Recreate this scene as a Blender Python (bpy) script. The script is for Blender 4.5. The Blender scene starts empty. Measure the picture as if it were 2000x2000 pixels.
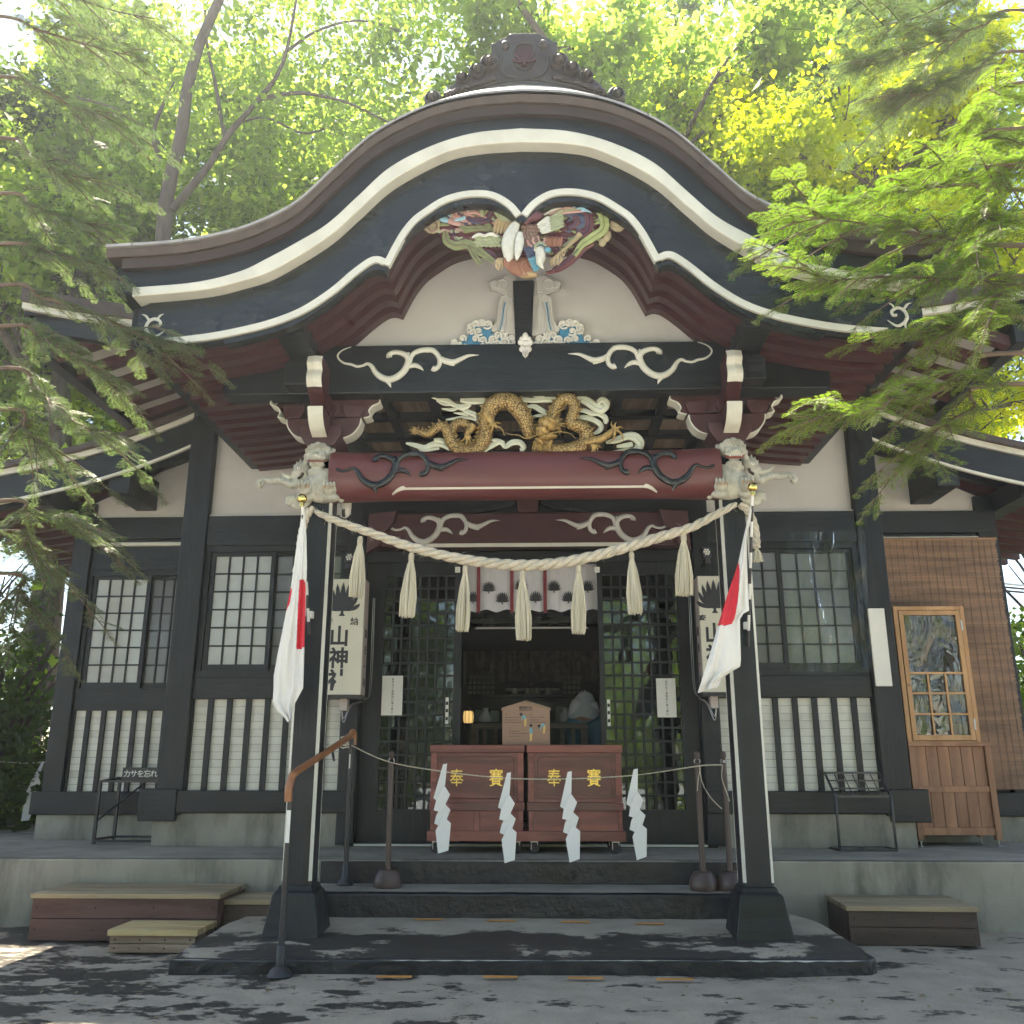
import bpy, bmesh, math, random
import numpy as np
from mathutils import Vector, Matrix, Euler, noise

random.seed(7)
np.random.seed(7)
scene = bpy.context.scene
C = scene.collection
PI = math.pi
R = math.radians

# ---------------------------------------------------------------- camera
F_PX = 1772.0                          # focal length in pixels of a 2000 px frame
PITCH = math.atan(490 / F_PX)
YAW = R(1.78)
CAM = (0.09, 0.0, 1.0)
cam_data = bpy.data.cameras.new('camera')
cam_data.sensor_width = 36.0
cam_data.lens = 36.0 * F_PX / 2000
cam_data.clip_start = 0.05
cam_data.clip_end = 500
cam = bpy.data.objects.new('camera', cam_data)
C.objects.link(cam)
cam.location = CAM
cam.rotation_euler = (PI / 2 + PITCH, 0, YAW)
scene.camera = cam

# ---------------------------------------------------------------- sky and sun
SUN_ELEV = R(66)
SUN_AZ = R(-28)                        # measured from +Y (behind the shrine) towards +X
world = bpy.data.worlds.new('World')
scene.world = world
world.use_nodes = True
wn = world.node_tree.nodes
wl = world.node_tree.links
bg = wn['Background']
sky = wn.new('ShaderNodeTexSky')
sky.sky_type = 'NISHITA'
sky.sun_disc = False
sky.sun_elevation = SUN_ELEV
sky.sun_rotation = SUN_AZ
sky.air_density = 1.0
sky.dust_density = 0.8
sky.ozone_density = 1.0
wl.new(sky.outputs['Color'], bg.inputs['Color'])
bg.inputs['Strength'].default_value = 0.085
sun_data = bpy.data.lights.new('sun', 'SUN')
sun_data.energy = 5.0
sun_data.angle = R(0.5)
sun_data.color = (1.0, 0.94, 0.84)
sun = bpy.data.objects.new('sun', sun_data)
C.objects.link(sun)
_sd = Vector((math.sin(SUN_AZ) * math.cos(SUN_ELEV), math.cos(SUN_AZ) * math.cos(SUN_ELEV), math.sin(SUN_ELEV)))
sun.rotation_euler = _sd.to_track_quat('Z', 'Y').to_euler()
sun.location = _sd * 60
scene.view_settings.view_transform = 'Standard'
scene.view_settings.look = 'None'
scene.view_settings.exposure = 2.3
scene.view_settings.use_white_balance = True          # shade on a clear day
scene.view_settings.white_balance_temperature = 7400
scene.view_settings.white_balance_tint = 8
scene.view_settings.gamma = 1.0
scene.view_settings.use_curve_mapping = False
scene.render.engine = 'CYCLES'
cy = scene.cycles
cy.use_denoising = True
cy.use_adaptive_sampling = True
cy.adaptive_threshold = 0.04
cy.max_bounces = 5
cy.diffuse_bounces = 3
cy.glossy_bounces = 3
cy.transmission_bounces = 4
cy.transparent_max_bounces = 12
cy.sample_clamp_indirect = 6
cy.caustics_reflective = False
cy.caustics_refractive = False

# ---------------------------------------------------------------- helpers
_cp, _sp, _cs, _ss = math.cos(PITCH), math.sin(PITCH), math.cos(YAW), math.sin(YAW)
def at(px, py, Y):
    """measured point of the photograph (2000 px frame) at the depth Y -> world position"""
    u = (px - 1000) / F_PX
    v = (py - 1000) / F_PX
    d = (-_ss * _cp + u * _cs - v * _ss * _sp, _cs * _cp + u * _ss + v * _cs * _sp, _sp - v * _cp)
    t = Y / d[1]
    return Vector((CAM[0] + d[0] * t, Y, CAM[2] + d[2] * t))

class G:
    """collects faces for one mesh"""
    def __init__(s):
        s.v = []; s.f = []
    def add(s, vs, fs):
        b = len(s.v)
        s.v.extend([tuple(p) for p in vs])
        s.f.extend([tuple(i + b for i in f) for f in fs])
        return s
    def box(s, x0, x1, y0, y1, z0, z1, m=None):
        p = [(x0, y0, z0), (x1, y0, z0), (x1, y1, z0), (x0, y1, z0), (x0, y0, z1), (x1, y0, z1), (x1, y1, z1), (x0, y1, z1)]
        if m is not None:
            p = [m @ Vector(q) for q in p]
        return s.add(p, [(0, 3, 2, 1), (4, 5, 6, 7), (0, 1, 5, 4), (1, 2, 6, 5), (2, 3, 7, 6), (3, 0, 4, 7)])
    def bar(s, a, b, w, h=None, up=(0, 0, 1)):
        """box from a to b with cross-section w x h"""
        h = h or w
        a = Vector(a); b = Vector(b)
        d = (b - a).normalized(); up = Vector(up)
        x = d.cross(up)
        if x.length < 1e-4:
            x = d.cross(Vector((0, 1, 0)))
        x.normalize(); z = x.cross(d).normalized()
        p = []
        for q in (a, b):
            for sx, sz in ((-1, -1), (1, -1), (1, 1), (-1, 1)):
                p.append(q + x * sx * w / 2 + z * sz * h / 2)
        return s.add(p, [(0, 1, 2, 3), (7, 6, 5, 4), (0, 4, 5, 1), (1, 5, 6, 2), (2, 6, 7, 3), (3, 7, 4, 0)])
    def prism(s, poly, y0, y1):
        """polygon of (x, z) extruded along Y"""
        n = len(poly)
        a = [(x, y0, z) for x, z in poly]; b = [(x, y1, z) for x, z in poly]
        fs = [tuple(range(n)), tuple(range(2 * n - 1, n - 1, -1))]
        fs += [(i, n + i, n + (i + 1) % n, (i + 1) % n) for i in range(n)]
        return s.add(a + b, fs)
    def band(s, top, bot, y0, y1, yb0=None):
        """closed band between two (x, z) curves of equal length, front at y0, back at y1"""
        n = len(top)
        yb0 = y0 if yb0 is None else yb0
        vs = [(x, y0, z) for x, z in top] + [(x, yb0, z) for x, z in bot] + [(x, y1, z) for x, z in top] + [(x, y1, z) for x, z in bot]
        fs = []
        for i in range(n - 1):
            fs += [(n + i, n + i + 1, i + 1, i), (2 * n + i, 2 * n + i + 1, 3 * n + i + 1, 3 * n + i),
                   (i, i + 1, 2 * n + i + 1, 2 * n + i), (n + i + 1, n + i, 3 * n + i, 3 * n + i + 1)]
        fs += [(0, 2 * n, 3 * n, n), (n - 1, 2 * n - 1, 4 * n - 1, 3 * n - 1)]
        return s.add(vs, fs)
    def tube(s, pts, r, n=8, flat=1.0, fdir=(0, 1, 0), cap=True):
        """tube along pts; r a number or list; flat scales the section along fdir"""
        pts = [Vector(p) for p in pts]
        m = len(pts)
        rs = r if isinstance(r, (list, tuple)) else [r] * m
        fd = Vector(fdir).normalized()
        prev = None; vs = []
        for i, p in enumerate(pts):
            t = (pts[min(i + 1, m - 1)] - pts[max(i - 1, 0)])
            if t.length < 1e-7:
                t = Vector((0, 0, 1))
            t.normalize()
            if prev is None:
                a = t.cross(fd)
                if a.length < 1e-3:
                    a = t.orthogonal()
            else:
                a = prev - t * prev.dot(t)
                if a.length < 1e-5:
                    a = t.orthogonal()
            a.normalize(); prev = a
            b = t.cross(a)
            for k in range(n):
                q = a * math.cos(2 * PI * k / n) * rs[i] + b * math.sin(2 * PI * k / n) * rs[i]
                if flat != 1.0:
                    q = q - fd * q.dot(fd) * (1 - flat)
                vs.append(p + q)
        fs = []
        for i in range(m - 1):
            for k in range(n):
                k2 = (k + 1) % n
                fs.append((i * n + k, i * n + k2, (i + 1) * n + k2, (i + 1) * n + k))
        if cap:
            fs.append(tuple(range(n - 1, -1, -1)))
            fs.append(tuple((m - 1) * n + k for k in range(n)))
        return s.add(vs, fs)
    def ell(s, c, r, rot=None, seg=12, rings=8):
        c = Vector(c)
        if not isinstance(r, (list, tuple)):
            r = (r, r, r)
        m = rot.to_matrix() if isinstance(rot, Euler) else (Euler(rot).to_matrix() if rot is not None else Matrix.Identity(3))
        vs = [c + m @ Vector((0, 0, r[2]))]
        for i in range(1, rings):
            a = PI * i / rings
            for k in range(seg):
                b = 2 * PI * k / seg
                vs.append(c + m @ Vector((r[0] * math.sin(a) * math.cos(b), r[1] * math.sin(a) * math.sin(b), r[2] * math.cos(a))))
        vs.append(c + m @ Vector((0, 0, -r[2])))
        fs = [(0, 1 + k, 1 + (k + 1) % seg) for k in range(seg)]
        for i in range(rings - 2):
            for k in range(seg):
                a = 1 + i * seg + k; b = 1 + i * seg + (k + 1) % seg
                fs.append((a, a + seg, b + seg, b))
        l = len(vs) - 1; o = 1 + (rings - 2) * seg
        fs += [(l, o + (k + 1) % seg, o + k) for k in range(seg)]
        return s.add(vs, fs)
    def lathe(s, prof, c=(0, 0, 0), n=20):
        vs = []; fs = []
        for r, z in prof:
            for k in range(n):
                a = 2 * PI * k / n
                vs.append((c[0] + r * math.cos(a), c[1] + r * math.sin(a), c[2] + z))
        m = len(prof)
        for i in range(m - 1):
            for k in range(n):
                k2 = (k + 1) % n
                fs.append((i * n + k, i * n + k2, (i + 1) * n + k2, (i + 1) * n + k))
        fs.append(tuple(range(n - 1, -1, -1)))
        fs.append(tuple((m - 1) * n + k for k in range(n)))
        return s.add(vs, fs)
    def grid(s, rows):
        """rows of points -> open sheet"""
        n = len(rows[0]); m = len(rows)
        vs = [p for r in rows for p in r]
        fs = [(i * n + k, i * n + k + 1, (i + 1) * n + k + 1, (i + 1) * n + k) for i in range(m - 1) for k in range(n - 1)]
        return s.add(vs, fs)
    def shifted(s, d):
        d = Vector(d)
        s.v = [tuple(Vector(p) + d) for p in s.v]
        return s
    def xf(s, m):
        s.v = [tuple(m @ Vector(p)) for p in s.v]
        return s
    def mesh(s, name, mat=None, smooth=None):
        me = bpy.data.meshes.new(name)
        me.from_pydata(s.v, [], s.f)
        bm = bmesh.new(); bm.from_mesh(me)
        bmesh.ops.recalc_face_normals(bm, faces=bm.faces)
        bm.to_mesh(me); bm.free()
        if mat is not None:
            me.materials.append(mat)
        if smooth:
            me.polygons.foreach_set('use_smooth', [True] * len(me.polygons))
            me.set_sharp_from_angle(angle=R(smooth if smooth is not True else 45))
        return me

def link(o, parent=None):
    C.objects.link(o)
    if parent is not None:
        o.parent = parent
        o.matrix_parent_inverse = parent.matrix_basis.inverted()
    return o
def obj(name, g, mat, parent=None, smooth=None, bevel=0, label=None, kind=None):
    me = g.mesh(name, mat, smooth) if isinstance(g, G) else g
    o = bpy.data.objects.new(name, me)
    link(o, parent)
    if bevel:
        md = o.modifiers.new('bevel', 'BEVEL')
        md.width = bevel; md.segments = 2; md.limit_method = 'ANGLE'; md.angle_limit = R(40)
        md.harden_normals = False
    if label:
        o['label'] = label
    if kind:
        o['kind'] = kind
    return o
def tag(o, label, cat, group=None):
    o['label'] = label; o['category'] = cat
    if group:
        o['group'] = group
    return o
def thing(name, label, cat, loc=(0, 0, 0), group=None):
    o = bpy.data.objects.new(name, None)
    o.empty_display_size = 0.1
    C.objects.link(o)
    o.location = loc
    return tag(o, label, cat, group)
def struct(name, g, mat, parent=None, smooth=None, bevel=0):
    o = obj(name, g, mat, parent, smooth, bevel)
    if parent is None:
        o['kind'] = 'structure'
    return o
def inst(name, me, loc, parent=None, rot=(0, 0, 0), sc=(1, 1, 1)):
    """an object at loc that shares the mesh me"""
    o = bpy.data.objects.new(name, me)
    C.objects.link(o)
    if parent is not None:
        o.parent = parent
        o.matrix_parent_inverse = parent.matrix_basis.inverted()
    o.location = loc; o.rotation_euler = rot; o.scale = sc
    return o
def spline(pts, n=8, closed=False):
    """Catmull-Rom through 2-D or 3-D points"""
    P = [Vector(p) for p in pts]
    out = []
    m = len(P)
    for i in range(m - 1):
        p0 = P[i - 1] if i > 0 else P[0] * 2 - P[1]
        p1, p2 = P[i], P[i + 1]
        p3 = P[i + 2] if i + 2 < m else P[-1] * 2 - P[-2]
        for k in range(n):
            t = k / n
            out.append(0.5 * ((2 * p1) + (p2 - p0) * t + (2 * p0 - 5 * p1 + 4 * p2 - p3) * t * t + (3 * p1 - p0 - 3 * p2 + p3) * t ** 3))
    out.append(P[-1])
    return out
def lerp(a, b, t):
    return a + (b - a) * t
def interp(x, xs, ys):
    return float(np.interp(x, xs, ys))

# ---------------------------------------------------------------- materials
def nodes(name):
    m = bpy.data.materials.new(name)
    m.use_nodes = True
    nt = m.node_tree
    b = nt.nodes['Principled BSDF']
    return m, nt, b
def M(name, col, rough=0.6, spec=0.5, metal=0.0, var=0.12, vscale=6.0, bump=0.15, bscale=40.0, stretch=(1, 1, 1), coat=0.0,
      dirt=None, dscale=2.0, damt=0.5, dstretch=None, rvar=0.1, bdist=0.004, trans=0.0):
    """procedural painted, stone, wood or cloth surface with uneven colour and fine relief"""
    m, nt, b = nodes(name)
    N = nt.nodes; L = nt.links
    tc = N.new('ShaderNodeTexCoord')
    oi = N.new('ShaderNodeObjectInfo')
    mp = N.new('ShaderNodeMapping')
    mp.inputs['Scale'].default_value = stretch
    addv = N.new('ShaderNodeVectorMath'); addv.operation = 'ADD'
    rv = N.new('ShaderNodeVectorMath'); rv.operation = 'SCALE'; rv.inputs[0].default_value = (13.1, 7.7, 5.3)
    L.new(oi.outputs['Random'], rv.inputs['Scale'])
    L.new(tc.outputs['Object'], addv.inputs[0]); L.new(rv.outputs[0], addv.inputs[1])
    L.new(addv.outputs[0], mp.inputs['Vector'])
    n1 = N.new('ShaderNodeTexNoise'); n1.inputs['Scale'].default_value = vscale; n1.inputs['Detail'].default_value = 4
    L.new(mp.outputs[0], n1.inputs['Vector'])
    ramp = N.new('ShaderNodeValToRGB')
    c = Vector(col[:3])
    ramp.color_ramp.elements[0].position = 0.3; ramp.color_ramp.elements[1].position = 0.7
    ramp.color_ramp.elements[0].color = (*(c * (1 - var)), 1)
    ramp.color_ramp.elements[1].color = (*(c * (1 + var)), 1)
    L.new(n1.outputs['Fac'], ramp.inputs['Fac'])
    out = ramp.outputs['Color']
    if dirt is not None:
        n3 = N.new('ShaderNodeTexNoise'); n3.inputs['Scale'].default_value = dscale; n3.inputs['Detail'].default_value = 7; n3.inputs['Roughness'].default_value = 0.65
        if dstretch:
            mp3 = N.new('ShaderNodeMapping'); mp3.inputs['Scale'].default_value = dstretch
            L.new(addv.outputs[0], mp3.inputs['Vector']); L.new(mp3.outputs[0], n3.inputs['Vector'])
        else:
            L.new(addv.outputs[0], n3.inputs['Vector'])
        r3 = N.new('ShaderNodeValToRGB')
        r3.color_ramp.elements[0].position = 0.48; r3.color_ramp.elements[1].position = 0.68
        r3.color_ramp.elements[1].color = (damt, damt, damt, 1)
        L.new(n3.outputs['Fac'], r3.inputs['Fac'])
        mx = N.new('ShaderNodeMixRGB')
        L.new(r3.outputs['Color'], mx.inputs['Fac']); L.new(out, mx.inputs['Color1'])
        mx.inputs['Color2'].default_value = (*dirt, 1)
        out = mx.outputs['Color']
    L.new(out, b.inputs['Base Color'])
    rr = N.new('ShaderNodeMapRange')
    rr.inputs['To Min'].default_value = max(0.03, rough - rvar); rr.inputs['To Max'].default_value = min(1, rough + rvar)
    L.new(n1.outputs['Fac'], rr.inputs['Value']); L.new(rr.outputs[0], b.inputs['Roughness'])
    b.inputs['Metallic'].default_value = metal
    b.inputs['Specular IOR Level'].default_value = spec
    if coat:
        b.inputs['Coat Weight'].default_value = coat; b.inputs['Coat Roughness'].default_value = 0.25
    if trans:
        b.inputs['Transmission Weight'].default_value = trans
    if bump:
        n2 = N.new('ShaderNodeTexNoise'); n2.inputs['Scale'].default_value = bscale; n2.inputs['Detail'].default_value = 5
        L.new(mp.outputs[0], n2.inputs['Vector'])
        bp = N.new('ShaderNodeBump'); bp.inputs['Strength'].default_value = bump; bp.inputs['Distance'].default_value = bdist
        L.new(n2.outputs['Fac'], bp.inputs['Height']); L.new(bp.outputs[0], b.inputs['Normal'])
    return m
def wood(name, c1, c2, rough=0.5, axis='x', scale=3.0, bump=0.2, dist=4.0, coat=0.0, fine=True):
    """planed timber with long grain along one axis"""
    m, nt, b = nodes(name)
    N = nt.nodes; L = nt.links
    tc = N.new('ShaderNodeTexCoord'); oi = N.new('ShaderNodeObjectInfo')
    rv = N.new('ShaderNodeVectorMath'); rv.operation = 'SCALE'; rv.inputs[0].default_value = (3.1, 7.7, 5.3)
    addv = N.new('ShaderNodeVectorMath'); addv.operation = 'ADD'
    L.new(oi.outputs['Random'], rv.inputs['Scale']); L.new(tc.outputs['Object'], addv.inputs[0]); L.new(rv.outputs[0], addv.inputs[1])
    mp = N.new('ShaderNodeMapping')
    k = 0.12
    mp.inputs['Scale'].default_value = {'x': (k, 1, 1), 'y': (1, k, 1), 'z': (1, 1, k)}[axis]
    L.new(addv.outputs[0], mp.inputs['Vector'])
    n0 = N.new('ShaderNodeTexNoise'); n0.inputs['Scale'].default_value = scale; n0.inputs['Detail'].default_value = 2
    L.new(mp.outputs[0], n0.inputs['Vector'])
    mul = N.new('ShaderNodeMath'); mul.operation = 'MULTIPLY'; mul.inputs[1].default_value = dist * 9
    sn = N.new('ShaderNodeMath'); sn.operation = 'SINE'
    L.new(n0.outputs['Fac'], mul.inputs[0]); L.new(mul.outputs[0], sn.inputs[0])
    n1 = N.new('ShaderNodeTexNoise'); n1.inputs['Scale'].default_value = scale * 30; n1.inputs['Detail'].default_value = 3
    L.new(mp.outputs[0], n1.inputs['Vector'])
    ad = N.new('ShaderNodeMath'); ad.operation = 'MULTIPLY_ADD'; ad.inputs[1].default_value = 0.28; 
    L.new(sn.outputs[0], ad.inputs[0]); L.new(n1.outputs['Fac'], ad.inputs[2])
    ramp = N.new('ShaderNodeValToRGB')
    ramp.color_ramp.elements[0].position = 0.25; ramp.color_ramp.elements[1].position = 0.75
    ramp.color_ramp.elements[0].color = (*c1, 1); ramp.color_ramp.elements[1].color = (*c2, 1)
    L.new(ad.outputs[0], ramp.inputs['Fac'])
    hsv = N.new('ShaderNodeHueSaturation')
    mr = N.new('ShaderNodeMapRange'); mr.inputs['To Min'].default_value = 0.85; mr.inputs['To Max'].default_value = 1.15
    L.new(oi.outputs['Random'], mr.inputs['Value']); L.new(mr.outputs[0], hsv.inputs['Value'])
    L.new(ramp.outputs['Color'], hsv.inputs['Color'])
    L.new(hsv.outputs['Color'], b.inputs['Base Color'])
    b.inputs['Roughness'].default_value = rough
    if coat:
        b.inputs['Coat Weight'].default_value = coat; b.inputs['Coat Roughness'].default_value = 0.2
    bp = N.new('ShaderNodeBump'); bp.inputs['Strength'].default_value = bump; bp.inputs['Distance'].default_value = 0.003
    L.new(ad.outputs[0], bp.inputs['Height']); L.new(bp.outputs[0], b.inputs['Normal'])
    return m

MAT = {}
MAT['black'] = M('black_lacquer_wood', (0.0095, 0.0132, 0.0175), rough=0.42, spec=0.35, var=0.45, vscale=9, bump=0.55, bscale=45, stretch=(0.12, 1, 1), rvar=0.16, dirt=(0.03, 0.033, 0.036), damt=0.35, dscale=4)
MAT['black_v'] = M('black_lacquer_post', (0.0095, 0.0132, 0.0175), rough=0.44, spec=0.35, var=0.45, vscale=10, bump=0.55, bscale=50, stretch=(1, 1, 0.1), rvar=0.16, dirt=(0.03, 0.033, 0.036), damt=0.35, dscale=4)
MAT['black_gloss'] = M('black_gloss_gable', (0.0105, 0.0135, 0.016), rough=0.24, var=0.4, vscale=5, bump=0.7, bscale=30, stretch=(0.6, 1, 1), rvar=0.12, bdist=0.008)
MAT['maroon'] = M('maroon_paint', (0.060, 0.019, 0.022), rough=0.45, var=0.15, bump=0.12, bscale=40)
MAT['red'] = M('red_lacquer', (0.110, 0.028, 0.029), rough=0.42, var=0.12, bump=0.15, bscale=30, stretch=(0.3, 1, 1), dirt=(0.12, 0.045, 0.045), damt=0.5)
MAT['cream'] = M('cream_paint', (0.62, 0.61, 0.53), rough=0.5, var=0.06, bump=0.12, bscale=30, dirt=(0.42, 0.40, 0.34), damt=0.35, dscale=5)
MAT['plaster'] = M('white_plaster', (0.53, 0.515, 0.495), rough=0.8, var=0.06, vscale=2, bump=0.15, bscale=60, dirt=(0.41, 0.38, 0.355), damt=0.45, dscale=2.2)
MAT['plank'] = M('cream_board', (0.70, 0.70, 0.635), rough=0.65, var=0.07, vscale=3, bump=0.2, bscale=30, stretch=(0.3, 1, 1), dirt=(0.35, 0.34, 0.3), damt=0.4, dscale=3)
MAT['concrete'] = M('concrete', (0.29, 0.275, 0.235), rough=0.85, spec=0.2, var=0.16, vscale=3.5, bump=0.5, bscale=80, dirt=(0.10, 0.098, 0.085), damt=0.75, dscale=3.0, dstretch=(1.6, 1, 0.45))
MAT['deckcon'] = M('deck_screed', (0.30, 0.272, 0.228), rough=0.85, spec=0.15, var=0.14, vscale=3.5, bump=0.5, bscale=110, dirt=(0.15, 0.138, 0.116), damt=0.7, dscale=2.2)
MAT['stepblack'] = M('black_painted_riser', (0.014, 0.0145, 0.018), rough=0.38, var=0.3, vscale=3, bump=0.9, bscale=14, bdist=0.02, dirt=(0.05, 0.05, 0.055), damt=0.4, dscale=5, rvar=0.2)
MAT['white'] = M('white_paint', (0.74, 0.73, 0.68), rough=0.55, var=0.05, bump=0.15, bscale=40)
MAT['grey_carve'] = M('grey_carving', (0.52, 0.51, 0.48), rough=0.6, var=0.12, vscale=12, bump=0.25, bscale=60)
MAT['roofmetal'] = M('copper_roof_sheet', (0.14, 0.105, 0.095), rough=0.42, metal=0.35, var=0.2, vscale=4, bump=0.25, bscale=18, dirt=(0.10, 0.13, 0.12), damt=0.5)
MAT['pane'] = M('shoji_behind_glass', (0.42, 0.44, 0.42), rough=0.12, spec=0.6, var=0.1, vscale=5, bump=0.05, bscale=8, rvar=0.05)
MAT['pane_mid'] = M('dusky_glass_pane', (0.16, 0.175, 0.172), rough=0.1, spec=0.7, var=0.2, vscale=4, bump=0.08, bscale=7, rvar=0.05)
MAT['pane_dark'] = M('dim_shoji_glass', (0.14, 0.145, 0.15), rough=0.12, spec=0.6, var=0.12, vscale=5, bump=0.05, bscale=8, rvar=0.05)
def glass_mat(name, tint, clear, rough=0.02, bump=0.15, bscale=6.0):
    """window glass: partly clear, partly mirror by angle, slightly wavy"""
    m, nt, b = nodes(name)
    N = nt.nodes; L = nt.links
    N.remove(b)
    tr = N.new('ShaderNodeBsdfTransparent'); tr.inputs['Color'].default_value = (*tint, 1)
    gl = N.new('ShaderNodeBsdfGlossy'); gl.inputs['Roughness'].default_value = rough
    gl.inputs['Color'].default_value = (0.95, 0.97, 1, 1)
    fr = N.new('ShaderNodeFresnel'); fr.inputs['IOR'].default_value = 1.5
    ad = N.new('ShaderNodeMath'); ad.operation = 'ADD'; ad.use_clamp = True; ad.inputs[1].default_value = clear
    mx = N.new('ShaderNodeMixShader')
    tc = N.new('ShaderNodeTexCoord'); n2 = N.new('ShaderNodeTexNoise'); n2.inputs['Scale'].default_value = bscale; n2.inputs['Detail'].default_value = 2
    oi = N.new('ShaderNodeObjectInfo'); av = N.new('ShaderNodeVectorMath'); av.operation = 'ADD'
    L.new(tc.outputs['Object'], av.inputs[0]); L.new(oi.outputs['Location'], av.inputs[1]); L.new(av.outputs[0], n2.inputs['Vector'])
    bp = N.new('ShaderNodeBump'); bp.inputs['Strength'].default_value = bump; bp.inputs['Distance'].default_value = 0.02
    L.new(n2.outputs['Fac'], bp.inputs['Height']); L.new(bp.outputs[0], gl.inputs['Normal'])
    L.new(fr.outputs[0], ad.inputs[0]); L.new(ad.outputs[0], mx.inputs['Fac'])
    L.new(tr.outputs[0], mx.inputs[1]); L.new(gl.outputs[0], mx.inputs[2])
    L.new(mx.outputs[0], N['Material Output'].inputs['Surface'])
    return m
MAT['glass'] = glass_mat('door_glass', (0.55, 0.66, 0.68), 0.025)
# ================================================================ THE SETTING
def ground_mat(front_damp=False):
    """worn asphalt with damp stains of their own shape"""
    m, nt, b = nodes('asphalt_ground')
    N = nt.nodes; L = nt.links
    tc = N.new('ShaderNodeTexCoord')
    mp = N.new('ShaderNodeMapping'); mp.inputs['Scale'].default_value = (1, 1.6, 1); mp.inputs['Rotation'].default_value = (0, 0, R(18))
    L.new(tc.outputs['Object'], mp.inputs['Vector'])
    big = N.new('ShaderNodeTexNoise'); big.inputs['Scale'].default_value = 2.9; big.inputs['Detail'].default_value = 12; big.inputs['Roughness'].default_value = 0.70
    L.new(mp.outputs[0], big.inputs['Vector'])
    # more damp towards the left, where the trees drip
    sx = N.new('ShaderNodeSeparateXYZ'); L.new(tc.outputs['Object'], sx.inputs[0])
    mr = N.new('ShaderNodeMapRange'); mr.inputs['From Min'].default_value = -2.2; mr.inputs['From Max'].default_value = 0.3
    mr.inputs['To Min'].default_value = 0.10; mr.inputs['To Max'].default_value = 0.0
    L.new(sx.outputs['X'], mr.inputs['Value'])
    sm = N.new('ShaderNodeMath'); sm.operation = 'ADD'; L.new(big.outputs['Fac'], sm.inputs[0]); L.new(mr.outputs[0], sm.inputs[1])
    if front_damp:          # splashed front half of the plinth
        mr.inputs['From Min'].default_value = 5.25; mr.inputs['From Max'].default_value = 5.55; mr.inputs['To Min'].default_value = 0.16; mr.inputs['To Max'].default_value = -0.04
        L.new(sx.outputs['Y'], mr.inputs['Value'])
    wet = N.new('ShaderNodeValToRGB'); wet.color_ramp.elements[0].position = 0.565; wet.color_ramp.elements[1].position = 0.60
    L.new(sm.outputs[0], wet.inputs['Fac'])
    fine = N.new('ShaderNodeTexNoise'); fine.inputs['Scale'].default_value = 85; fine.inputs['Detail'].default_value = 8; fine.inputs['Roughness'].default_value = 0.75
    L.new(tc.outputs['Object'], fine.inputs['Vector'])
    med = N.new('ShaderNodeTexNoise'); med.inputs['Scale'].default_value = 5; med.inputs['Detail'].default_value = 6
    L.new(tc.outputs['Object'], med.inputs['Vector'])
    dry = N.new('ShaderNodeValToRGB'); dry.color_ramp.elements[0].color = (0.09, 0.078, 0.062, 1); dry.color_ramp.elements[1].color = (0.58, 0.50, 0.395, 1)
    mm = N.new('ShaderNodeMath'); mm.operation = 'MULTIPLY_ADD'; mm.inputs[1].default_value = 0.55
    L.new(fine.outputs['Fac'], mm.inputs[0])
    mh = N.new('ShaderNodeMath'); mh.operation = 'MULTIPLY'; mh.inputs[1].default_value = 0.5; L.new(med.outputs['Fac'], mh.inputs[0])
    L.new(mh.outputs[0], mm.inputs[2]); L.new(mm.outputs[0], dry.inputs['Fac'])
    mx = N.new('ShaderNodeMixRGB'); L.new(wet.outputs['Color'], mx.inputs['Fac']); L.new(dry.outputs['Color'], mx.inputs['Color1'])
    mx.inputs['Color2'].default_value = (0.050, 0.045, 0.040, 1)
    b.inputs['Specular IOR Level'].default_value = 0.2
    L.new(mx.outputs[0], b.inputs['Base Color'])
    rr = N.new('ShaderNodeMapRange'); rr.inputs['To Min'].default_value = 0.9; rr.inputs['To Max'].default_value = 0.5
    L.new(wet.outputs['Color'], rr.inputs['Value']); L.new(rr.outputs[0], b.inputs['Roughness'])
    bp = N.new('ShaderNodeBump'); bp.inputs['Strength'].default_value = 0.9; bp.inputs['Distance'].default_value = 0.012
    L.new(mm.outputs[0], bp.inputs['Height']); L.new(bp.outputs[0], b.inputs['Normal'])
    return m
MAT['asphalt'] = ground_mat()
MAT['asphalt_plinth'] = ground_mat(True)
g = G()
xs = [-90, -40, -20, -10] + [x * 0.25 for x in range(-24, 25)] + [10, 20, 40, 90]
ys = [-90, -40, -15, -5] + [y * 0.25 for y in range(4, 28)] + [8, 10, 14, 20, 40, 90]
g.grid([[(x, y, 0.012 * noise.noise(Vector((x * 1.3, y * 1.3, 2))) - 0.008 if (abs(x) < 6 and 1 < y < 7) else -0.01) for x in xs] for y in ys])
struct('ground', g, MAT['asphalt'], smooth=True)

MAT['bounce_gravel'] = M('pale_bounce_gravel', (0.40, 0.41, 0.43), rough=0.9, var=0.25, vscale=60, bump=0.8, bscale=90, bdist=0.02)
struct('bounce_forecourt', G().box(-16, 16, -16, 1.2, -0.02, 0.012), MAT['bounce_gravel'])  # unseen pale sheet added to bounce sunlight onto the facade
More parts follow.
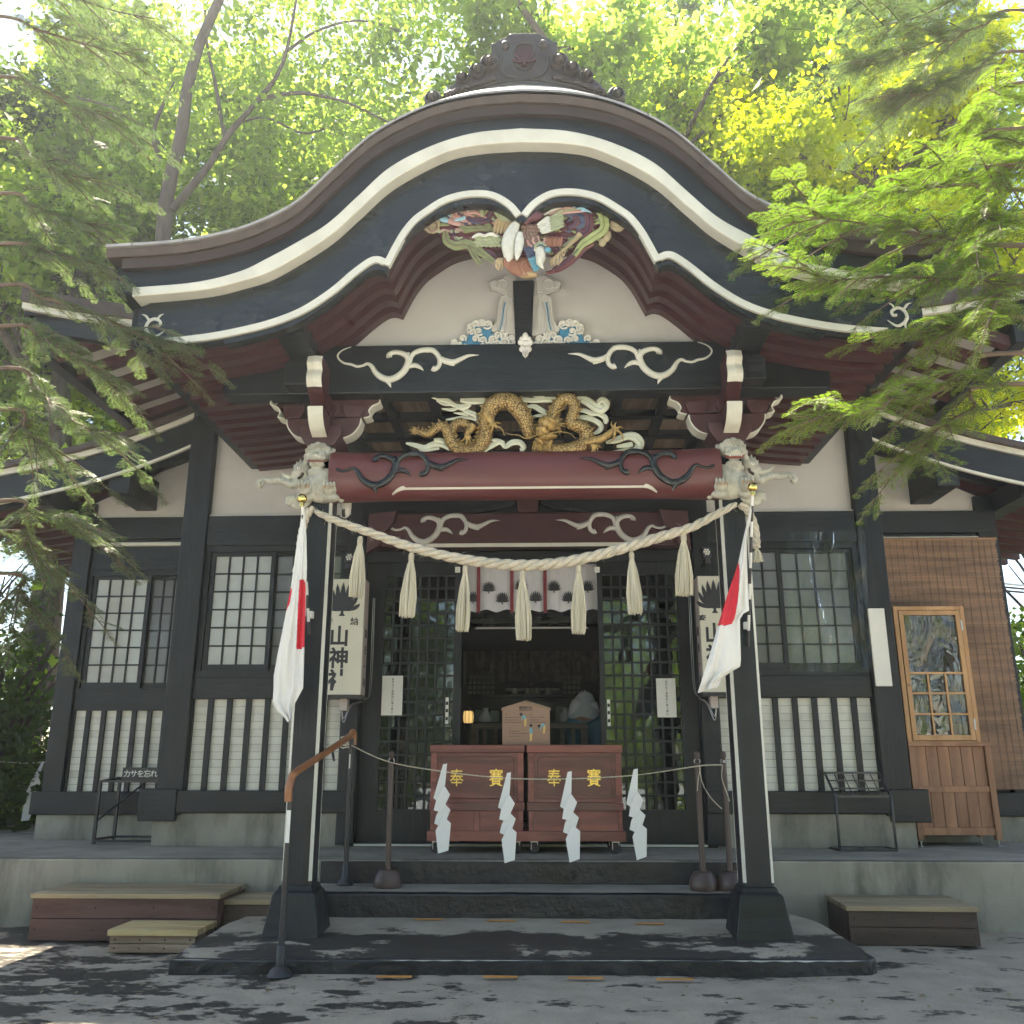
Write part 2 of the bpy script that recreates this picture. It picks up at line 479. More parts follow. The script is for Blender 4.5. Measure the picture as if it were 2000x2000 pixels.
# entrance plinth, a low mound of asphalt with a black kerb
pl = [(-1.76, 4.86), (1.70, 4.94), (1.745, 4.985), (1.72, 5.35), (1.69, 5.72), (1.50, 6.18), (-1.60, 6.18), (-1.74, 5.6)]
def plz(y):
    return interp(y, [4.86, 5.1, 5.8, 6.2], [0.075, 0.083, 0.115, 0.13])
g = G()
n = len(pl)
g.add([(x, y, plz(y) - 0.012) for x, y in pl] + [(x, y, -0.05) for x, y in pl],
      [tuple(range(n))] + [(i, i + n, (i + 1) % n + n, (i + 1) % n) for i in range(n)])
plinth = struct('entrance_plinth', g, MAT['stepblack'], bevel=0.01)
# asphalt skin laid on the plinth, with an uneven lip
g = G()
rows = []
for j in range(15):
    t = j / 14
    y0 = lerp(4.875, 6.17, t)
    row = []
    for i in range(61):
        s_ = i / 60
        xl = interp(y0, [4.86, 5.6, 6.18], [-1.74, -1.72, -1.58]); xr = interp(y0, [4.94, 5.0, 5.35, 5.72, 6.18], [1.68, 1.72, 1.70, 1.67, 1.48])
        x = lerp(xl, xr, s_)
        y = y0 + (0.08 * s_ if j == 0 else 0.05 * s_ * (1 - t))
        wob = 0.012 * noise.noise(Vector((x * 6, y * 6, 1.0)))
        if j == 0:
            row.append((x, y + wob, plz(y0) - 0.014))
        else:
            row.append((x + (wob if i in (0, 60) else 0), y, plz(y) + 0.004 + 0.004 * noise.noise(Vector((x * 9, y * 9, 0)))))
    rows.append(row)
g.grid(rows)
obj('asphalt_skin', g, MAT['asphalt_plinth'], plinth, smooth=True)
# remains of white paint along the kerb edge
MAT['oldwhite'] = M('worn_white_line', (0.5, 0.5, 0.48), rough=0.8, var=0.2, bump=0.3)
def ragged(x0, x1, w):
    g = G(); k = max(4, int(abs(x1 - x0) / 0.02)); top = []; bot = []
    for i in range(k + 1):
        x = lerp(x0, x1, i / k); y = interp(x, [-1.76, 1.7], [4.86, 4.94])
        ww = w * (0.25 + 1.1 * abs(noise.noise(Vector((x * 9, 3, 0))))) * min(1, 6 * min(i, k - i) / k + 0.1)
        top.append((x, y - 0.004, plz(4.9) - 0.013)); bot.append((x, y - 0.004, plz(4.9) - 0.013 - ww))
    g.grid([top, bot])
    return g
for a, b_, w in ((-1.75, -1.55, 0.006), (-0.75, 0.1, 0.007), (0.15, 0.85, 0.005), (0.95, 1.69, 0.012)):
    obj('paint_line', ragged(a, b_, w), MAT['oldwhite'], plinth)

# steps and veranda deck (concrete)
DZ = 0.401; SZ = 0.257; Y2 = 5.783; Y3 = 6.183
g = G().box(-1.33, 1.33, Y2, Y3 + 0.2, 0.02, SZ - 0.006)
st = struct('stone_steps', g, MAT['stepblack'], bevel=0.012)
g = G().grid([[(x, y, SZ + 0.002 + 0.003 * noise.noise(Vector((x * 5, y * 7, 3)))) for x in np.linspace(-1.325, 1.325, 50)] for y in np.linspace(Y2 + 0.012, Y3 + 0.01, 6)])
obj('tread', g, MAT['deckcon'], st, smooth=True)
g = G().box(-1.33, 1.33, Y3 - 0.012, Y3, SZ - 0.05, DZ - 0.008)
obj('riser', g, MAT['stepblack'], st, bevel=0.004)
g = G().box(-9, 9, Y3, 13, -0.1, DZ)
struct('veranda_deck', g, MAT['concrete'], bevel=0.012)
g = G().grid([[(x, y, DZ + 0.004) for x in np.linspace(-8.9, 8.9, 40)] for y in np.linspace(Y3 + 0.006, 7.8, 8)])
o = struct('deck_surface', g, MAT['deckcon'])

# orange standing marks taped on the ground
MAT['tape'] = M('orange_tape', (0.60, 0.26, 0.06), rough=0.6, var=0.15, bump=0.1)
tnames = ['leftmost', 'second from left', 'third from left', 'rightmost']
for k, (x, y, w, rz) in enumerate([(-0.626, 4.787, 0.17, 0.01), (-0.114, 4.80, 0.165, 0.0), (0.294, 4.79, 0.17, -0.03), (0.716, 4.775, 0.175, 0.05)]):
    g = G().box(-w / 2, w / 2, -0.016, 0.016, 0, 0.003)
    o = obj('floor_tape', g, MAT['tape']); o.location = (x, y, 0.007); o.rotation_euler = (0, 0, rz)
    tag(o, 'orange tape mark on the ground before the kerb, %s' % tnames[k], 'tape', 'tape marks on the ground')
for k, (x, y, w, rz) in enumerate([(-0.575, 5.715, 0.165, -0.02), (-0.15, 5.69, 0.165, -0.01), (0.278, 5.665, 0.165, -0.02), (0.70, 5.63, 0.165, -0.02)]):
    g = G().box(-w / 2, w / 2, -0.014, 0.014, 0, 0.003)
    o = obj('floor_tape', g, MAT['tape']); o.location = (x, y, plz(y) + 0.009); o.rotation_euler = (0, 0, rz)
    tag(o, 'orange tape mark on the asphalt plinth below the steps, %s' % tnames[k], 'tape', 'tape marks on the plinth')
# ================================================================ THE SHRINE
HY = 7.05      # front wall of the hall
WY = 7.60      # front wall of the side wings
BY = 5.30      # plane of the porch beams
shrine = thing('shrine_hall', 'black and white timber shrine with curved karahafu porch roof and carved beams', 'shrine', (0, 7.0, DZ))
S = shrine
def part(name, g, mat, smooth=None, bevel=0.0, label=None, parent=None, kind=None):
    return obj(name, g, MAT[mat] if isinstance(mat, str) else mat, parent or S, smooth, bevel, label, kind)

def curve_fn(ctrl, n=14):
    d = spline([(x, z, 0) for x, z in ctrl], n)
    xs_ = [p[0] for p in d]; zs_ = [p[1] for p in d]
    return lambda x: interp(abs(x), xs_, zs_)
z_roof = curve_fn([(0, 4.805), (.3, 4.778), (.57, 4.70), (.85, 4.535), (1.08, 4.30), (1.27, 4.09), (1.45, 3.975), (1.65, 3.895), (1.95, 3.835), (2.37, 3.81)])
z_wt = curve_fn([(0, 4.617), (.28, 4.59), (.53, 4.507), (.77, 4.365), (.95, 4.175), (1.12, 3.995), (1.31, 3.865), (1.45, 3.78), (1.6, 3.70), (1.85, 3.635), (2.22, 3.605)])
z_wb = curve_fn([(0, 4.493), (.25, 4.478), (.46, 4.425), (.75, 4.25), (.95, 4.045), (1.095, 3.895), (1.27, 3.765), (1.44, 3.66), (1.6, 3.605), (1.81, 3.555), (2.2, 3.52)])
_t1 = spline([(x, z, 0) for x, z in [(0, 4.094), (.045, 4.155), (.1, 4.203), (.17, 4.240), (.256, 4.253), (.36, 4.243), (.47, 4.205), (.57, 4.135), (.64, 4.075), (.70, 3.99), (.745, 3.90), (.785, 3.808)]], 8)
_t2 = spline([(x, z, 0) for x, z in [(.785, 3.808), (.83, 3.825), (.885, 3.812), (.98, 3.735), (1.10, 3.62), (1.25, 3.51), (1.40, 3.442), (1.56, 3.395), (1.8, 3.348), (2.10, 3.318), (2.24, 3.31)]], 8)
_tx = [p[0] for p in _t1] + [p[0] for p in _t2[1:]]; _tz = [p[1] for p in _t1] + [p[1] for p in _t2[1:]]
def z_trim(x):
    return interp(abs(x), _tx, _tz)
def z_rib(x):
    x = abs(x)
    return 4.256 - 0.01 * x if x < 0.256 else z_trim(x)
XS = sorted(set([round(v, 4) for v in np.linspace(-2.2, 2.2, 177)] + [-.785, .785, 0.0]))
def crv(f, x0=-9, x1=9, dz=0.0, xs=XS):
    return [(x, f(x) + dz) for x in xs if x0 <= x <= x1]

# roof cover edge, fascia, white band, bargeboard, trim
XR = list(np.linspace(-2.36, 2.36, 161))
MAT['roofedge'] = M('brown_roof_edge', (0.060, 0.044, 0.040), rough=0.6, var=0.25, vscale=10, bump=0.3, bscale=50)
MAT['eavebrown'] = M('dark_brown_lining', (0.032, 0.019, 0.020), rough=0.55, var=0.2)
part('roof_edge', G().band([(x, z_roof(x)) for x in XR], [(x, z_roof(x) - 0.038) for x in XR], 4.50, 4.95, 4.52), 'roofedge', 30)
XF = list(np.linspace(-2.28, 2.28, 161))
part('eave_lining', G().band([(x, z_roof(x) - 0.038) for x in XF], [(x, z_roof(x) - 0.095) for x in XF], 4.54, 4.95, 4.55), 'eavebrown', 30)
part('fascia_board', G().band([(x, z_roof(x) - 0.090) for x in XF], [(x, z_wt(x) - 0.03) for x in XF], 4.585, 4.90), 'black', 30)
XW = list(np.linspace(-2.21, 2.21, 161))
part('white_band', G().band([(x, z_wt(x)) for x in XW], [(x, z_wb(x) + 0.03) for x in XW], 4.56, 4.72, 4.565), 'cream', 30, bevel=0.006)
g = G()
for sgn in (-1, 1):
    xs_ = [x for x in XS if x * sgn >= 0 and abs(x) <= 2.16]
    g = G().band([(x, z_wb(x) + 0.04) for x in xs_], [(x, z_trim(x) - (0.078 if 0.02 < abs(x) < 1.7 else 0.05)) for x in xs_], 4.655, 4.72)
    part('bargeboard', g, 'black_gloss', 30)
# end tails of the bargeboards
for sgn in (-1, 1):
    pts = [(2.155, 3.56), (2.20, 3.54), (2.205, 3.44), (2.225, 3.36), (2.20, 3.29), (2.13, 3.265), (2.05, 3.275), (2.05, 3.5)]
    part('bargeboard_end', G().prism([(x * sgn, z) for x, z in pts], 4.665, 4.712), 'black_gloss', bevel=0.006)
for sgn in (-1, 1):
    g = G()
    for seg in (_t1, _t2):
        pts = [(p[0], p[1]) for p in seg if p[0] <= 2.06]
        if seg is _t1:      # runs a little past the cusp so that the mitre closes
            d_ = (Vector(pts[-1]) - Vector(pts[-2])).normalized(); e_ = Vector(pts[-1]) + d_ * 0.034; pts.append((e_[0], e_[1]))
        top = []; bot = []
        for i, p in enumerate(pts):
            a = Vector(pts[max(i - 1, 0)]); b_ = Vector(pts[min(i + 1, len(pts) - 1)])
            t = (b_ - a).normalized(); nrm = Vector((-t[1], t[0]))
            if nrm[1] < 0: nrm = -nrm
            w = 0.040 * (1 if i < len(pts) - 3 or seg is _t1 else 0.35 * (len(pts) - 1 - i))
            top.append((p[0] * sgn, p[1])); bot.append((p[0] * sgn - nrm[0] * w * sgn, p[1] - nrm[1] * w))
        if seg is _t1:      # butt joint on the centre line
            bot = [(x if x * sgn > 0 else 0.0, z) for x, z in bot]
        g.band(top, bot, 4.638 if seg is _t1 else 4.6365, 4.672)
    part('white_trim', g, 'cream', 30)

# curved ribs and soffit under the roof
xs_all = [x for x in XS if abs(x) <= 2.18]
soff_t = [(x, z_rib(x) + 0.055) for x in xs_all]; soff_b = [(x, z_rib(x) + 0.035) for x in xs_all]
part('soffit_lining', G().band(soff_t, soff_b, 4.725, 5.36), 'maroon', 30)
for sgn in (-1, 1):
    xo = [x for x in xs_all if x * sgn >= 1.22]
    part('soffit_lining', G().band([(x, z_rib(x) + 0.055) for x in xo], [(x, z_rib(x) + 0.035) for x in xo], 5.365, 7.02), 'maroon', 30)
for k in range(4):
    y = 4.80 + 0.155 * k
    part('curved_rib', G().band([(x, z_rib(x) + 0.034) for x in xs_all], [(x, z_rib(x) - 0.028) for x in xs_all], y, y + 0.075), 'maroon', 30)
for k in range(10):
    y = 5.43 + 0.16 * k
    for sgn in (-1, 1):
        xo = [x for x in xs_all if x * sgn >= 1.25]
        part('curved_rib', G().band([(x, z_rib(x) + 0.034) for x in xo], [(x, z_rib(x) - 0.028) for x in xo], y, y + 0.08), 'maroon', 30)
for sgn in (-1, 1):
    x0, x1 = sorted((2.185 * sgn, 2.275 * sgn))
    part('side_eave_board', G().box(x0, x1, 4.73, HY - 0.01, 3.33, 3.56), 'black', bevel=0.006)
    part('side_fascia', G().box(*sorted((2.28 * sgn, 2.33 * sgn)), 4.6, HY + 0.3, 3.60, 3.76), 'black', bevel=0.006)

# roof surface: copper sheets, one by one across the curve
g = G()
def roof_z(x, y):
    return z_roof(x) + (0.36 * max(0, 1 - (abs(x) / 1.15) ** 2)) * min(1, max(0, (y - 4.5) / 0.42)) ** 0.8 + 0.05 * min(1, (y - 4.5) / 1.5)
def sheet(x0, x1, y0, y1, lift):
    g = G()
    xs_ = np.linspace(x0, x1, 7); ys_ = np.linspace(y0, y1, 6)
    top = [[(x, y, roof_z(x, y) + 0.012 + lift * (1 - (y - y0) / (y1 - y0))) for x in xs_] for y in ys_]
    bot = [[(x, y, roof_z(x, y) + 0.006 + lift * (1 - (y - y0) / (y1 - y0)) * 0.4) for x in xs_] for y in ys_]
    g.grid(top); g.grid([r[::-1] for r in bot])
    n_ = 7; m_ = 6; base = n_ * m_
    f = []
    g.grid([top[0], bot[0]])
    g.grid([[r[0] for r in top], [r[0] for r in bot]]); g.grid([[r[-1] for r in bot], [r[-1] for r in top]])
    return g
MAT['sheet_sunlit'] = M('sunlit_roof_sheet', (0.36, 0.34, 0.33), rough=0.5, var=0.15, vscale=8, bump=0.2, bscale=30, metal=0.2)  # paler copy of the roof metal, sunlight put into the colour
for row in range(3):
    wid = 0.295
    for i in range(-8, 9):
        x0 = (i - 0.5 + 0.5 * (row % 2)) * wid
        x1 = min(2.36, x0 + wid + 0.006); x0 = max(-2.36, x0)
        if x1 - x0 < 0.05: continue
        y0 = 4.49 + 0.2 * row
        part('roof_sheet', sheet(x0, x1, y0, y0 + 0.23, 0.018), 'sheet_sunlit' if row < 2 else 'roofmetal', 30)
rows = [[(x, y, roof_z(x, y) - 0.002) for x in np.linspace(-2.36, 2.36, 90)] for y in np.linspace(4.52, 7.9, 24)]
part('roof_deck', G().grid(rows), 'roofmetal', 30)

# gable infill, king post, upper beam
xs_in = [x for x in XS if abs(x) <= 1.22]
part('gable_panel', G().band([(x, max(3.57, z_rib(x) + 0.02)) for x in xs_in], [(x, 3.54) for x in xs_in], 5.345, 5.38), 'plaster')
part('king_post', G().prism([(-0.052, 3.565), (0.052, 3.565), (0.068, 4.0), (-0.068, 4.0)], 5.24, 5.345), 'black', bevel=0.006)
BW = 1.92
xb = [x for x in XS if abs(x) <= BW]
part('upper_beam', G().band([(x, min(3.56, z_rib(x) + 0.03)) for x in xb], [(x, 3.232) for x in xb], BY - 0.05, BY + 0.10), 'black', bevel=0.008)
for sgn in (-1, 1):
    part('purlin', G().box(*sorted((1.27 * sgn, 1.44 * sgn)), 4.76, HY, 3.40, 3.60), 'black', bevel=0.008)
    part('purlin_block', G().box(*sorted((1.235 * sgn, 1.475 * sgn)), 5.12, 5.26, 3.24, 3.42), 'black', bevel=0.008)

# main red beam between the posts, with a rounded belly and a white eyebrow line
xr = [1.19 * t for t in np.linspace(-1, 1, 61)]
g = G()
prof = [(BY - 0.02, 2.845), (BY - 0.055, 2.82), (BY - 0.075, 2.76), (BY - 0.078, 2.68), (BY - 0.06, 2.62), (BY - 0.02, 2.575), (BY + 0.05, 2.555), (BY + 0.12, 2.575), (BY + 0.14, 2.70), (BY + 0.12, 2.845)]
rows = []
for x in xr:
    k = 1.0 if abs(x) < 0.85 else 1.0 + 0.22 * (abs(x) - 0.85)
    rows.append([(x, BY + (y - BY) * k, 2.70 + (z - 2.70) * k) for y, z in prof + prof[:1]])
g.grid(rows)
part('red_beam', g, 'red', 50, label='dark red lacquered front beam with black scroll carving')
g = G()
yb = lambda z: interp(z, [2.575, 2.62, 2.68], [BY - 0.02, BY - 0.06, BY - 0.078])
top = []; bot = []
for t in np.linspace(-1, 1, 61):
    x = 0.80 * t
    e = max(0, (abs(t) - 0.9) / 0.1)
    top.append((x, yb(2.612) - 0.007, 2.622 - 0.05 * e * e)); bot.append((x, yb(2.6) - 0.002, 2.600 - 0.032 * e ** 2))
g.grid([top, bot]); g.grid([[(p[0], p[1] + 0.012, p[2]) for p in bot], [(p[0], p[1] + 0.012, p[2]) for p in top]]); g.grid([bot, [(p[0], p[1] + 0.012, p[2]) for p in bot]]); g.grid([[(p[0], p[1] + 0.012, p[2]) for p in top], top])
part('white_line', g, 'cream')
# posts
def post(sgn):
    x0 = 1.27 * sgn; hw = 0.083; ch = 0.016; y0 = 5.42
    oc = [(-hw + ch, -hw), (hw - ch, -hw), (hw, -hw + ch), (hw, hw - ch), (hw - ch, hw), (-hw + ch, hw), (-hw, hw - ch), (-hw, -hw + ch)]
    g = G()
    g.add([(x0 + x, y0 + y, z) for z in (0.345, 3.0) for x, y in oc], [tuple(range(7, -1, -1)), tuple(range(8, 16))] + [(i, (i + 1) % 8, 8 + (i + 1) % 8, 8 + i) for i in range(8)])
    p = part('porch_post', g, 'black_v')
    for i in (1, 3, 5, 7):       # white chamfers, 2 mm proud
        a = Vector(oc[i]); b_ = Vector(oc[(i + 1) % 8]); nn = (a + b_).normalized() * 0.0025
        q = [a + nn, b_ + nn]
        gg = G().add([(x0 + q[0][0], y0 + q[0][1], 0.37), (x0 + q[1][0], y0 + q[1][1], 0.37), (x0 + q[1][0], y0 + q[1][1], 2.92), (x0 + q[0][0], y0 + q[0][1], 2.92),
                      (x0 + a[0] * .97, y0 + a[1] * .97, 0.37), (x0 + b_[0] * .97, y0 + b_[1] * .97, 0.37), (x0 + b_[0] * .97, y0 + b_[1] * .97, 2.92), (x0 + a[0] * .97, y0 + a[1] * .97, 2.92)],
                     [(0, 1, 2, 3), (4, 7, 6, 5), (0, 4, 5, 1), (3, 2, 6, 7), (0, 3, 7, 4), (1, 5, 6, 2)])
        part('white_chamfer', gg, 'cream', parent=p)
    g = G()
    hh = [(0.165, 0.04), (0.118, 0.31), (0.10, 0.325), (0.092, 0.35)]
    vs = []; fs = []
    for w, z in hh:
        vs += [(x0 + sx * w, y0 + sy * w, z) for sx, sy in ((-1, -1), (1, -1), (1, 1), (-1, 1))]
    for i in range(len(hh) - 1):
        fs += [(i * 4 + k, i * 4 + (k + 1) % 4, i * 4 + 4 + (k + 1) % 4, i * 4 + 4 + k) for k in range(4)]
    fs += [(3, 2, 1, 0), (12, 13, 14, 15)]
    g.add(vs, fs)
    part('post_pedestal', g, 'black', bevel=0.008, parent=p)
post(-1); post(1)

# bracket sets above the posts
def bracket(sgn):
    x0 = 1.27 * sgn; y0 = 5.40
    B = part('bracket_block', G().prism([(x0 - 0.085, 2.90), (x0 + 0.085, 2.90), (x0 + 0.13, 2.97), (x0 + 0.13, 3.03), (x0 - 0.13, 3.03), (x0 - 0.13, 2.97)], y0 - 0.12, y0 + 0.12), 'maroon', bevel=0.006)
    # lower arm along the beam
    arm = [(-0.22, 3.06), (-0.17, 3.0), (-0.09, 2.965), (0.09, 2.965), (0.17, 3.0), (0.22, 3.06), (0.235, 3.105), (-0.235, 3.105)]
    arm = spline([(a, b, 0) for a, b in [(-0.235, 3.105), (-0.222, 3.05), (-0.175, 2.995), (-0.09, 2.965)]], 5)
    left = [(p[0], p[1]) for p in arm]
    poly = left + [(-x, z) for x, z in left[::-1]]
    part('bracket_arm', G().prism([(x0 + x, z) for x, z in poly], y0 - 0.05, y0 + 0.05), 'maroon', parent=B)
    for s2 in (-1, 1):
        top = [(x0 + s2 * p[0], p[1]) for p in left]; bot = [(x0 + s2 * (p[0] - 0.007), p[1] - 0.006) for p in left]
        part('arm_end', G().band(bot, top, y0 - 0.052, y0 + 0.052), 'cream', parent=B)
    # small bearing blocks and upper arm
    for dx in (-0.19, 0.0, 0.19):
        part('bearing_block', G().prism([(x0 + dx - 0.045, 3.107), (x0 + dx + 0.045, 3.107), (x0 + dx + 0.068, 3.15), (x0 + dx + 0.068, 3.19), (x0 + dx - 0.068, 3.19), (x0 + dx - 0.068, 3.15)], y0 - 0.07, y0 + 0.07), 'maroon', parent=B, bevel=0.004)
    s_end = [(-0.30, 3.285), (-0.335, 3.25), (-0.345, 3.215), (-0.30, 3.19), (-0.28, 3.155), (-0.29, 3.125), (-0.25, 3.11)]
    sp = spline([(a, b, 0) for a, b in s_end], 5)
    l2 = [(p[0], p[1]) for p in sp]
    inner = -sgn
    poly = [(inner * -x, z) for x, z in l2] + [(inner * -0.0, 3.13), (inner * -0.0, 3.285)]
    part('cloud_arm', G().prism([(x0 + (-1) * x if False else x0 + x, z) for x, z in poly], y0 - 0.045, y0 + 0.045), 'maroon', parent=B)
    for s2 in (-1, 1):
        top = [(x0 + s2 * x, z) for x, z in l2]; bot = [(x0 + s2 * (x - 0.009), z - 0.006) for x, z in l2]
        part('cloud_end', G().band(bot, top, y0 - 0.048, y0 + 0.048), 'cream', parent=B)
    # arms pointing at the viewer: lower curved one and upper stepped nose
    fr = [(y0 - 0.12, 2.955), (y0 - 0.20, 2.985), (y0 - 0.255, 3.04), (y0 - 0.275, 3.10)]
    gg = G()
    w = 0.045
    pr = spline([(a, b, 0) for a, b in fr], 5)
    ring = [(p[0], p[1]) for p in pr] + [(y0, 3.10), (y0, 2.955)]
    n_ = len(ring)
    gg.add([(x0 - w, y, z) for y, z in ring] + [(x0 + w, y, z) for y, z in ring], [tuple(range(n_)), tuple(range(2 * n_ - 1, n_ - 1, -1))] + [(i, n_ + i, n_ + (i + 1) % n_, (i + 1) % n_) for i in range(n_)])
    part('front_arm', gg, 'maroon', parent=B)
    gg = G()
    rows = [[(x0 + dx, p[0] - 0.006, p[1] - 0.004) for dx in (-w - .001, w + .001)] for p in pr]
    gg.grid(rows); gg.grid([[(x, y + 0.005, z + 0.004) for x, y, z in r] for r in rows][::-1])
    part('front_arm_face', gg, 'cream', parent=B)
    n2 = [(y0 - 0.34, 3.40), (y0 - 0.36, 3.35), (y0 - 0.335, 3.315), (y0 - 0.35, 3.27), (y0 - 0.345, 3.235), (y0 - 0.32, 3.205)]
    p2 = spline([(a, b, 0) for a, b in n2], 4)
    ring = [(p[0], p[1]) for p in p2] + [(y0 - 0.18, 3.12), (y0, 3.12), (y0, 3.40)]
    n_ = len(ring); gg = G()
    gg.add([(x0 - w, y, z) for y, z in ring] + [(x0 + w, y, z) for y, z in ring], [tuple(range(n_)), tuple(range(2 * n_ - 1, n_ - 1, -1))] + [(i, n_ + i, n_ + (i + 1) % n_, (i + 1) % n_) for i in range(n_)])
    part('nose_arm', gg, 'maroon', parent=B)
    gg = G()
    rows = [[(x0 + dx, p[0] - (0.005 if abs(dx) > 0.01 else 0.014), p[1] - 0.002) for dx in (-w - .001, 0, w + .001)] for p in p2]
    gg.grid(rows); gg.grid([[(x, y + 0.005, z + 0.003) for x, y, z in r] for r in rows][::-1])
    part('nose_face', gg, 'cream', parent=B)
bracket(-1); bracket(1)

# coffered ceiling of the porch
CZ = 3.45
MAT['ceilwood'] = wood('ceiling_board', (0.17, 0.12, 0.09), (0.27, 0.20, 0.155), rough=0.6, axis='y', scale=5)
xsb = [-1.28, -0.96, -0.64, -0.32, 0.0, 0.32, 0.64, 0.96, 1.28]
ysb = [5.44, 5.74, 6.15, 6.57, 6.99]
for x in xsb:
    part('ceiling_bar', G().box(x - 0.032, x + 0.032, 5.41, 7.03, CZ - 0.05, CZ + 0.02), 'black')
for y in ysb:
    part('ceiling_bar', G().box(-1.3, 1.3, y - 0.033, y + 0.033, CZ - 0.053, CZ + 0.017), 'black')
for i in range(8):
    for j in range(4):
        part('ceiling_board', G().box(xsb[i] + 0.02, xsb[i + 1] - 0.02, ysb[j] + 0.02, ysb[j + 1] - 0.02, CZ + 0.0, CZ + 0.015), 'ceilwood')

# rear red beam above the doors, its white line and the dark frieze
part('rear_red_beam', G().box(-1.24, 1.24, 6.88, 7.0, 2.625, 2.90), 'maroon', bevel=0.012, label='maroon rear beam above the doors with pale scroll carving')
part('white_line', G().prism([(-0.93, 2.628), (-0.90, 2.650), (0.90, 2.650), (0.93, 2.628), (0.9, 2.622), (-0.9, 2.622)], 6.872, 6.885), 'cream')
part('frieze_board', G().box(-1.3, 1.3, 7.0, 7.03, 2.86, 3.46), 'black')
part('frieze_strut', G().prism([(-0.075, 2.905), (0.075, 2.905), (0.09, 3.06), (0.13, 3.14), (-0.13, 3.14), (-0.09, 3.06)], 6.89, 6.99), 'maroon', bevel=0.01)
for sgn in (-1, 1):
    c = [(0.10, 3.03), (0.25, 3.0), (0.45, 2.94), (0.6, 2.905), (0.42, 2.905), (0.22, 2.95), (0.1, 2.98)]
    part('frog_leg_strut', G().prism([(x * sgn, z) for x, z in c], 6.93, 6.985), 'black', bevel=0.006)
    part('maroon_corbel', G().prism([(sgn * x, z) for x, z in [(1.25, 2.56), (1.24, 2.88), (1.02, 2.90), (1.05, 2.80), (1.12, 2.72), (1.15, 2.62)]], 6.80, 6.87), 'maroon', bevel=0.006)

# hall front: posts, beams, plaster, foundation
def hpost(x, w, z0=0.63, z1=4.1, y=HY, d=0.2):
    part('wall_post', G().box(x - w / 2, x + w / 2, y - 0.05, y - 0.05 + d, z0, z1), 'black_v', bevel=0.006)
for sgn in (-1, 1):
    hpost(2.69 * sgn, 0.20)
    hpost(1.36 * sgn, 0.13, 0.42, 3.4, HY, 0.16)
    a, b_ = sorted((1.425 * sgn, 2.588 * sgn))
    part('wall_beam', G().box(a, b_, HY - 0.03, HY + 0.10, 2.685, 2.93), 'black', bevel=0.006)
    part('sill_rail', G().box(a, b_, HY - 0.02, HY + 0.10, 1.475, 1.64), 'black', bevel=0.006)
    part('wall_plaster', G().box(a, b_, HY + 0.02, HY + 0.08, 2.93, 4.05), 'plaster')
    part('plaster_rim', G().box(a, b_, HY - 0.012, HY + 0.02, 2.93, 2.945), 'plaster')
    a, b_ = sorted((1.30 * sgn, 2.83 * sgn))
    part('ground_sill', G().box(a, b_, HY - 0.06, HY + 0.12, 0.645, 0.80), 'black', bevel=0.006)
    part('sill_end', G().box(*sorted((2.62 * sgn, 2.90 * sgn)), HY - 0.075, HY + 0.05, 0.585, 0.815), 'black', bevel=0.008)
    part('foundation', G().box(*sorted((1.36 * sgn, 2.80 * sgn)), HY - 0.03, HY + 0.3, DZ, 0.642), 'concrete', bevel=0.01)
    # return wall of the hall beside the wing
    part('return_wall', G().box(*sorted((2.60 * sgn, 2.76 * sgn)), HY + 0.155, 12.0, 0.45, 4.4), 'plaster')
    part('return_foundation', G().box(*sorted((2.62 * sgn, 2.78 * sgn)), HY + 0.3, WY + 0.1, DZ, 0.62), 'concrete')
def wainscot(x0, x1, y, z0, z1, nb, rows, bw=0.04):
    """cream horizontal boards behind black battens"""
    h = (z1 - z0) / rows
    me = G().box(x0, x1, 0, 0.02, 0.0012, h - 0.0012).mesh('plank', MAT['plank'])
    me2 = G().box(-bw / 2, bw / 2, 0, 0.028, z0, z1).mesh('batten', MAT['black_v'])
    for k in range(rows):
        inst('plank', me, (0, y + 0.03 + random.uniform(0, 0.003), z0 + k * h), S)
    step = (x1 - x0) / nb
    for k in range(nb + 1):
        inst('batten', me2, (x0 + k * step, y, 0), S)
    part('wainscot_backing', G().box(x0, x1, y + 0.056, y + 0.07, z0, z1), 'black')
wainscot(-2.60, -1.42, HY, 0.80, 1.475, 8, 12)
wainscot(1.42, 2.60, HY, 0.80, 1.475, 8, 12)

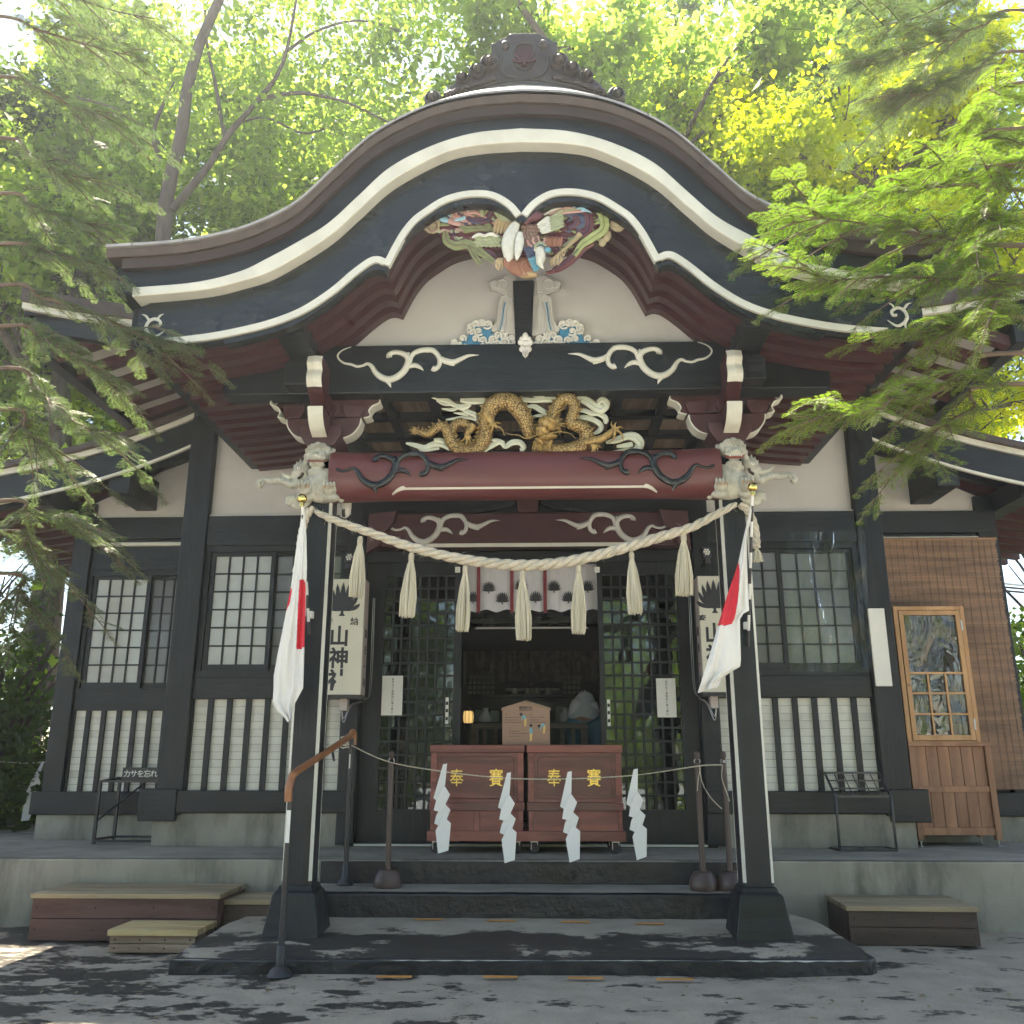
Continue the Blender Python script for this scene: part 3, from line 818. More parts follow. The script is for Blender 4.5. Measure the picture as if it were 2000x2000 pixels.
def window(x0, x1, z0, z1, y, cols, split, rows, darkside, skipmeet=False):
    """black sliding window: frame > sash stiles, muntins, panes; split = index of column where the second sash begins"""
    fw = 0.035
    g = G()
    g.box(x0 - 0.05, x1 + 0.05, y - 0.01, y + 0.07, z1, z1 + 0.05); g.box(x0 - 0.05, x1 + 0.05, y - 0.012, y + 0.07, z0 - 0.05, z0)
    g.box(x0 - 0.05, x0, y - 0.008, y + 0.068, z0, z1); g.box(x1, x1 + 0.05, y - 0.008, y + 0.068, z0, z1)
    W = part('window', g, 'black', label=None)
    xm = x0 + (x1 - x0) * split
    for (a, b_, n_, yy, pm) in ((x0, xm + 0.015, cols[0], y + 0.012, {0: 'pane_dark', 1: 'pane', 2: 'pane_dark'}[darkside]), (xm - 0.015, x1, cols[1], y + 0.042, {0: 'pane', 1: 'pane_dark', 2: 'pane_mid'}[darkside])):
        sg = G()
        sg.box(a, a + fw, yy, yy + 0.024, z0, z1); sg.box(b_ - fw, b_, yy, yy + 0.024, z0, z1)
        sg.box(a + fw, b_ - fw, yy + 0.001, yy + 0.023, z1 - 0.03, z1); sg.box(a + fw, b_ - fw, yy + 0.001, yy + 0.023, z0, z0 + 0.05)
        obj('sash', sg, MAT['black'], W)
        ax, bx, az, bz = a + fw, b_ - fw, z0 + 0.05, z1 - 0.03
        pw = (bx - ax) / n_; ph = (bz - az) / rows
        mv = G().box(-0.006, 0.006, 0, 0.014, az, bz).mesh('muntin', MAT['black'])
        mh = G().box(ax, bx, 0.001, 0.013, -0.006, 0.006).mesh('muntin', MAT['black'])
        mp_ = G().box(-pw / 2 + 0.001, pw / 2 - 0.001, 0, 0.004, -ph / 2 + 0.001, ph / 2 - 0.001).mesh('pane', MAT[pm])
        for k in range(1, n_): inst('muntin', mv, (ax + k * pw, yy + 0.004, 0), W)
        for k in range(1, rows): inst('muntin', mh, (0, yy + 0.004, az + k * ph), W)
        for i in range(n_):
            for j in range(rows):
                inst('pane', mp_, (ax + (i + .5) * pw, yy + 0.018, az + (j + .5) * ph), W, (random.uniform(-.006, .006), 0, random.uniform(-.006, .006)))
    return W
window(-2.55, -1.47, 1.69, 2.635, HY, (4, 4), 0.47, 6, 1)
window(1.47, 2.55, 1.69, 2.635, HY, (4, 4), 0.47, 6, 2)

# wings
for sgn in (-1, 1):
    part('wall_post', G().box(*sorted((3.80 * sgn, 3.96 * sgn)), WY - 0.04, WY + 0.14, 0.60, 3.2), 'black_v', bevel=0.006)
    part('wing_inner_post', G().box(*sorted((2.77 * sgn, 2.90 * sgn)), WY - 0.03, WY + 0.10, 0.60, 3.9), 'black_v', bevel=0.006)
    a, b_ = sorted((2.77 * sgn, 3.95 * sgn))
    part('wall_beam', G().box(a, b_, WY - 0.045, WY + 0.10, 2.88, 3.07), 'black', bevel=0.006)
    part('white_rail', G().box(*sorted((2.905 * sgn, 3.795 * sgn)), WY - 0.05, WY + 0.02, 2.815, 2.845), 'cream', bevel=0.004)
    part('head_board', G().box(*sorted((2.905 * sgn, 3.795 * sgn)), WY - 0.01, WY + 0.1, 2.60, 2.875), 'black')
    part('sill_rail', G().box(*sorted((2.905 * sgn, 3.795 * sgn)), WY - 0.01, WY + 0.1, 1.42, 1.56), 'black')
    part('ground_sill', G().box(*sorted((2.78 * sgn, 4.03 * sgn)), WY - 0.06, WY + 0.12, 0.60, 0.775), 'black', bevel=0.006)
    part('foundation', G().box(*sorted((2.79 * sgn, 3.98 * sgn)), WY - 0.03, WY + 0.4, DZ, 0.598), 'concrete', bevel=0.01)
    part('gable_plaster', G().prism([(2.78 * sgn, 3.07), (3.95 * sgn, 3.07), (3.95 * sgn, 3.16), (3.4 * sgn, 3.42), (2.78 * sgn, 3.80)], WY + 0.0, WY + 0.06), 'plaster')
    part('wing_side_wall', G().box(*sorted((3.84 * sgn, 3.92 * sgn)), WY + 0.14, 11, 0.6, 3.1), 'plank')
wainscot(-3.80, -2.90, WY, 0.775, 1.42, 7, 12, 0.036)
window(-3.77, -2.95, 1.60, 2.56, WY, (4, 3), 0.60, 6, 1)
part('wing_window_board', G().box(2.90, 3.80, WY + 0.03, WY + 0.06, 0.77, 2.6), 'black')

# wing roofs: curved bargeboards falling outwards, soffit with red rafters
def wing_roof(sgn):
    yf = 7.02
    ctrl = [(2.60, 3.90), (2.95, 3.735), (3.4, 3.565), (3.9, 3.425), (4.5, 3.30), (5.1, 3.215)]
    zf = curve_fn(ctrl)
    xs_ = list(np.linspace(2.74, 5.1, 40))
    mk = lambda top, bot, y0, y1: G().band([(x * sgn, zf(x) + top) for x in xs_], [(x * sgn, zf(x) + bot) for x in xs_], y0, y1)
    W = part('wing_roof', mk(0.062, 0.012, yf - 0.06, 11.5), 'roofedge', 30)
    part('wing_white_band', mk(0.010, -0.038, yf - 0.02, yf + 0.05), 'cream', 30, parent=W)
    part('wing_bargeboard', mk(-0.030, -0.275, yf + 0.005, yf + 0.045), 'black', 30, parent=W)
    lo = [x for x in xs_ if x <= 4.6]
    part('wing_white_trim', G().band([(x * sgn, zf(x) - 0.262) for x in lo], [(x * sgn, zf(x) - 0.285) for x in lo], yf - 0.008, yf + 0.02), 'cream', 30, parent=W)
    part('wing_soffit', mk(-0.07, -0.085, yf + 0.05, 11.4), 'plaster', 30, parent=W)
    for k in range(14):
        y = yf + 0.14 + k * 0.25
        xs2 = [x for x in xs_ if x > 2.8]
        part('rafter', G().band([(x * sgn, zf(x) - 0.086) for x in xs2], [(x * sgn, zf(x) - 0.165) for x in xs2], y, y + 0.075), 'maroon' if k > 1 else 'black', 30, parent=W)
    # purlin end with diagonal cheek
    a = zf(3.45) - 0.29
    part('purlin_end', G().box(*sorted((3.28 * sgn, 3.46 * sgn)), yf + 0.03, WY + 0.1, a - 0.12, a + 0.14), 'black', parent=W, bevel=0.006)
    part('eave_beam', G().box(*sorted((3.96 * sgn, 4.12 * sgn)), yf + 0.10, 11, zf(4.05) - 0.33, zf(4.05) - 0.166), 'black', parent=W, bevel=0.006)
wing_roof(-1); wing_roof(1)

# hall roof behind the porch: upturned front eave, side eaves, white boards and rafters
def hall_eave():
    ey = 5.62
    zc = lambda x: 3.80 + 0.20 * max(0, (abs(x) - 1.9) / 1.6) ** 2
    xs_ = list(np.linspace(-3.5, 3.5, 71))
    for sgn in (-1, 1):
        xo = [x for x in xs_ if x * sgn >= 2.3]
        part('hall_roof_edge', G().band([(x, zc(x) + 0.20) for x in xo], [(x, zc(x) + 0.10) for x in xo], ey - 0.05, ey + 0.3), 'roofedge', 30)
        part('hall_white_band', G().band([(x, zc(x) + 0.10) for x in xo], [(x, zc(x) + 0.055) for x in xo], ey - 0.02, ey + 0.2), 'cream', 30)
        part('hall_fascia', G().band([(x, zc(x) + 0.055) for x in xo], [(x, zc(x) - 0.07) for x in xo], ey + 0.02, ey + 0.10), 'black', 30)
        # side eave along Y
        y0, y1 = ey + 0.05, 11.5
        part('hall_side_eave', G().box(*sorted((3.30 * sgn, 3.40 * sgn)), y0, y1, 3.72, 3.86), 'black', bevel=0.006)
        part('hall_side_edge', G().box(*sorted((3.36 * sgn, 3.50 * sgn)), y0, y1, 3.87, 3.98), 'roofedge')
        # sloping soffit boards between rafters, rising to the wall
        zi, zo = 4.16, 3.80
        k = 0
        y = ey + 0.12
        while y < 8.2:
            g = G()
            xi, xo_ = 2.32 * sgn, 3.32 * sgn
            for (ya, yb_, dz0, dz1, mt, nm) in ((y, y + 0.075, -0.08, 0.0, 'maroon', 'rafter'), (y + 0.075, y + 0.31, 0.0, 0.012, 'plaster', 'soffit_board')):
                gg = G()
                gg.add([(xi, ya, zi + dz0), (xo_, ya, zo + dz0), (xo_, yb_, zo + dz0), (xi, yb_, zi + dz0), (xi, ya, zi + dz1), (xo_, ya, zo + dz1), (xo_, yb_, zo + dz1), (xi, yb_, zi + dz1)],
                       [(0, 3, 2, 1), (4, 5, 6, 7), (0, 1, 5, 4), (1, 2, 6, 5), (2, 3, 7, 6), (3, 0, 4, 7)])
                part(nm, gg, mt)
            y += 0.31
    # roof slopes
    g = G()
    g.add([(-3.48, 5.6, 4.0), (3.48, 5.6, 4.0), (2.2, 8.2, 5.3), (-2.2, 8.2, 5.3), (-3.48, 11.5, 4.0), (3.48, 11.5, 4.0)], [(0, 1, 2, 3), (0, 3, 4), (1, 5, 2), (3, 2, 5, 4)])
    part('hall_roof', g, 'roofmetal')
hall_eave()

# doors: two lattice leaves, opening between them, dark jambs
def door(x0, x1, lx0, lx1, cols, rows, z0=0.43, z1=2.61, lz0=0.665, lz1=2.44, y=7.09):
    g = G()
    g.box(x0, lx0, y, y + 0.05, z0, z1); g.box(lx1, x1, y, y + 0.05, z0, z1)
    g.box(lx0, lx1, y + .001, y + 0.049, lz1, z1); g.box(lx0, lx1, y + .001, y + 0.049, z0, lz0)
    D = part('lattice_door', g, 'black_v')
    pw = (lx1 - lx0) / cols; ph = (lz1 - lz0) / rows
    mv = G().box(-0.0075, 0.0075, 0, 0.022, lz0, lz1).mesh('lattice_bar', MAT['black_v'])
    mh = G().box(lx0, lx1, 0.002, 0.02, -0.008, 0.008).mesh('lattice_bar', MAT['black'])
    mp_ = G().box(-pw / 2, pw / 2, 0, 0.003, -ph / 2, ph / 2).mesh('pane', MAT['glass'])
    for k in range(1, cols): inst('lattice_bar', mv, (lx0 + k * pw, y + 0.006, 0), D)
    for k in range(1, rows): inst('lattice_bar', mh, (0, y + 0.006, lz0 + k * ph), D)
    for i in range(cols):
        for j in range(rows):
            inst('pane', mp_, (lx0 + (i + .5) * pw, y + 0.033, lz0 + (j + .5) * ph), D, (random.uniform(-.01, .01), 0, random.uniform(-.01, .01)))
    return D
door(-1.295, -0.525, -1.14, -0.585, 8, 18)
door(0.545, 1.295, 0.585, 1.16, 8, 18)
part('door_threshold', G().box(-1.3, 1.3, 7.03, 7.22, DZ + 0.004, 0.43), 'black', bevel=0.004)
part('door_track', G().box(-1.29, 1.29, 7.02, 7.034, 0.412, 0.428), 'cream')
part('door_head', G().box(-1.295, 1.295, 7.06, 7.18, 2.545, 2.63), 'black', bevel=0.004)
for sgn in (-1, 1):
    part('jamb_panel', G().box(*sorted((1.29 * sgn, 1.43 * sgn)), 7.03, 7.2, 0.42, 2.68), 'black_v')
# finger plates and small tags on the doors
MAT['paper'] = M('white_paper', (0.72, 0.72, 0.68), rough=0.85, var=0.04, bump=0.1, bscale=20)
for x, z in ((at(873, 1388, 7.085).x, at(873, 1388, 7.085).z), (at(1189, 1392, 7.085).x, at(1189, 1392, 7.085).z)):
    p = part('finger_plate', G().box(x - 0.012, x + 0.012, 7.078, 7.089, z - 0.1, z + 0.1), 'paper', bevel=0.002)
    for dz in (-0.06, 0.0, 0.055):
        part('plate_slot', G().box(x - 0.009, x + 0.009, 7.074, 7.0785, z + dz - 0.012, z + dz + 0.012), 'black', parent=p)
# ================================================================ CARVINGS ON THE SHRINE
def crop(x0, y0, x1, y1, w):
    """reading coordinates of an enlarged detail -> photograph pixels"""
    k = (x1 - x0) / w
    return lambda x, y: (x0 + x * k, y0 + y * k)
def taper(n, r0, r1, r2=None):
    return [lerp(r0, r1, i / (n - 1)) for i in range(n)] if r2 is None else [interp(i / (n - 1), [0, 0.5, 1], [r0, r1, r2]) for i in range(n)]

# --- scroll carvings on the three beams
SCROLL = [  # strokes in units of the photograph around the curl, with stroke half-widths
    ([(95, 225), (50, 243), (25, 270), (32, 297), (62, 320), (100, 328), (130, 340), (165, 335), (186, 325), (210, 340), (235, 380), (270, 408), (310, 418), (350, 403), (385, 370), (402, 332), (405, 300), (385, 275), (350, 262), (320, 263), (302, 276), (303, 290)],
     [2, 3, 4, 4, 5, 6, 6, 6, 7, 9, 12, 14, 15, 15, 15, 14, 13, 12, 11, 11, 12, 13]),
    ([(370, 388), (408, 340), (420, 290), (440, 265), (480, 250), (530, 251), (560, 275), (575, 310), (570, 345), (550, 361), (537, 356)], [3, 9, 10, 11, 12, 12, 11, 10, 10, 12, 13]),
    ([(540, 262), (580, 300), (612, 318), (650, 322), (690, 304), (730, 286), (785, 283)], [4, 11, 14, 13, 10, 7, 1]),
    ([(405, 345), (440, 338), (468, 350), (490, 370)], [10, 11, 8, 1]),
    ([(262, 405), (300, 428), (318, 465)], [8, 11, 1]),
    ([(400, 320), (402, 285), (405, 262)], [8, 11, 4]),
    ([(500, 256), (530, 250), (549, 240)], [8, 9, 1]),
    ([(600, 322), (640, 335), (655, 345)], [8, 8, 1]),
]
def scroll(cx, cz, k, y, mat, mirror, skip=(), cut=0):
    """k metres per unit; (cx, cz) = place of unit point (400, 330)"""
    g = G()
    for i, (pts, rs) in enumerate(SCROLL):
        if i in skip: continue
        if i == 0 and cut: pts, rs = pts[cut:], rs[cut:]
        sp = spline([(p[0], p[1], r) for p, r in zip(pts, rs)], 4)
        path = [(cx + (-1 if mirror else 1) * (p[0] - 400) * k, y, cz - (p[1] - 330) * k) for p in sp]
        g.tube(path, [max(0.9, p[2] * 1.3) * k for p in sp], 8, flat=0.75)
    return part('scroll_carving', g, mat, 60)
for mir in (False, True):
    s_ = 1 if mir else -1
    scroll(s_ * 0.735, 3.425, 0.00118, BY - 0.056, 'cream', mir)
    scroll(s_ * 0.79, 2.722, 0.00118, BY - 0.083, MAT['black_gloss'], mir, cut=5)
    scroll(s_ * 0.70, 2.775, 0.00125, 6.872, 'grey_carve', mir)
    # scroll on the bargeboard tail
    g = G()
    for pts, rs in (([(0.10, 0.02), (0.055, -0.015), (0.02, -0.005), (-0.01, 0.03), (0.0, 0.075), (0.035, 0.095), (0.07, 0.075), (0.065, 0.05), (0.045, 0.05)], [2, 7, 9, 9, 9, 9, 8, 8, 8]),
                    ([(0.0, 0.09), (-0.02, 0.115), (-0.045, 0.125)], [7, 6, 1]), ([(-0.005, 0.03), (0.005, -0.01), (-0.0, -0.05)], [8, 6, 1]), ([(0.05, 0.09), (0.065, 0.115), (0.085, 0.125)], [6, 5, 1])):
        sp = spline([(a, b, r) for (a, b), r in zip(pts, rs)], 4)
        g.tube([((2.14 - p[0]) * s_, 4.655, 3.36 + p[1]) for p in sp], [max(1, p[2]) * 0.0011 for p in sp], 8, flat=0.8)
    part('tail_scroll', g, 'cream', 60)

# --- dragon in the frieze over the red beam
MAT['gold'] = None
def gold_mat():
    m, nt, b = nodes('gilded_scales')
    N = nt.nodes; L = nt.links
    tc = N.new('ShaderNodeTexCoord'); v = N.new('ShaderNodeTexVoronoi'); v.inputs['Scale'].default_value = 62; v.feature = 'DISTANCE_TO_EDGE'
    mp = N.new('ShaderNodeMapping'); mp.inputs['Scale'].default_value = (1, 0.4, 1)
    L.new(tc.outputs['Object'], mp.inputs['Vector']); L.new(mp.outputs[0], v.inputs['Vector'])
    r = N.new('ShaderNodeValToRGB'); r.color_ramp.elements[0].color = (0.05, 0.025, 0.01, 1); r.color_ramp.elements[1].color = (0.46, 0.31, 0.12, 1)
    r.color_ramp.elements[0].position = 0.01; r.color_ramp.elements[1].position = 0.16
    L.new(v.outputs['Distance'], r.inputs['Fac']); L.new(r.outputs[0], b.inputs['Base Color'])
    b.inputs['Metallic'].default_value = 0.4; b.inputs['Roughness'].default_value = 0.5
    bp = N.new('ShaderNodeBump'); bp.inputs['Strength'].default_value = 0.6; bp.inputs['Distance'].default_value = 0.006; 
    L.new(v.outputs['Distance'], bp.inputs['Height']); L.new(bp.outputs[0], b.inputs['Normal'])
    return m
MAT['gold'] = gold_mat()
MAT['goldplain'] = M('gilded_wood', (0.42, 0.28, 0.10), rough=0.48, metal=0.4, var=0.4, vscale=45, bump=0.6, bscale=120, dirt=(0.08, 0.04, 0.015), damt=0.8, dscale=40)
MAT['cloud'] = M('pale_cloud_paint', (0.60, 0.60, 0.46), rough=0.55, var=0.1, vscale=10, bump=0.15)
cd = crop(780, 740, 1280, 920, 1932)
KP = 0.000845             # metres per reading unit at the dragon's depth
def dpath(pts, y=5.31, n=5):
    sp = spline([(p[0], p[1], p[2] if len(p) > 2 else 0) for p in pts], n)
    return [at(*cd(p[0], p[1]), y + p[2] * KP) for p in sp]
def dragon():
    D = part('dragon_carving', (lambda g: g)(body_g), 'gold', 60, label='gilded carved dragon coiling among pale clouds')
    return D
body_g = G()
b1 = [(120, 392), (170, 408), (215, 418), (265, 385), (310, 355), (350, 375), (375, 430), (405, 495), (455, 540), (520, 552), (585, 530), (630, 470), (652, 400), (655, 320), (672, 250), (720, 190), (790, 165), (860, 190), (915, 250), (955, 320), (975, 400), (975, 455)]
r1 = [16, 22, 26, 30, 34, 38, 42, 46, 50, 54, 56, 58, 58, 58, 62, 66, 68, 68, 64, 58, 46, 24]
sp = spline([(p[0], p[1], r) for p, r in zip(b1, r1)], 5)
body_g.tube([at(*cd(p[0], p[1]), 5.32 - 0.02 * math.sin(i * 0.09)) for i, p in enumerate(sp)], [p[2] * KP for p in sp], 12)
b2 = [(400, 520), (395, 440), (405, 370), (445, 330), (500, 340), (540, 380), (560, 400)]
sp2 = spline([(p[0], p[1], r) for p, r in zip(b2, [30, 36, 38, 36, 34, 30, 20])], 5)
body_g.tube([at(*cd(p[0], p[1]), 5.335) for p in sp2], [p[2] * KP for p in sp2], 10)
b3 = [(1120, 330), (1160, 270), (1195, 200), (1240, 155), (1295, 160), (1322, 215), (1305, 280), (1290, 335), (1340, 355), (1395, 380), (1415, 440), (1390, 500), (1320, 530), (1240, 540), (1160, 535), (1090, 510), (1060, 480)]
r3 = [40, 42, 44, 46, 46, 44, 42, 42, 46, 52, 56, 58, 58, 54, 48, 40, 26]
sp3 = spline([(p[0], p[1], r) for p, r in zip(b3, r3)], 5)
body_g.tube([at(*cd(p[0], p[1]), 5.32 - 0.03 * math.sin(i * 0.06)) for i, p in enumerate(sp3)], [p[2] * KP for p in sp3], 12)
DR = dragon()
def spikes(sp, side, step, ln, name='dorsal_fin'):
    g = G()
    for i in range(2, len(sp) - 2, step):
        a = Vector((sp[i][0], sp[i][1])); t = Vector((sp[i + 1][0] - sp[i - 1][0], sp[i + 1][1] - sp[i - 1][1])).normalized()
        nr = Vector((t[1], -t[0])) * side
        r = sp[i][2]
        p0 = a + nr * r * 0.85 - t * 12; p1 = a + nr * r * 0.85 + t * 12; tip = a + nr * (r + ln) - t * 10
        y = 5.30
        A, B_, T = at(*cd(*p0), y), at(*cd(*p1), y), at(*cd(*tip), y + 0.005)
        off = Vector((0, 0.012, 0))
        g.add([A - off, B_ - off, A + off, B_ + off, T], [(0, 1, 4), (2, 4, 3), (0, 4, 2), (1, 3, 4), (0, 2, 3, 1)])
    part(name, g, 'goldplain', parent=DR, kind='stuff')
spikes(sp, 1, 3, 26); spikes(sp3, 1, 3, 22)
# head, mane, whiskers, claws
def E3(g, x, y, rx, ry, rz_, rot=0, d=0.0, seg=10):
    c = at(*cd(x, y), 5.26 + d)
    g.ell(c, (rx * 1.25 * KP, ry * 1.1 * KP, rz_ * 1.25 * KP), Euler((0, R(rot), 0)), seg, 8)
g = G()
E3(g, 1120, 340, 62, 55, 46, 30); E3(g, 1080, 390, 44, 45, 30, 30, -0.01); E3(g, 1062, 412, 26, 30, 22, 20, -0.02)
E3(g, 1120, 440, 58, 40, 18, -8, 0); E3(g, 1055, 470, 30, 26, 14, 40, 0.0); E3(g, 1140, 312, 40, 40, 16, 30, -0.035)
E3(g, 1092, 372, 12, 12, 12, 0, -0.045); E3(g, 1150, 330, 14, 14, 12, 0, -0.045); E3(g, 1068, 398, 10, 12, 10, 0, -0.05); E3(g, 1050, 410, 10, 12, 10, 0, -0.045)
part('head', g, 'goldplain', 60, parent=DR)
g = G()
for k in range(16):
    a = lerp(-70, 60, k / 15)
    ox, oy = 1165 + 10 * math.sin(k), 350 + 5 * math.cos(k * 2)
    ln = 75 + 25 * math.sin(k * 1.7)
    ex, ey = ox + ln * math.cos(R(a)), oy + ln * math.sin(R(a))
    mx_, my_ = lerp(ox, ex, .6) + 8 * math.sin(k * 3), lerp(oy, ey, .6) - 8
    s3 = spline([(ox, oy, 0), (mx_, my_, 0), (ex, ey, 0)], 4)
    g.tube([at(*cd(p[0], p[1]), 5.275) for p in s3], [lerp(11, 1.5, i / (len(s3) - 1)) * KP for i in range(len(s3))], 6)
for k in range(12):            # beard
    ox = 1020 + 12 * k; oy = 470 + 4 * math.sin(k)
    s3 = spline([(ox, oy, 0), (ox - 12, oy + 40, 0), (ox - 22 + 6 * math.sin(k * 2), oy + 78, 0)], 4)
    g.tube([at(*cd(p[0], p[1]), 5.285) for p in s3], [lerp(9, 1.5, i / (len(s3) - 1)) * KP for i in range(len(s3))], 6)
for s3 in ([(1150, 300), (1190, 250), (1240, 225), (1265, 180)], [(1130, 300), (1135, 250), (1130, 215)]):  # horns
    q = spline([(a, b, 0) for a, b in s3], 4)
    g.tube([at(*cd(p[0], p[1]), 5.25) for p in q], [lerp(11, 2, i / (len(q) - 1)) * KP for i in range(len(q))], 6)
part('mane', g, 'goldplain', 60, parent=DR, kind='stuff')
g = G()
for s3 in ([(1050, 420), (960, 450), (900, 425), (840, 420), (790, 400)], [(1075, 430), (1200, 400), (1290, 415), (1330, 450)]):
    q = spline([(a, b, 0) for a, b in s3], 6)
    g.tube([at(*cd(p[0], p[1]), 5.235) for p in q], [lerp(6, 2, i / (len(q) - 1)) * KP for i in range(len(q))], 6)
part('whiskers', g, 'goldplain', 60, parent=DR, kind='stuff')
def claw(base, arm, tips, nm='claw'):
    g = G()
    q = spline([(a, b, r) for a, b, r in arm], 5)
    g.tube([at(*cd(p[0], p[1]), 5.29) for p in q], [p[2] * KP for p in q], 10)
    for tx, ty in tips:
        ex, ey = base
        mx_, my_ = lerp(ex, tx, .55) + 0.18 * (ty - ey), lerp(ey, ty, .55) - 0.18 * (tx - ex)
        q = spline([(ex, ey, 0), (mx_, my_, 0), (tx, ty, 0)], 4)
        g.tube([at(*cd(p[0], p[1]), 5.27) for p in q], [lerp(13, 2, i / (len(q) - 1)) * KP for i in range(len(q))], 7)
    part(nm, g, 'goldplain', 60, parent=DR)
claw((1630, 380), [(1400, 480, 34), (1460, 470, 32), (1530, 450, 30), (1590, 410, 26), (1630, 380, 20)], [(1600, 320), (1640, 325), (1690, 370), (1690, 470), (1570, 490)])
claw((1460, 500), [(1390, 480, 30), (1430, 480, 24), (1460, 500, 18)], [(1500, 545), (1470, 560), (1440, 560), (1520, 520)])
claw((700, 345), [(650, 260, 36), (680, 300, 32), (700, 345, 26)], [(640, 345), (690, 400), (735, 385), (795, 430), (770, 340)])
claw((505, 430), [(560, 350, 30), (530, 390, 26), (505, 430, 20)], [(450, 470), (490, 510), (530, 500), (545, 450)])
g = G()        # tail tuft
for k in range(9):
    a = R(lerp(120, 245, k / 8)); ln = 55 + 12 * math.sin(k * 2.3)
    q = [(140, 392), (140 + ln * .6 * math.cos(a), 392 - ln * .55 * math.sin(a) * .8), (140 + ln * 1.15 * math.cos(a), 392 - ln * .9 * math.sin(a) * .8)]
    q = spline([(x, y, 0) for x, y in q], 3)
    g.tube([at(*cd(p[0], p[1]), 5.31) for p in q], [lerp(8, 1.5, i / (len(q) - 1)) * KP for i in range(len(q))], 6)
part('tail_tuft', g, 'goldplain', 60, parent=DR, kind='stuff')
CL = [
    [(220, 128, 6), (300, 150, 16), (360, 165, 22), (420, 200, 18), (480, 210, 26), (530, 190, 20), (500, 175, 14)],
    [(280, 165, 5), (340, 190, 12), (400, 190, 12)], [(320, 225, 5), (400, 232, 14), (450, 215, 16), (520, 250, 20), (570, 270, 20), (580, 300, 16)],
    [(410, 255, 4), (470, 262, 12), (520, 270, 10)], [(350, 308, 5), (420, 300, 12), (480, 290, 12), (560, 300, 14), (620, 330, 24), (640, 350, 20)],
    [(460, 160, 16), (560, 165, 26), (640, 160, 26)], [(640, 150, 18), (740, 148, 16), (900, 150, 22), (1000, 160, 20), (1100, 150, 26), (1180, 150, 26)],
    [(990, 125, 5), (1060, 128, 14), (1130, 105, 18), (1210, 102, 20), (1290, 120, 24), (1360, 140, 30), (1420, 170, 34), (1470, 205, 36), (1530, 220, 40), (1560, 180, 28), (1530, 155, 22), (1500, 180, 20)],
    [(940, 215, 6), (1010, 205, 18), (1060, 230, 22), (1110, 260, 18)], [(980, 290, 6), (1060, 275, 12), (1100, 285, 12)],
    [(1330, 235, 8), (1400, 240, 18), (1450, 260, 20), (1500, 260, 20), (1550, 290, 22), (1560, 330, 18)],
    [(1330, 290, 10), (1400, 290, 20), (1470, 310, 20), (1520, 350, 20), (1510, 390, 18), (1450, 420, 6)],
    [(50, 485, 8), (120, 500, 18), (190, 520, 22), (260, 490, 22), (320, 490, 26), (380, 520, 24)], [(260, 462, 14), (310, 462, 18), (340, 480, 16)], [(150, 538, 6), (220, 532, 16), (300, 515, 18)],
    [(640, 545, 14), (700, 500, 22), (760, 475, 20), (800, 510, 18), (850, 480, 22), (910, 480, 22), (940, 520, 20), (910, 535, 12)], [(680, 460, 6), (740, 462, 14), (790, 485, 14)],
    [(1560, 480, 10), (1640, 460, 24), (1720, 430, 28), (1780, 440, 36), (1815, 490, 34), (1780, 540, 26), (1700, 545, 22), (1600, 555, 10)], [(1640, 510, 10), (1720, 500, 20), (1760, 490, 18)],
]
for st_ in CL:
    sp_ = spline([(p[0], p[1], p[2]) for p in st_], 5)
    g = G()
    for off, rr in ((0, 1.0), (0.55, 0.55)):
        path = [at(*cd(p[0], p[1] + off * p[2]), 5.355 - (0.02 if off else 0)) for p in sp_]
        g.tube(path, [max(2, p[2] * rr) * KP for p in sp_], 8, flat=0.6)
    part('cloud', g, 'cloud', 60, parent=DR)

# --- phoenix under the gable peak
cpL = crop(820, 360, 1240, 780, 1932)
PK = 420 / 1932 * 0.00331      # at the king post
PKP = 420 / 1932 * 0.00301     # at the phoenix
PYc = 4.745
COL = {'olive': (0.20, 0.22, 0.10), 'sage': (0.30, 0.33, 0.20), 'wine': (0.13, 0.04, 0.055), 'navy': (0.05, 0.065, 0.12), 'teal': (0.10, 0.30, 0.38), 'rust': (0.28, 0.12, 0.07), 'bone': (0.60, 0.59, 0.52), 'sky': (0.28, 0.50, 0.62),
       'tan': (0.42, 0.31, 0.17), 'gold2': (0.40, 0.33, 0.20), 'brown': (0.20, 0.12, 0.09), 'lime': (0.36, 0.40, 0.16), 'pink': (0.45, 0.25, 0.22), 'blue': (0.06, 0.25, 0.42)}
for k_, c_ in COL.items():
    MAT['ph_' + k_] = M('phoenix_' + k_, c_, rough=0.55, var=0.18, vscale=25, bump=0.3, bscale=70)
back_poly = [(90, 300), (180, 200), (330, 150), (560, 110), (760, 160), (900, 270), (950, 270), (1080, 150), (1300, 110), (1480, 130), (1640, 220), (1700, 330), (1680, 450), (1480, 560), (1250, 600), (1100, 640), (900, 640), (720, 580), (480, 590), (300, 560), (180, 450)]
gb = G(); pts_ = [at(*cpL(*p), 4.77) for p in back_poly]
gb.prism([(p.x, p.z) for p in pts_], 4.762, 4.795)
PHX = part('phoenix_carving', gb, 'ph_wine', label='painted carved phoenix with spread wings under the gable peak')
PNAME = 'feather'
def ps(pts, col, d=0.0, n=5, flat=0.55, seg=8):
    sp_ = spline([(p[0], p[1], p[2]) for p in pts], n)
    g = G().tube([at(*cpL(p[0], p[1]), PYc + d) for p in sp_], [max(0.8, p[2]) * PKP for p in sp_], seg, flat=flat)
    obj('talon' if col == 'tan' and d < -0.04 else PNAME, g, MAT['ph_' + col], PHX, 60)
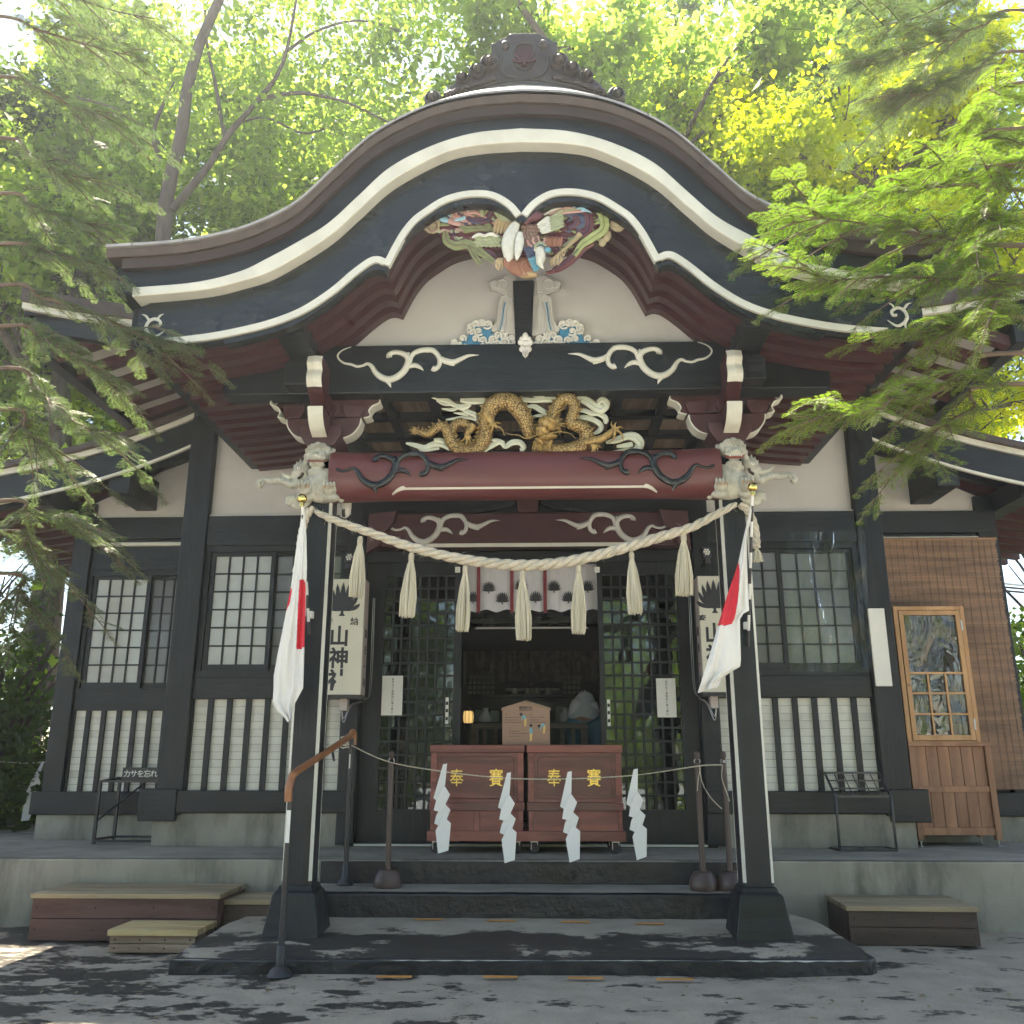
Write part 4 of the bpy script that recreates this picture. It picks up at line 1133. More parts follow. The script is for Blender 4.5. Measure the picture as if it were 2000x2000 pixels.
def pe(x, y, rx, ry, rz_, col, rot=0, d=0.0):
    g = G().ell(at(*cpL(x, y), PYc + d), (rx * PKP, rz_ * PKP, ry * PKP), Euler((0, R(rot), 0)), 12, 8)
    obj('cloud_curl' if col == 'gold2' else 'feather', g, MAT['ph_' + col], PHX, 60)
def plume(pts, w, col, rib, d=0.0, barbs=True):
    """tail plume: barbed leaf on both sides of a dark rib"""
    sp_ = spline([(p[0], p[1], 0) for p in pts], 7)
    m_ = len(sp_)
    obj('plume_rib', G().tube([at(*cpL(p[0], p[1]), PYc + d - 0.012) for p in sp_], [lerp(5, 2, i / m_) * PKP for i in range(m_)], 6), MAT['ph_' + rib], PHX, 60)
    g = G().tube([at(*cpL(p[0], p[1]), PYc + d + 0.004) for p in sp_], [lerp(14, 5, i / m_) * PKP for i in range(m_)], 6)
    for i in range(1, m_ - 1):
        t = (sp_[i + 1] - sp_[i - 1]).normalized(); nr = Vector((t[1], -t[0], 0))
        ww = w * (0.55 + 0.45 * math.sin(PI * min(1, i / m_ * 1.1)))
        for sd in (-1, 1):
            a = sp_[i] + nr * sd * 3; b_ = sp_[i] + nr * sd * ww * 0.7 + t * ww * 0.5; c_ = sp_[i] + nr * sd * ww + t * ww * 1.2
            g.tube([at(*cpL(q[0], q[1]), PYc + d + 0.004) for q in (a, b_, c_)], [9 * PKP, 11 * PKP, 1.5 * PKP], 6, flat=0.6)
    obj('plume', g, MAT['ph_' + col], PHX, 60, kind='stuff')
def _in(x, y, poly):
    c = False; m_ = len(poly)
    for i in range(m_):
        x1, y1 = poly[i]; x2, y2 = poly[(i + 1) % m_]
        if (y1 > y) != (y2 > y) and x < (x2 - x1) * (y - y1) / (y2 - y1) + x1: c = not c
    return c
_rf = random.Random(12)
for gx in range(110, 1700, 62):          # ground layer of overlapping covert feathers
    for gy in range(130, 620, 58):
        x, y = gx + _rf.uniform(-14, 14), gy + _rf.uniform(-14, 14)
        if not _in(x, y, back_poly): continue
        v_ = Vector((x - 935, (y - 470) * 1.3)); v_ = v_.normalized() if v_.length > 1 else Vector((0, -1))
        nn = Vector((-v_[1], v_[0])) * _rf.uniform(-18, 18)
        ln = _rf.uniform(70, 105)
        tone = (['olive', 'brown', 'wine', 'pink', 'olive', 'sage'] if x < 900 else ['sage', 'wine', 'navy', 'olive', 'wine', 'lime'])[_rf.randrange(6)]
        p0 = Vector((x, y)) - v_ * ln * .5; p1 = Vector((x, y)) + nn; p2 = Vector((x, y)) + v_ * ln * .5
        ps([(p0[0], p0[1], 6), (p1[0], p1[1], 17), (lerp(p1[0], p2[0], .6), lerp(p1[1], p2[1], .6), 16), (p2[0], p2[1], 4)], tone, 0.004 + _rf.uniform(-.006, .004), n=3, seg=6)
# left wing (seen from below) : olive shafts, tan bars, feather tips
for k in range(7):
    x = 690 + k * 33; ps([(x + 55, 330 + 6 * k, 6), (x + 20, 300 - 3 * abs(k - 3), 17), (x - 10 + 3 * k, 250 - 4 * abs(k - 2), 15), (x + 10, 215 + 10 * abs(k - 2), 5)], 'sage', -0.02)
    ps([(x - 30, 450 - 4 * k, 8), (x - 15, 390, 17), (x + 8, 325, 16), (x + 22, 300, 8)], 'tan', -0.012)
for i in range(4):
    for k in range(6):
        pe(500 + k * 40 + 18 * (i % 2), 470 + i * 26, 24, 19, 10, 'sage', 0, -0.03 + 0.004 * i)
ps([(470, 478, 10), (530, 450, 18), (580, 462, 14), (640, 445, 18), (700, 470, 12)], 'bone', -0.035)
for (x0, y0, x1, y1, w) in ((330, 350, 175, 305, 26), (340, 300, 225, 245, 26), (370, 240, 285, 190, 24), (420, 210, 350, 160, 20), (480, 250, 330, 330, 18)):
    mx_, my_ = lerp(x0, x1, .55), lerp(y0, y1, .55)
    ps([(x0 + 120, y0 + 55, 10), (x0, y0, w), (mx_, my_, w)], 'pink', -0.005)
    ps([(mx_ + 10, my_ + 4, w * .95), (lerp(x0, x1, .8), lerp(y0, y1, .8), w), (x1 - 20, y1 - 5, 8)], 'sky', -0.012)
for a0, a1, r0 in ((0, 300, 1),):
    for k in range(11):      # curled cloud at the far left
        a = R(40 + k * 26)
        pe(115 + 62 * math.cos(a), 360 - 66 * math.sin(a) - 10, 36, 32, 22, 'gold2', 0, 0.0)
pe(120, 360, 70, 62, 30, 'gold2', 0, 0.005); ps([(60, 370, 8), (100, 420, 10), (150, 400, 10), (150, 350, 9), (120, 345, 8)], 'brown', -0.03)
ps([(570, 120, 12), (550, 180, 16), (555, 250, 18), (560, 290, 8)], 'sage', -0.01); ps([(700, 170, 14), (640, 190, 22), (590, 250, 18), (560, 290, 8)], 'olive', -0.005)
plume([(780, 190), (690, 190), (640, 240), (600, 310), (520, 320), (430, 290), (360, 260)], 34, 'wine', 'navy', -0.008)
plume([(640, 320), (560, 330), (470, 330), (400, 350)], 26, 'navy', 'wine', -0.008)
plume([(560, 130), (480, 150), (400, 170), (340, 210)], 24, 'olive', 'sage', -0.012)
plume([(640, 395), (540, 395), (440, 400), (360, 390)], 26, 'olive', 'brown', -0.025)
plume([(230, 420), (240, 500), (310, 545), (400, 540), (470, 560), (560, 620), (660, 690)], 44, 'olive', 'brown', -0.02)
plume([(440, 555), (490, 640), (545, 715)], 26, 'olive', 'brown', -0.028)
plume([(300, 420), (320, 480), (360, 510)], 26, 'wine', 'navy', -0.002)
plume([(600, 590), (640, 620), (690, 660)], 22, 'wine', 'navy', 0.0)
# right wing: raised, long quills bone/pink/sky, bone and olive covert panels
for k in range(7):
    t = k / 6
    x0, y0 = 990 + 42 * k, 280 - 2 * k; x1, y1 = 1290 + 35 * k, 120 + 20 * k
    ps([(x0, y0, 8), (lerp(x0, x1, .35), lerp(y0, y1, .55), 14), (lerp(x0, x1, .75), lerp(y0, y1, .92), 14), (x1, y1, 8)], ['sky', 'sage', 'pink', 'bone', 'pink', 'sage', 'pink'][k], -0.02 - 0.003 * k)
    ps([(lerp(x0, x1, .8), lerp(y0, y1, .94) - 6, 10), (x1, y1 - 4, 11), (x1 + 45, y1 + 6 + 2 * k, 3)], 'sky', -0.028 - 0.003 * k)
for k in range(6):
    ps([(1035 + 12 * k, 390 + 10 * k, 8), (1085 + 10 * k, 345 + 16 * k, 18), (1150 + 4 * k, 300 + 22 * k, 18), (1160, 300 + 24 * k, 8)], 'bone', -0.045)
    ps([(1150, 310 + 24 * k, 8), (1200, 285 + 24 * k, 19), (1270, 245 + 26 * k, 19), (1295, 240 + 27 * k, 8)], 'sage', -0.035)
ps([(1290, 240, 40), (1400, 270, 60), (1480, 330, 50), (1400, 390, 30)], 'navy', -0.008, flat=0.3)
plume([(1400, 420), (1480, 440), (1520, 360), (1500, 260), (1420, 220)], 40, 'wine', 'navy', -0.02)
plume([(1330, 400), (1400, 350), (1400, 290)], 30, 'wine', 'navy', -0.02)
plume([(1430, 130), (1560, 190), (1640, 280), (1650, 390), (1560, 470), (1460, 540), (1390, 640)], 42, 'lime', 'olive', -0.03)
plume([(1560, 540), (1480, 580), (1420, 640), (1340, 710), (1240, 770), (1130, 800)], 26, 'wine', 'rust', -0.015)
plume([(1420, 580), (1360, 650), (1290, 710), (1190, 770)], 22, 'wine', 'navy', -0.02)
for k in range(10):
    a = R(k * 36); pe(1780 + 42 * math.cos(a), 360 - 40 * math.sin(a), 34, 30, 20, 'gold2', 0, 0.0)
pe(1780, 360, 52, 48, 28, 'gold2', 0, -0.01); pe(1780, 310, 24, 24, 24, 'gold2', 0, -0.03); pe(1680, 470, 40, 60, 20, 'gold2', 20, 0.0); pe(1640, 520, 36, 46, 18, 'gold2', 10, 0.0); pe(1700, 240, 50, 40, 18, 'gold2', 0, 0.005)
ps([(1280, 560, 8), (1380, 500, 26), (1450, 450, 22)], 'olive', -0.03)
ps([(1440, 440, 20), (1380, 510, 18), (1290, 590, 15), (1240, 630, 13)], 'tan', -0.045)       # leg
for q in ([(1240, 630, 12), (1200, 680, 12), (1215, 735, 4)], [(1245, 630, 12), (1235, 690, 12), (1250, 730, 4)], [(1250, 630, 12), (1275, 670, 11), (1245, 720, 4)], [(1240, 630, 12), (1180, 690, 12), (1190, 740, 4)], [(1270, 600, 10), (1290, 640, 8), (1310, 600, 3)]):
    ps(q, 'tan', -0.055)
for q in ([(690, 680, 12), (720, 720, 12), (700, 770, 4)], [(700, 670, 12), (745, 710, 11), (735, 770, 4)], [(690, 690, 12), (690, 740, 12), (720, 775, 4)], [(705, 665, 10), (730, 675, 9), (745, 700, 4)]):
    ps(q, 'tan', -0.05)
for k in range(12):      # upper row of quills along the edge of the left wing
    x = 250 + 52 * k; y = interp(x, [250, 560, 760, 900], [190, 118, 160, 255])
    ps([(x + 30, y + 95, 7), (x + 8, y + 50, 19), (x - 14, y + 14, 17), (x - 26, y - 8, 6)], ['sage', 'pink', 'olive', 'bone'][k % 4], -0.022)
for k in range(9):       # and along the outer edge of the right wing
    x = 1010 + 62 * k; y = interp(x, [1000, 1080, 1300, 1500], [235, 165, 112, 132])
    ps([(x - 25, y + 85, 6), (x, y + 40, 17), (x + 26, y + 8, 15), (x + 50, y - 4, 5)], ['bone', 'sky', 'sage', 'pink'][k % 4], -0.016)
# body: white neck sweep, rust breast, teal ruff, wine shoulder, scales
ps([(905, 300, 12), (840, 400, 52), (800, 520, 66), (800, 640, 50), (790, 700, 20)], 'bone', -0.06, flat=0.6, seg=12)
ps([(900, 430, 20), (895, 520, 40), (880, 620, 30), (870, 680, 8)], 'bone', -0.085)
for k in range(16):
    x = 760 + 17 * k; y = 640 + 90 * math.sin(PI * (k + 2) / 19)
    ps([(x + 20, y - 30, 8), (x + 6, y + 20, 17), (x + 25 + 2 * k, y + 75, 15), (x + 60, y + 110 - 2 * k, 5)], 'rust', -0.065 + 0.002 * (k % 3))
pe(920, 740, 140, 95, 40, 'rust', 0, -0.02)
pe(970, 815, 90, 30, 40, 'tan', 0, -0.045)
for i in range(7):
    for k in range(4):
        pe(925 + k * 38 + 19 * (i % 2), 380 + i * 32, 22, 22, 10, 'brown', 0, -0.05 - 0.002 * i)
ps([(930, 350, 30), (985, 295, 48), (1060, 280, 44), (1100, 270, 14)], 'wine', -0.065, flat=0.7, seg=12)
for k in range(9):
    y = 570 + 24 * k; x = 950 + 6 * k
    ps([(x + 90, y - 25, 6), (x + 50, y, 17), (x + 10 + 3 * k, y + 10, 14), (x - 25 + 5 * k, y + 2, 4)], 'teal' if k > 3 else 'navy', -0.09 - 0.002 * k)
for k in range(7):
    ps([(1130 + 22 * k, 560, 10), (1140 + 22 * k, 500, 12), (1150 + 22 * k, 465 + 10 * (k % 2), 3)], 'rust', -0.07)
# head hanging down with crest and beak
ps([(1040, 570, 30), (1080, 600, 46), (1085, 660, 44), (1080, 710, 30), (1110, 760, 4)], 'bone', -0.13, flat=0.9, seg=12)
ps([(1030, 570, 14), (1080, 535, 26), (1130, 560, 16)], 'sage', -0.15); pe(1150, 590, 30, 26, 22, 'teal', 0, -0.15)
ps([(1050, 560, 4), (1090, 545, 8), (1130, 565, 4)], 'navy', -0.175)
for q in ([(1010, 560, 10), (975, 530, 10), (970, 500, 9)], [(1040, 540, 9), (1015, 510, 9), (1025, 480, 8)], [(1075, 530, 9), (1070, 490, 9), (1062, 465, 8)], [(1110, 530, 9), (1120, 500, 9), (1118, 480, 8)]):
    ps(q, 'pink', -0.14)
# --- king-post clouds and waves
def spiral(cx, cy, r, turns, a0, dirn, rs, y, conv, kk, g, n=26, flat=0.8):
    pts = []
    for i in range(n):
        t = i / (n - 1)
        rad = r * (1 - 0.82 * t); a = a0 + dirn * turns * 2 * PI * t
        pts.append(at(*conv(cx + rad * math.cos(a), cy - rad * math.sin(a)), y))
    g.tube(pts, [lerp(rs, rs * .7, i / (n - 1)) * kk for i in range(n)], 7, flat=flat)
AX = 935      # axis of the reading
for sgn in (-1, 1):
    mx = lambda x, s_=sgn: x if s_ < 0 else 2 * AX + 28 - x
    cv = lambda x, y, s_=sgn: cpL(mx(x, s_), y)
    yk = 5.31
    g = G()       # cloud capital and leg
    outline = [(875, 880), (850, 850), (800, 832), (740, 850), (700, 880), (650, 880), (625, 905), (640, 945), (700, 960), (740, 985), (770, 1010), (735, 1020), (712, 1060), (705, 1130), (690, 1240), (640, 1320), (660, 1345), (720, 1330), (800, 1360), (895, 1380)]
    pp = [at(*cv(*p), yk) for p in outline]
    g.prism([(p.x, p.z) for p in pp], yk - 0.03, yk + 0.032)
    o = part('cloud_leg', g, 'grey_carve', bevel=0.006)
    g = G()
    spiral(750, 905, 62, 1.4, R(200), -1, 9, yk - 0.034, cv, PK, g); spiral(815, 1000, 36, 1.3, R(60), 1, 8, yk - 0.034, cv, PK, g)
    for q in ([(650, 935), (720, 965), (780, 990)], [(855, 870), (860, 950), (850, 1000)], [(745, 1050), (735, 1150), (715, 1250), (690, 1320)], [(800, 1060), (775, 1150), (770, 1250), (765, 1330)], [(830, 1050), (845, 1150), (850, 1300)]):
        q = spline([(a, b, 0) for a, b in q], 5); g.tube([at(*cv(p[0], p[1]), yk - 0.032) for p in q], 8 * PK, 6)
    part('leg_moulding', g, 'grey_carve', 60, parent=o, kind='stuff')
    g = G()
    q = spline([(a, b, 0) for a, b in [(765, 1060), (752, 1130), (740, 1230), (720, 1310)]], 5); g.tube([at(*cv(p[0], p[1]), yk - 0.031) for p in q], 6 * PK, 6)
    part('blue_line', g, 'ph_blue', 60, parent=o)
    g = G()       # blue water behind the foam
    outline = [(380, 1462), (380, 1400), (440, 1380), (450, 1310), (500, 1270), (560, 1300), (600, 1270), (650, 1300), (640, 1350), (720, 1350), (780, 1390), (860, 1390), (880, 1462)]
    pp = [at(*cv(*p), yk) for p in outline]
    g.prism([(p.x, p.z) for p in pp], yk - 0.012, yk + 0.032)
    w = part('wave_carving', g, 'ph_blue', label='carved wave with white foam curls and blue water')
    curls = [(315, 1420, 42, 0), (385, 1385, 34, 0), (300, 1450, 30, 0), (360, 1440, 34, 0), (455, 1280, 34, 0), (500, 1255, 38, 0), (560, 1250, 44, 1), (610, 1255, 46, 1), (470, 1330, 34, 0), (530, 1320, 40, 0), (500, 1390, 36, 0), (565, 1400, 34, 0), (570, 1450, 32, 0),
             (650, 1400, 46, 0), (700, 1360, 40, 0), (755, 1340, 48, 0), (690, 1440, 44, 0), (760, 1420, 46, 0), (830, 1390, 50, 0), (850, 1440, 34, 0), (620, 1445, 34, 0), (410, 1452, 24, 0), (800, 1450, 30, 0)]
    g = G()
    for i, (x, y, r, fl) in enumerate(curls):
        d = yk - 0.022 - 0.004 * (i % 3)
        spiral(x, y, r, 1.25, R(-40 if not fl else 220), (1 if (i % 3) else -1), 10, d, cv, PK, g, 20, 0.9)
        g.ell(at(*cv(x, y), yk - 0.004), (r * .8 * PK, 0.016, r * .8 * PK), None, 10, 6)
    for q in ([(330, 1462), (300, 1440), (280, 1455)], [(640, 1460), (700, 1455), (760, 1460), (870, 1458)], [(720, 1320), (770, 1310), (780, 1350), (740, 1390)], [(560, 1240), (520, 1235), (450, 1260), (430, 1300), (440, 1340)], [(600, 1240), (650, 1270), (660, 1310)]):
        q = spline([(a, b, 0) for a, b in q], 5); g.tube([at(*cv(p[0], p[1]), yk - 0.02) for p in q], 11 * PK, 7)
    part('foam', g, 'white', 60, parent=w, kind='stuff')
# drop-shaped finial on the beam
g = G()
for x, y, rx, ry in ((948, 1370, 30, 44), (948, 1430, 55, 34), (905, 1420, 26, 30), (991, 1420, 26, 30), (925, 1480, 34, 32), (972, 1480, 34, 32), (948, 1510, 30, 48), (915, 1390, 22, 24), (981, 1390, 22, 24)):
    g.ell(at(*cpL(x, y), 5.235), (rx * PK, 22 * PK, ry * PK), None, 10, 7)
part('leaf_boss', g, 'white', 60)
g = G()
for q in ([(948, 1500), (948, 1560)], [(925, 1480), (935, 1530)], [(971, 1480), (961, 1530)], [(910, 1440), (948, 1455), (986, 1440)]):
    q = [at(*cpL(a, b), 5.215) for a, b in q]; g.tube(q, 5 * PK, 6)
part('boss_vein', g, 'grey_carve', kind='stuff')

# --- ridge ornament
ce = crop(800, 40, 1260, 240, 1932)
EK = 460 / 1932 * 0.0034
OY = 4.98
MAT['bronze'] = M('patinated_copper', (0.062, 0.050, 0.048), rough=0.5, metal=0.3, var=0.25, vscale=8, bump=0.3, bscale=30, dirt=(0.075, 0.11, 0.095), damt=0.5, dscale=4)
half = [(940, 98), (1060, 98), (1090, 125), (1110, 132), (1150, 145), (1175, 168), (1212, 168), (1212, 262), (1270, 280), (1310, 330), (1340, 345), (1390, 370), (1410, 415), (1460, 415), (1500, 470), (1560, 510), (1620, 590), (1640, 570), (1690, 540), (1750, 575), (1770, 640), (1770, 665), (1600, 610), (1400, 565), (1200, 515), (1060, 492), (940, 490)]
poly = [at(*ce(*p), OY) for p in half]
cxr = at(*ce(940, 300), OY).x
pr_ = [(p.x, p.z) for p in poly]; pl_ = [(2 * cxr - p.x, p.z) for p in poly][::-1]
ring = pr_ + pl_[1:-1]
RO = part('ridge_ornament', G().prism(ring, OY, OY + 0.22), 'bronze', bevel=0.01, label='patinated copper ridge-end ornament with scroll bosses')
top = [at(*ce(*p), OY - 0.03) for p in [(940, 494), (1060, 496), (1200, 518), (1400, 568), (1600, 622), (1805, 685)]]
bot = [at(*ce(*p), OY - 0.03) for p in [(940, 552), (1060, 562), (1200, 588), (1400, 640), (1600, 700), (1800, 762)]]
tp = [(2 * cxr - p.x, p.z) for p in top[::-1]] + [(p.x, p.z) for p in top[1:]]; bt = [(2 * cxr - p.x, p.z) for p in bot[::-1]] + [(p.x, p.z) for p in bot[1:]]
part('ornament_base', G().band(tp, bt, OY - 0.03, OY + 0.26), 'bronze', parent=RO, bevel=0.006)
for sgn in (-1, 1):
    for (x, y, r) in ((1225, 345, 78), (1330, 408, 66), (1450, 468, 56), (1695, 620, 70)):
        c = at(*ce(x, y), OY); X = c.x if sgn > 0 else 2 * cxr - c.x
        g = G()
        prof = [(r * EK, 0.0), (r * EK, 0.03), (r * .82 * EK, 0.045), (r * .5 * EK, 0.03), (r * .46 * EK, 0.05), (r * .2 * EK, 0.075), (0.0005, 0.08)]
        g.lathe(prof, (0, 0, 0), 18)
        g.xf(Matrix.Translation((X, OY + 0.01, c.z)) @ Matrix.Rotation(PI / 2, 4, 'X'))
        part('boss', g, 'bronze', 40, parent=RO)
    c = at(*ce(1095, 205), OY); X = c.x if sgn > 0 else 2 * cxr - c.x
    part('stud', G().ell((X, OY - 0.005, c.z), (0.03, 0.03, 0.035), None, 10, 8), 'bronze', 40, parent=RO)
    g = G()
    sp_ = spline([(a, b, 0) for a, b in [(1190, 480), (1250, 500), (1330, 520), (1420, 540), (1500, 575), (1600, 605)]], 6)
    for i in range(len(sp_) - 1):
        p = at(*ce(sp_[i][0], sp_[i][1] - 12 - 10 * abs(math.sin(i * 1.1))), OY); X = p.x if sgn > 0 else 2 * cxr - p.x
        g.ell((X, OY - 0.002, p.z), (0.022, 0.018, 0.020), None, 8, 6)
    part('wave_row', g, 'bronze', 60, parent=RO, kind='stuff')
    g = G()
    sp_ = spline([(a, b, 0) for a, b in [(1120, 300), (1130, 380), (1090, 450), (1010, 470)]], 5)
    g.tube([((p.x if sgn > 0 else 2 * cxr - p.x), OY - 0.004, p.z) for p in [at(*ce(q[0], q[1]), OY) for q in sp_]], 0.008, 8)
    part('moulding', g, 'bronze', 60, parent=RO)
# niche with leaf crest
nz = [(860, 250), (880, 210), (920, 198), (980, 200), (1015, 215), (1025, 260), (1020, 350), (990, 395), (940, 412), (890, 395), (862, 350)]
npts = [at(*ce(*p), OY) for p in nz]
MAT['niche'] = M('dark_niche', (0.05, 0.03, 0.03), rough=0.7)
part('niche', G().prism([(p.x, p.z) for p in npts], OY - 0.006, OY + 0.02), 'niche', parent=RO)
g = G(); pp = npts + npts[:1]
g.tube([(p.x, OY - 0.006, p.z) for p in pp], 0.007, 6)
part('niche_rim', g, 'bronze', 60, parent=RO)

def crest(cx, cz, s, y, mat, parent, name='leaf_crest', n=9, thick=0.002, spread=82, gap=True, rim=None):
    """fan of pointed leaflets on a short stalk; s = height"""
    g = G()
    for k in range(n):
        t = (k / (n - 1)) * 2 - 1
        at_ = abs(t)
        # centre line leaves the stalk sideways and bends upwards
        p0 = Vector((s * 0.05 * t, s * 0.10)); tip = Vector((s * 0.52 * math.sin(t * 1.35), s * (0.92 - 0.62 * at_ ** 2.1)))
        mid = Vector((s * 0.40 * math.sin(t * 1.45), s * (0.46 - 0.34 * at_ ** 1.5)))
        L_ = []; R_ = []
        w = s * (0.072 - 0.012 * at_)
        for u, v in ((0.0, 0.25), (0.2, 0.62), (0.45, 0.95), (0.65, 1.0), (0.85, 0.62), (1.0, 0.0)):
            c_ = p0 * (1 - u) ** 2 + mid * 2 * u * (1 - u) + tip * u * u
            d = ((mid - p0) * (1 - u) + (tip - mid) * u).normalized(); nn = Vector((d[1], -d[0]))
            L_.append(c_ + nn * w * v)
            if v > 0: R_.append(c_ - nn * w * v)
        poly = L_ + R_[::-1]
        g.prism([(cx + p[0], cz - s * 0.42 + p[1]) for p in poly], y - thick - 0.0003 * (n - int(n * at_)), y)
    g.prism([(cx + a * s, cz - s * 0.42 + b * s) for a, b in [(-0.09, -0.06), (0.09, -0.06), (0.035, 0.03), (0.05, 0.1), (0.0, 0.16), (-0.05, 0.1), (-0.035, 0.03)]], y - thick - 0.0006, y)
    return obj(name, g, mat, parent)
c = at(*ce(940, 310), OY)
crest(c.x, c.z, 0.155, OY - 0.006, MAT['maroon'], RO, thick=0.02, n=7)
# --- guardian lion and tapir heads carved on the post fronts
LK = 0.000372
MAT['lion'] = M('weathered_carved_wood', (0.44, 0.43, 0.36), rough=0.55, var=0.25, vscale=18, bump=0.5, bscale=70, dirt=(0.24, 0.23, 0.20), damt=0.7, dscale=16)
MAT['mouth'] = M('red_mouth', (0.20, 0.05, 0.04), rough=0.5)
MAT['amber'] = M('painted_claw', (0.42, 0.26, 0.14), rough=0.45)
def lion(sgn, open_mouth):
    ox, oy, oz = 1.265, 5.335, 2.735
    def W(x, y, d=0.0):
        return Vector((sgn * (ox + (x - 620) * LK), oy + d * LK, oz - (y - 540) * LK))
    def el(g, x, y, d, rx, rz_, ry, seg=14):
        g.ell(W(x, y, d), (rx * LK, ry * LK, rz_ * LK), None, seg, 10)
    g = G()
    for a in ((560, 760, -60, 300, 290, 200), (540, 950, -40, 250, 120, 150), (650, 250, -120, 215, 150, 170), (650, 360, -230, 175, 80, 120), (640, 490 if open_mouth else 455, -190, 135, 45, 95),
              (650, 560, -130, 170, 80, 110), (570, 285, -250, 85, 42, 70), (735, 285, -250, 85, 42, 70), (650, 335, -345, 60, 38, 45), (600, 365, -320, 70, 45, 50), (700, 365, -320, 70, 45, 50),
              (400, 870, -210, 120, 130, 120), (815, 850, -210, 130, 140, 120), (400, 1000, -130, 150, 80, 110), (830, 970, -110, 150, 100, 110), (300, 620, -20, 120, 330, 120),
              (940, 480, 0, 150, 150, 130), (1020, 540, -20, 90, 70, 90), (900, 640, 0, 110, 160, 100), (1060, 980, 20, 130, 85, 80), (950, 1100, 20, 140, 65, 70), (1120, 1040, 20, 70, 50, 60), (860, 1010, 20, 120, 110, 90)):
        el(g, *a)
    for (x, y, d, r) in ((480, 190, -170, 66), (555, 150, -215, 70), (640, 135, -225, 74), (725, 155, -215, 70), (800, 200, -160, 64), (425, 265, -110, 76), (340, 330, -70, 84), (270, 410, -40, 86), (330, 480, -120, 96), (240, 540, -30, 80), (215, 640, -20, 70), (200, 740, -20, 64), (200, 840, -20, 62), (215, 930, -20, 60), (250, 1010, -30, 56), (850, 270, -90, 56), (860, 350, -80, 50), (880, 590, -40, 60), (480, 560, -150, 60)):
        el(g, x, y, d, r, r, r)
    def tb(pts, rs, flat=1.0):
        sp_ = spline([(p[0], p[1], r) for p, r in zip(pts, rs)], 5)
        g.tube([W(p[0], p[1], 0) for p in sp_], [p[2] * LK for p in sp_], 10, flat)
    tb([(960, 560), (1010, 680), (1080, 735), (1180, 700), (1300, 655), (1420, 665), (1530, 650), (1610, 660), (1650, 720), (1600, 765)], [90, 82, 72, 66, 62, 60, 54, 52, 56, 50])
    tb([(1040, 590), (1150, 590), (1250, 555), (1350, 480)], [42, 38, 28, 10])
    me = g.mesh('lion_head_carving', MAT['lion'])
    Lo = obj('lion_head_carving', me, MAT['lion'], S, label=('pale carved lion and tapir heads on the right porch post' if sgn > 0 else 'pale carved lion and tapir heads on the left porch post'))
    rm = Lo.modifiers.new('remesh', 'REMESH'); rm.mode = 'VOXEL'; rm.voxel_size = 0.0048; rm.use_smooth_shade = True
    sm = Lo.modifiers.new('smooth', 'SMOOTH'); sm.iterations = 1; sm.factor = 0.5
    # curls of the mane
    g = G()
    def sw(x, y, d, r, a0, dr, turns=1.4, rs=13):
        n_ = 22; pts = []
        for i in range(n_):
            t = i / (n_ - 1); rad = r * (1 - 0.85 * t); a = a0 + dr * turns * 2 * PI * t
            pts.append(W(x + rad * math.cos(a), y - rad * math.sin(a), d - 18 * t))
        g.tube(pts, [rs * LK] * n_, 6)
    for (x, y, d, r, dr) in ((560, 165, -282, 52, 1), (645, 150, -295, 40, -1), (735, 170, -282, 52, -1), (320, 480, -205, 80, 1), (330, 340, -150, 56, -1), (425, 265, -180, 50, 1), (240, 545, -105, 56, 1), (215, 650, -85, 48, -1), (800, 205, -218, 44, -1), (200, 745, -80, 44, 1), (200, 845, -78, 42, -1), (215, 935, -75, 40, 1), (565, 310, -300, 34, 1), (640, 305, -330, 26, 1), (1605, 715, -48, 46, 1)):
        sw(x, y, d, r, 0.5, dr)
    for k in range(9):
        sp_ = spline([(250 + 14 * k, 560 + 6 * k, 0), (300 + 10 * k, 600, 0), (360 + 10 * k, 580 - 6 * k, 0)], 4)
        g.tube([W(p[0], p[1], -120 - 8 * k) for p in sp_], 7 * LK, 6)
    for k in range(10):
        x = 1060 + 56 * k; yy = interp(x, [1000, 1080, 1180, 1300, 1420, 1530, 1600], [700, 740, 700, 655, 665, 650, 660])
        g.tube([W(x - 6, yy - 40, -48), W(x, yy, -66), W(x + 4, yy + 45, -44)], 6 * LK, 6)
    obj('mane_curl', g, MAT['lion'], Lo, 60, kind='stuff')
    # spiky ridge of the tapir, eyes, mouth, teeth, claws
    g = G()
    for (x, y, tx, ty) in ((850, 350, 850, 280), (900, 345, 900, 290), (960, 355, 975, 285), (1010, 385, 1035, 330), (1050, 430, 1080, 390)):
        g.tube([W(x, y, -30), W(lerp(x, tx, .6), lerp(y, ty, .5), -30), W(tx, ty, -30)], [32 * LK, 20 * LK, 2 * LK], 7)
    obj('crest_spike', g, MAT['lion'], Lo, 60, kind='stuff')
    for (x, y, d, r) in ((965, 480, -120, 26), (575, 312, -318, 20), (730, 312, -318, 20)):
        e = obj('eye', G().ell(W(x, y, d), r * LK, None, 10, 8), MAT['white'], Lo, 60)
        obj('pupil', G().ell(W(x, y, d - r * .75), r * .45 * LK, None, 8, 6), MAT['niche'], Lo, 60)
    mw = 0.5 if not open_mouth else 1.0
    mg = G()
    sp_ = spline([(480, 370, 0), (540, 425, 0), (650, 432, 0), (760, 420, 0), (810, 350, 0)], 6)
    mg.tube([W(p[0], p[1] - 2, -235 - 90 * math.sin(PI * i / (len(sp_) - 1))) for i, p in enumerate(sp_)], [26 * mw * LK * (0.6 + 0.4 * math.sin(PI * i / (len(sp_) - 1))) for i in range(len(sp_))], 8)
    obj('mouth', mg, MAT['mouth'], Lo, 60)
    sp_ = spline([(895, 560, 0), (920, 620, 0), (975, 660, 0)], 4)
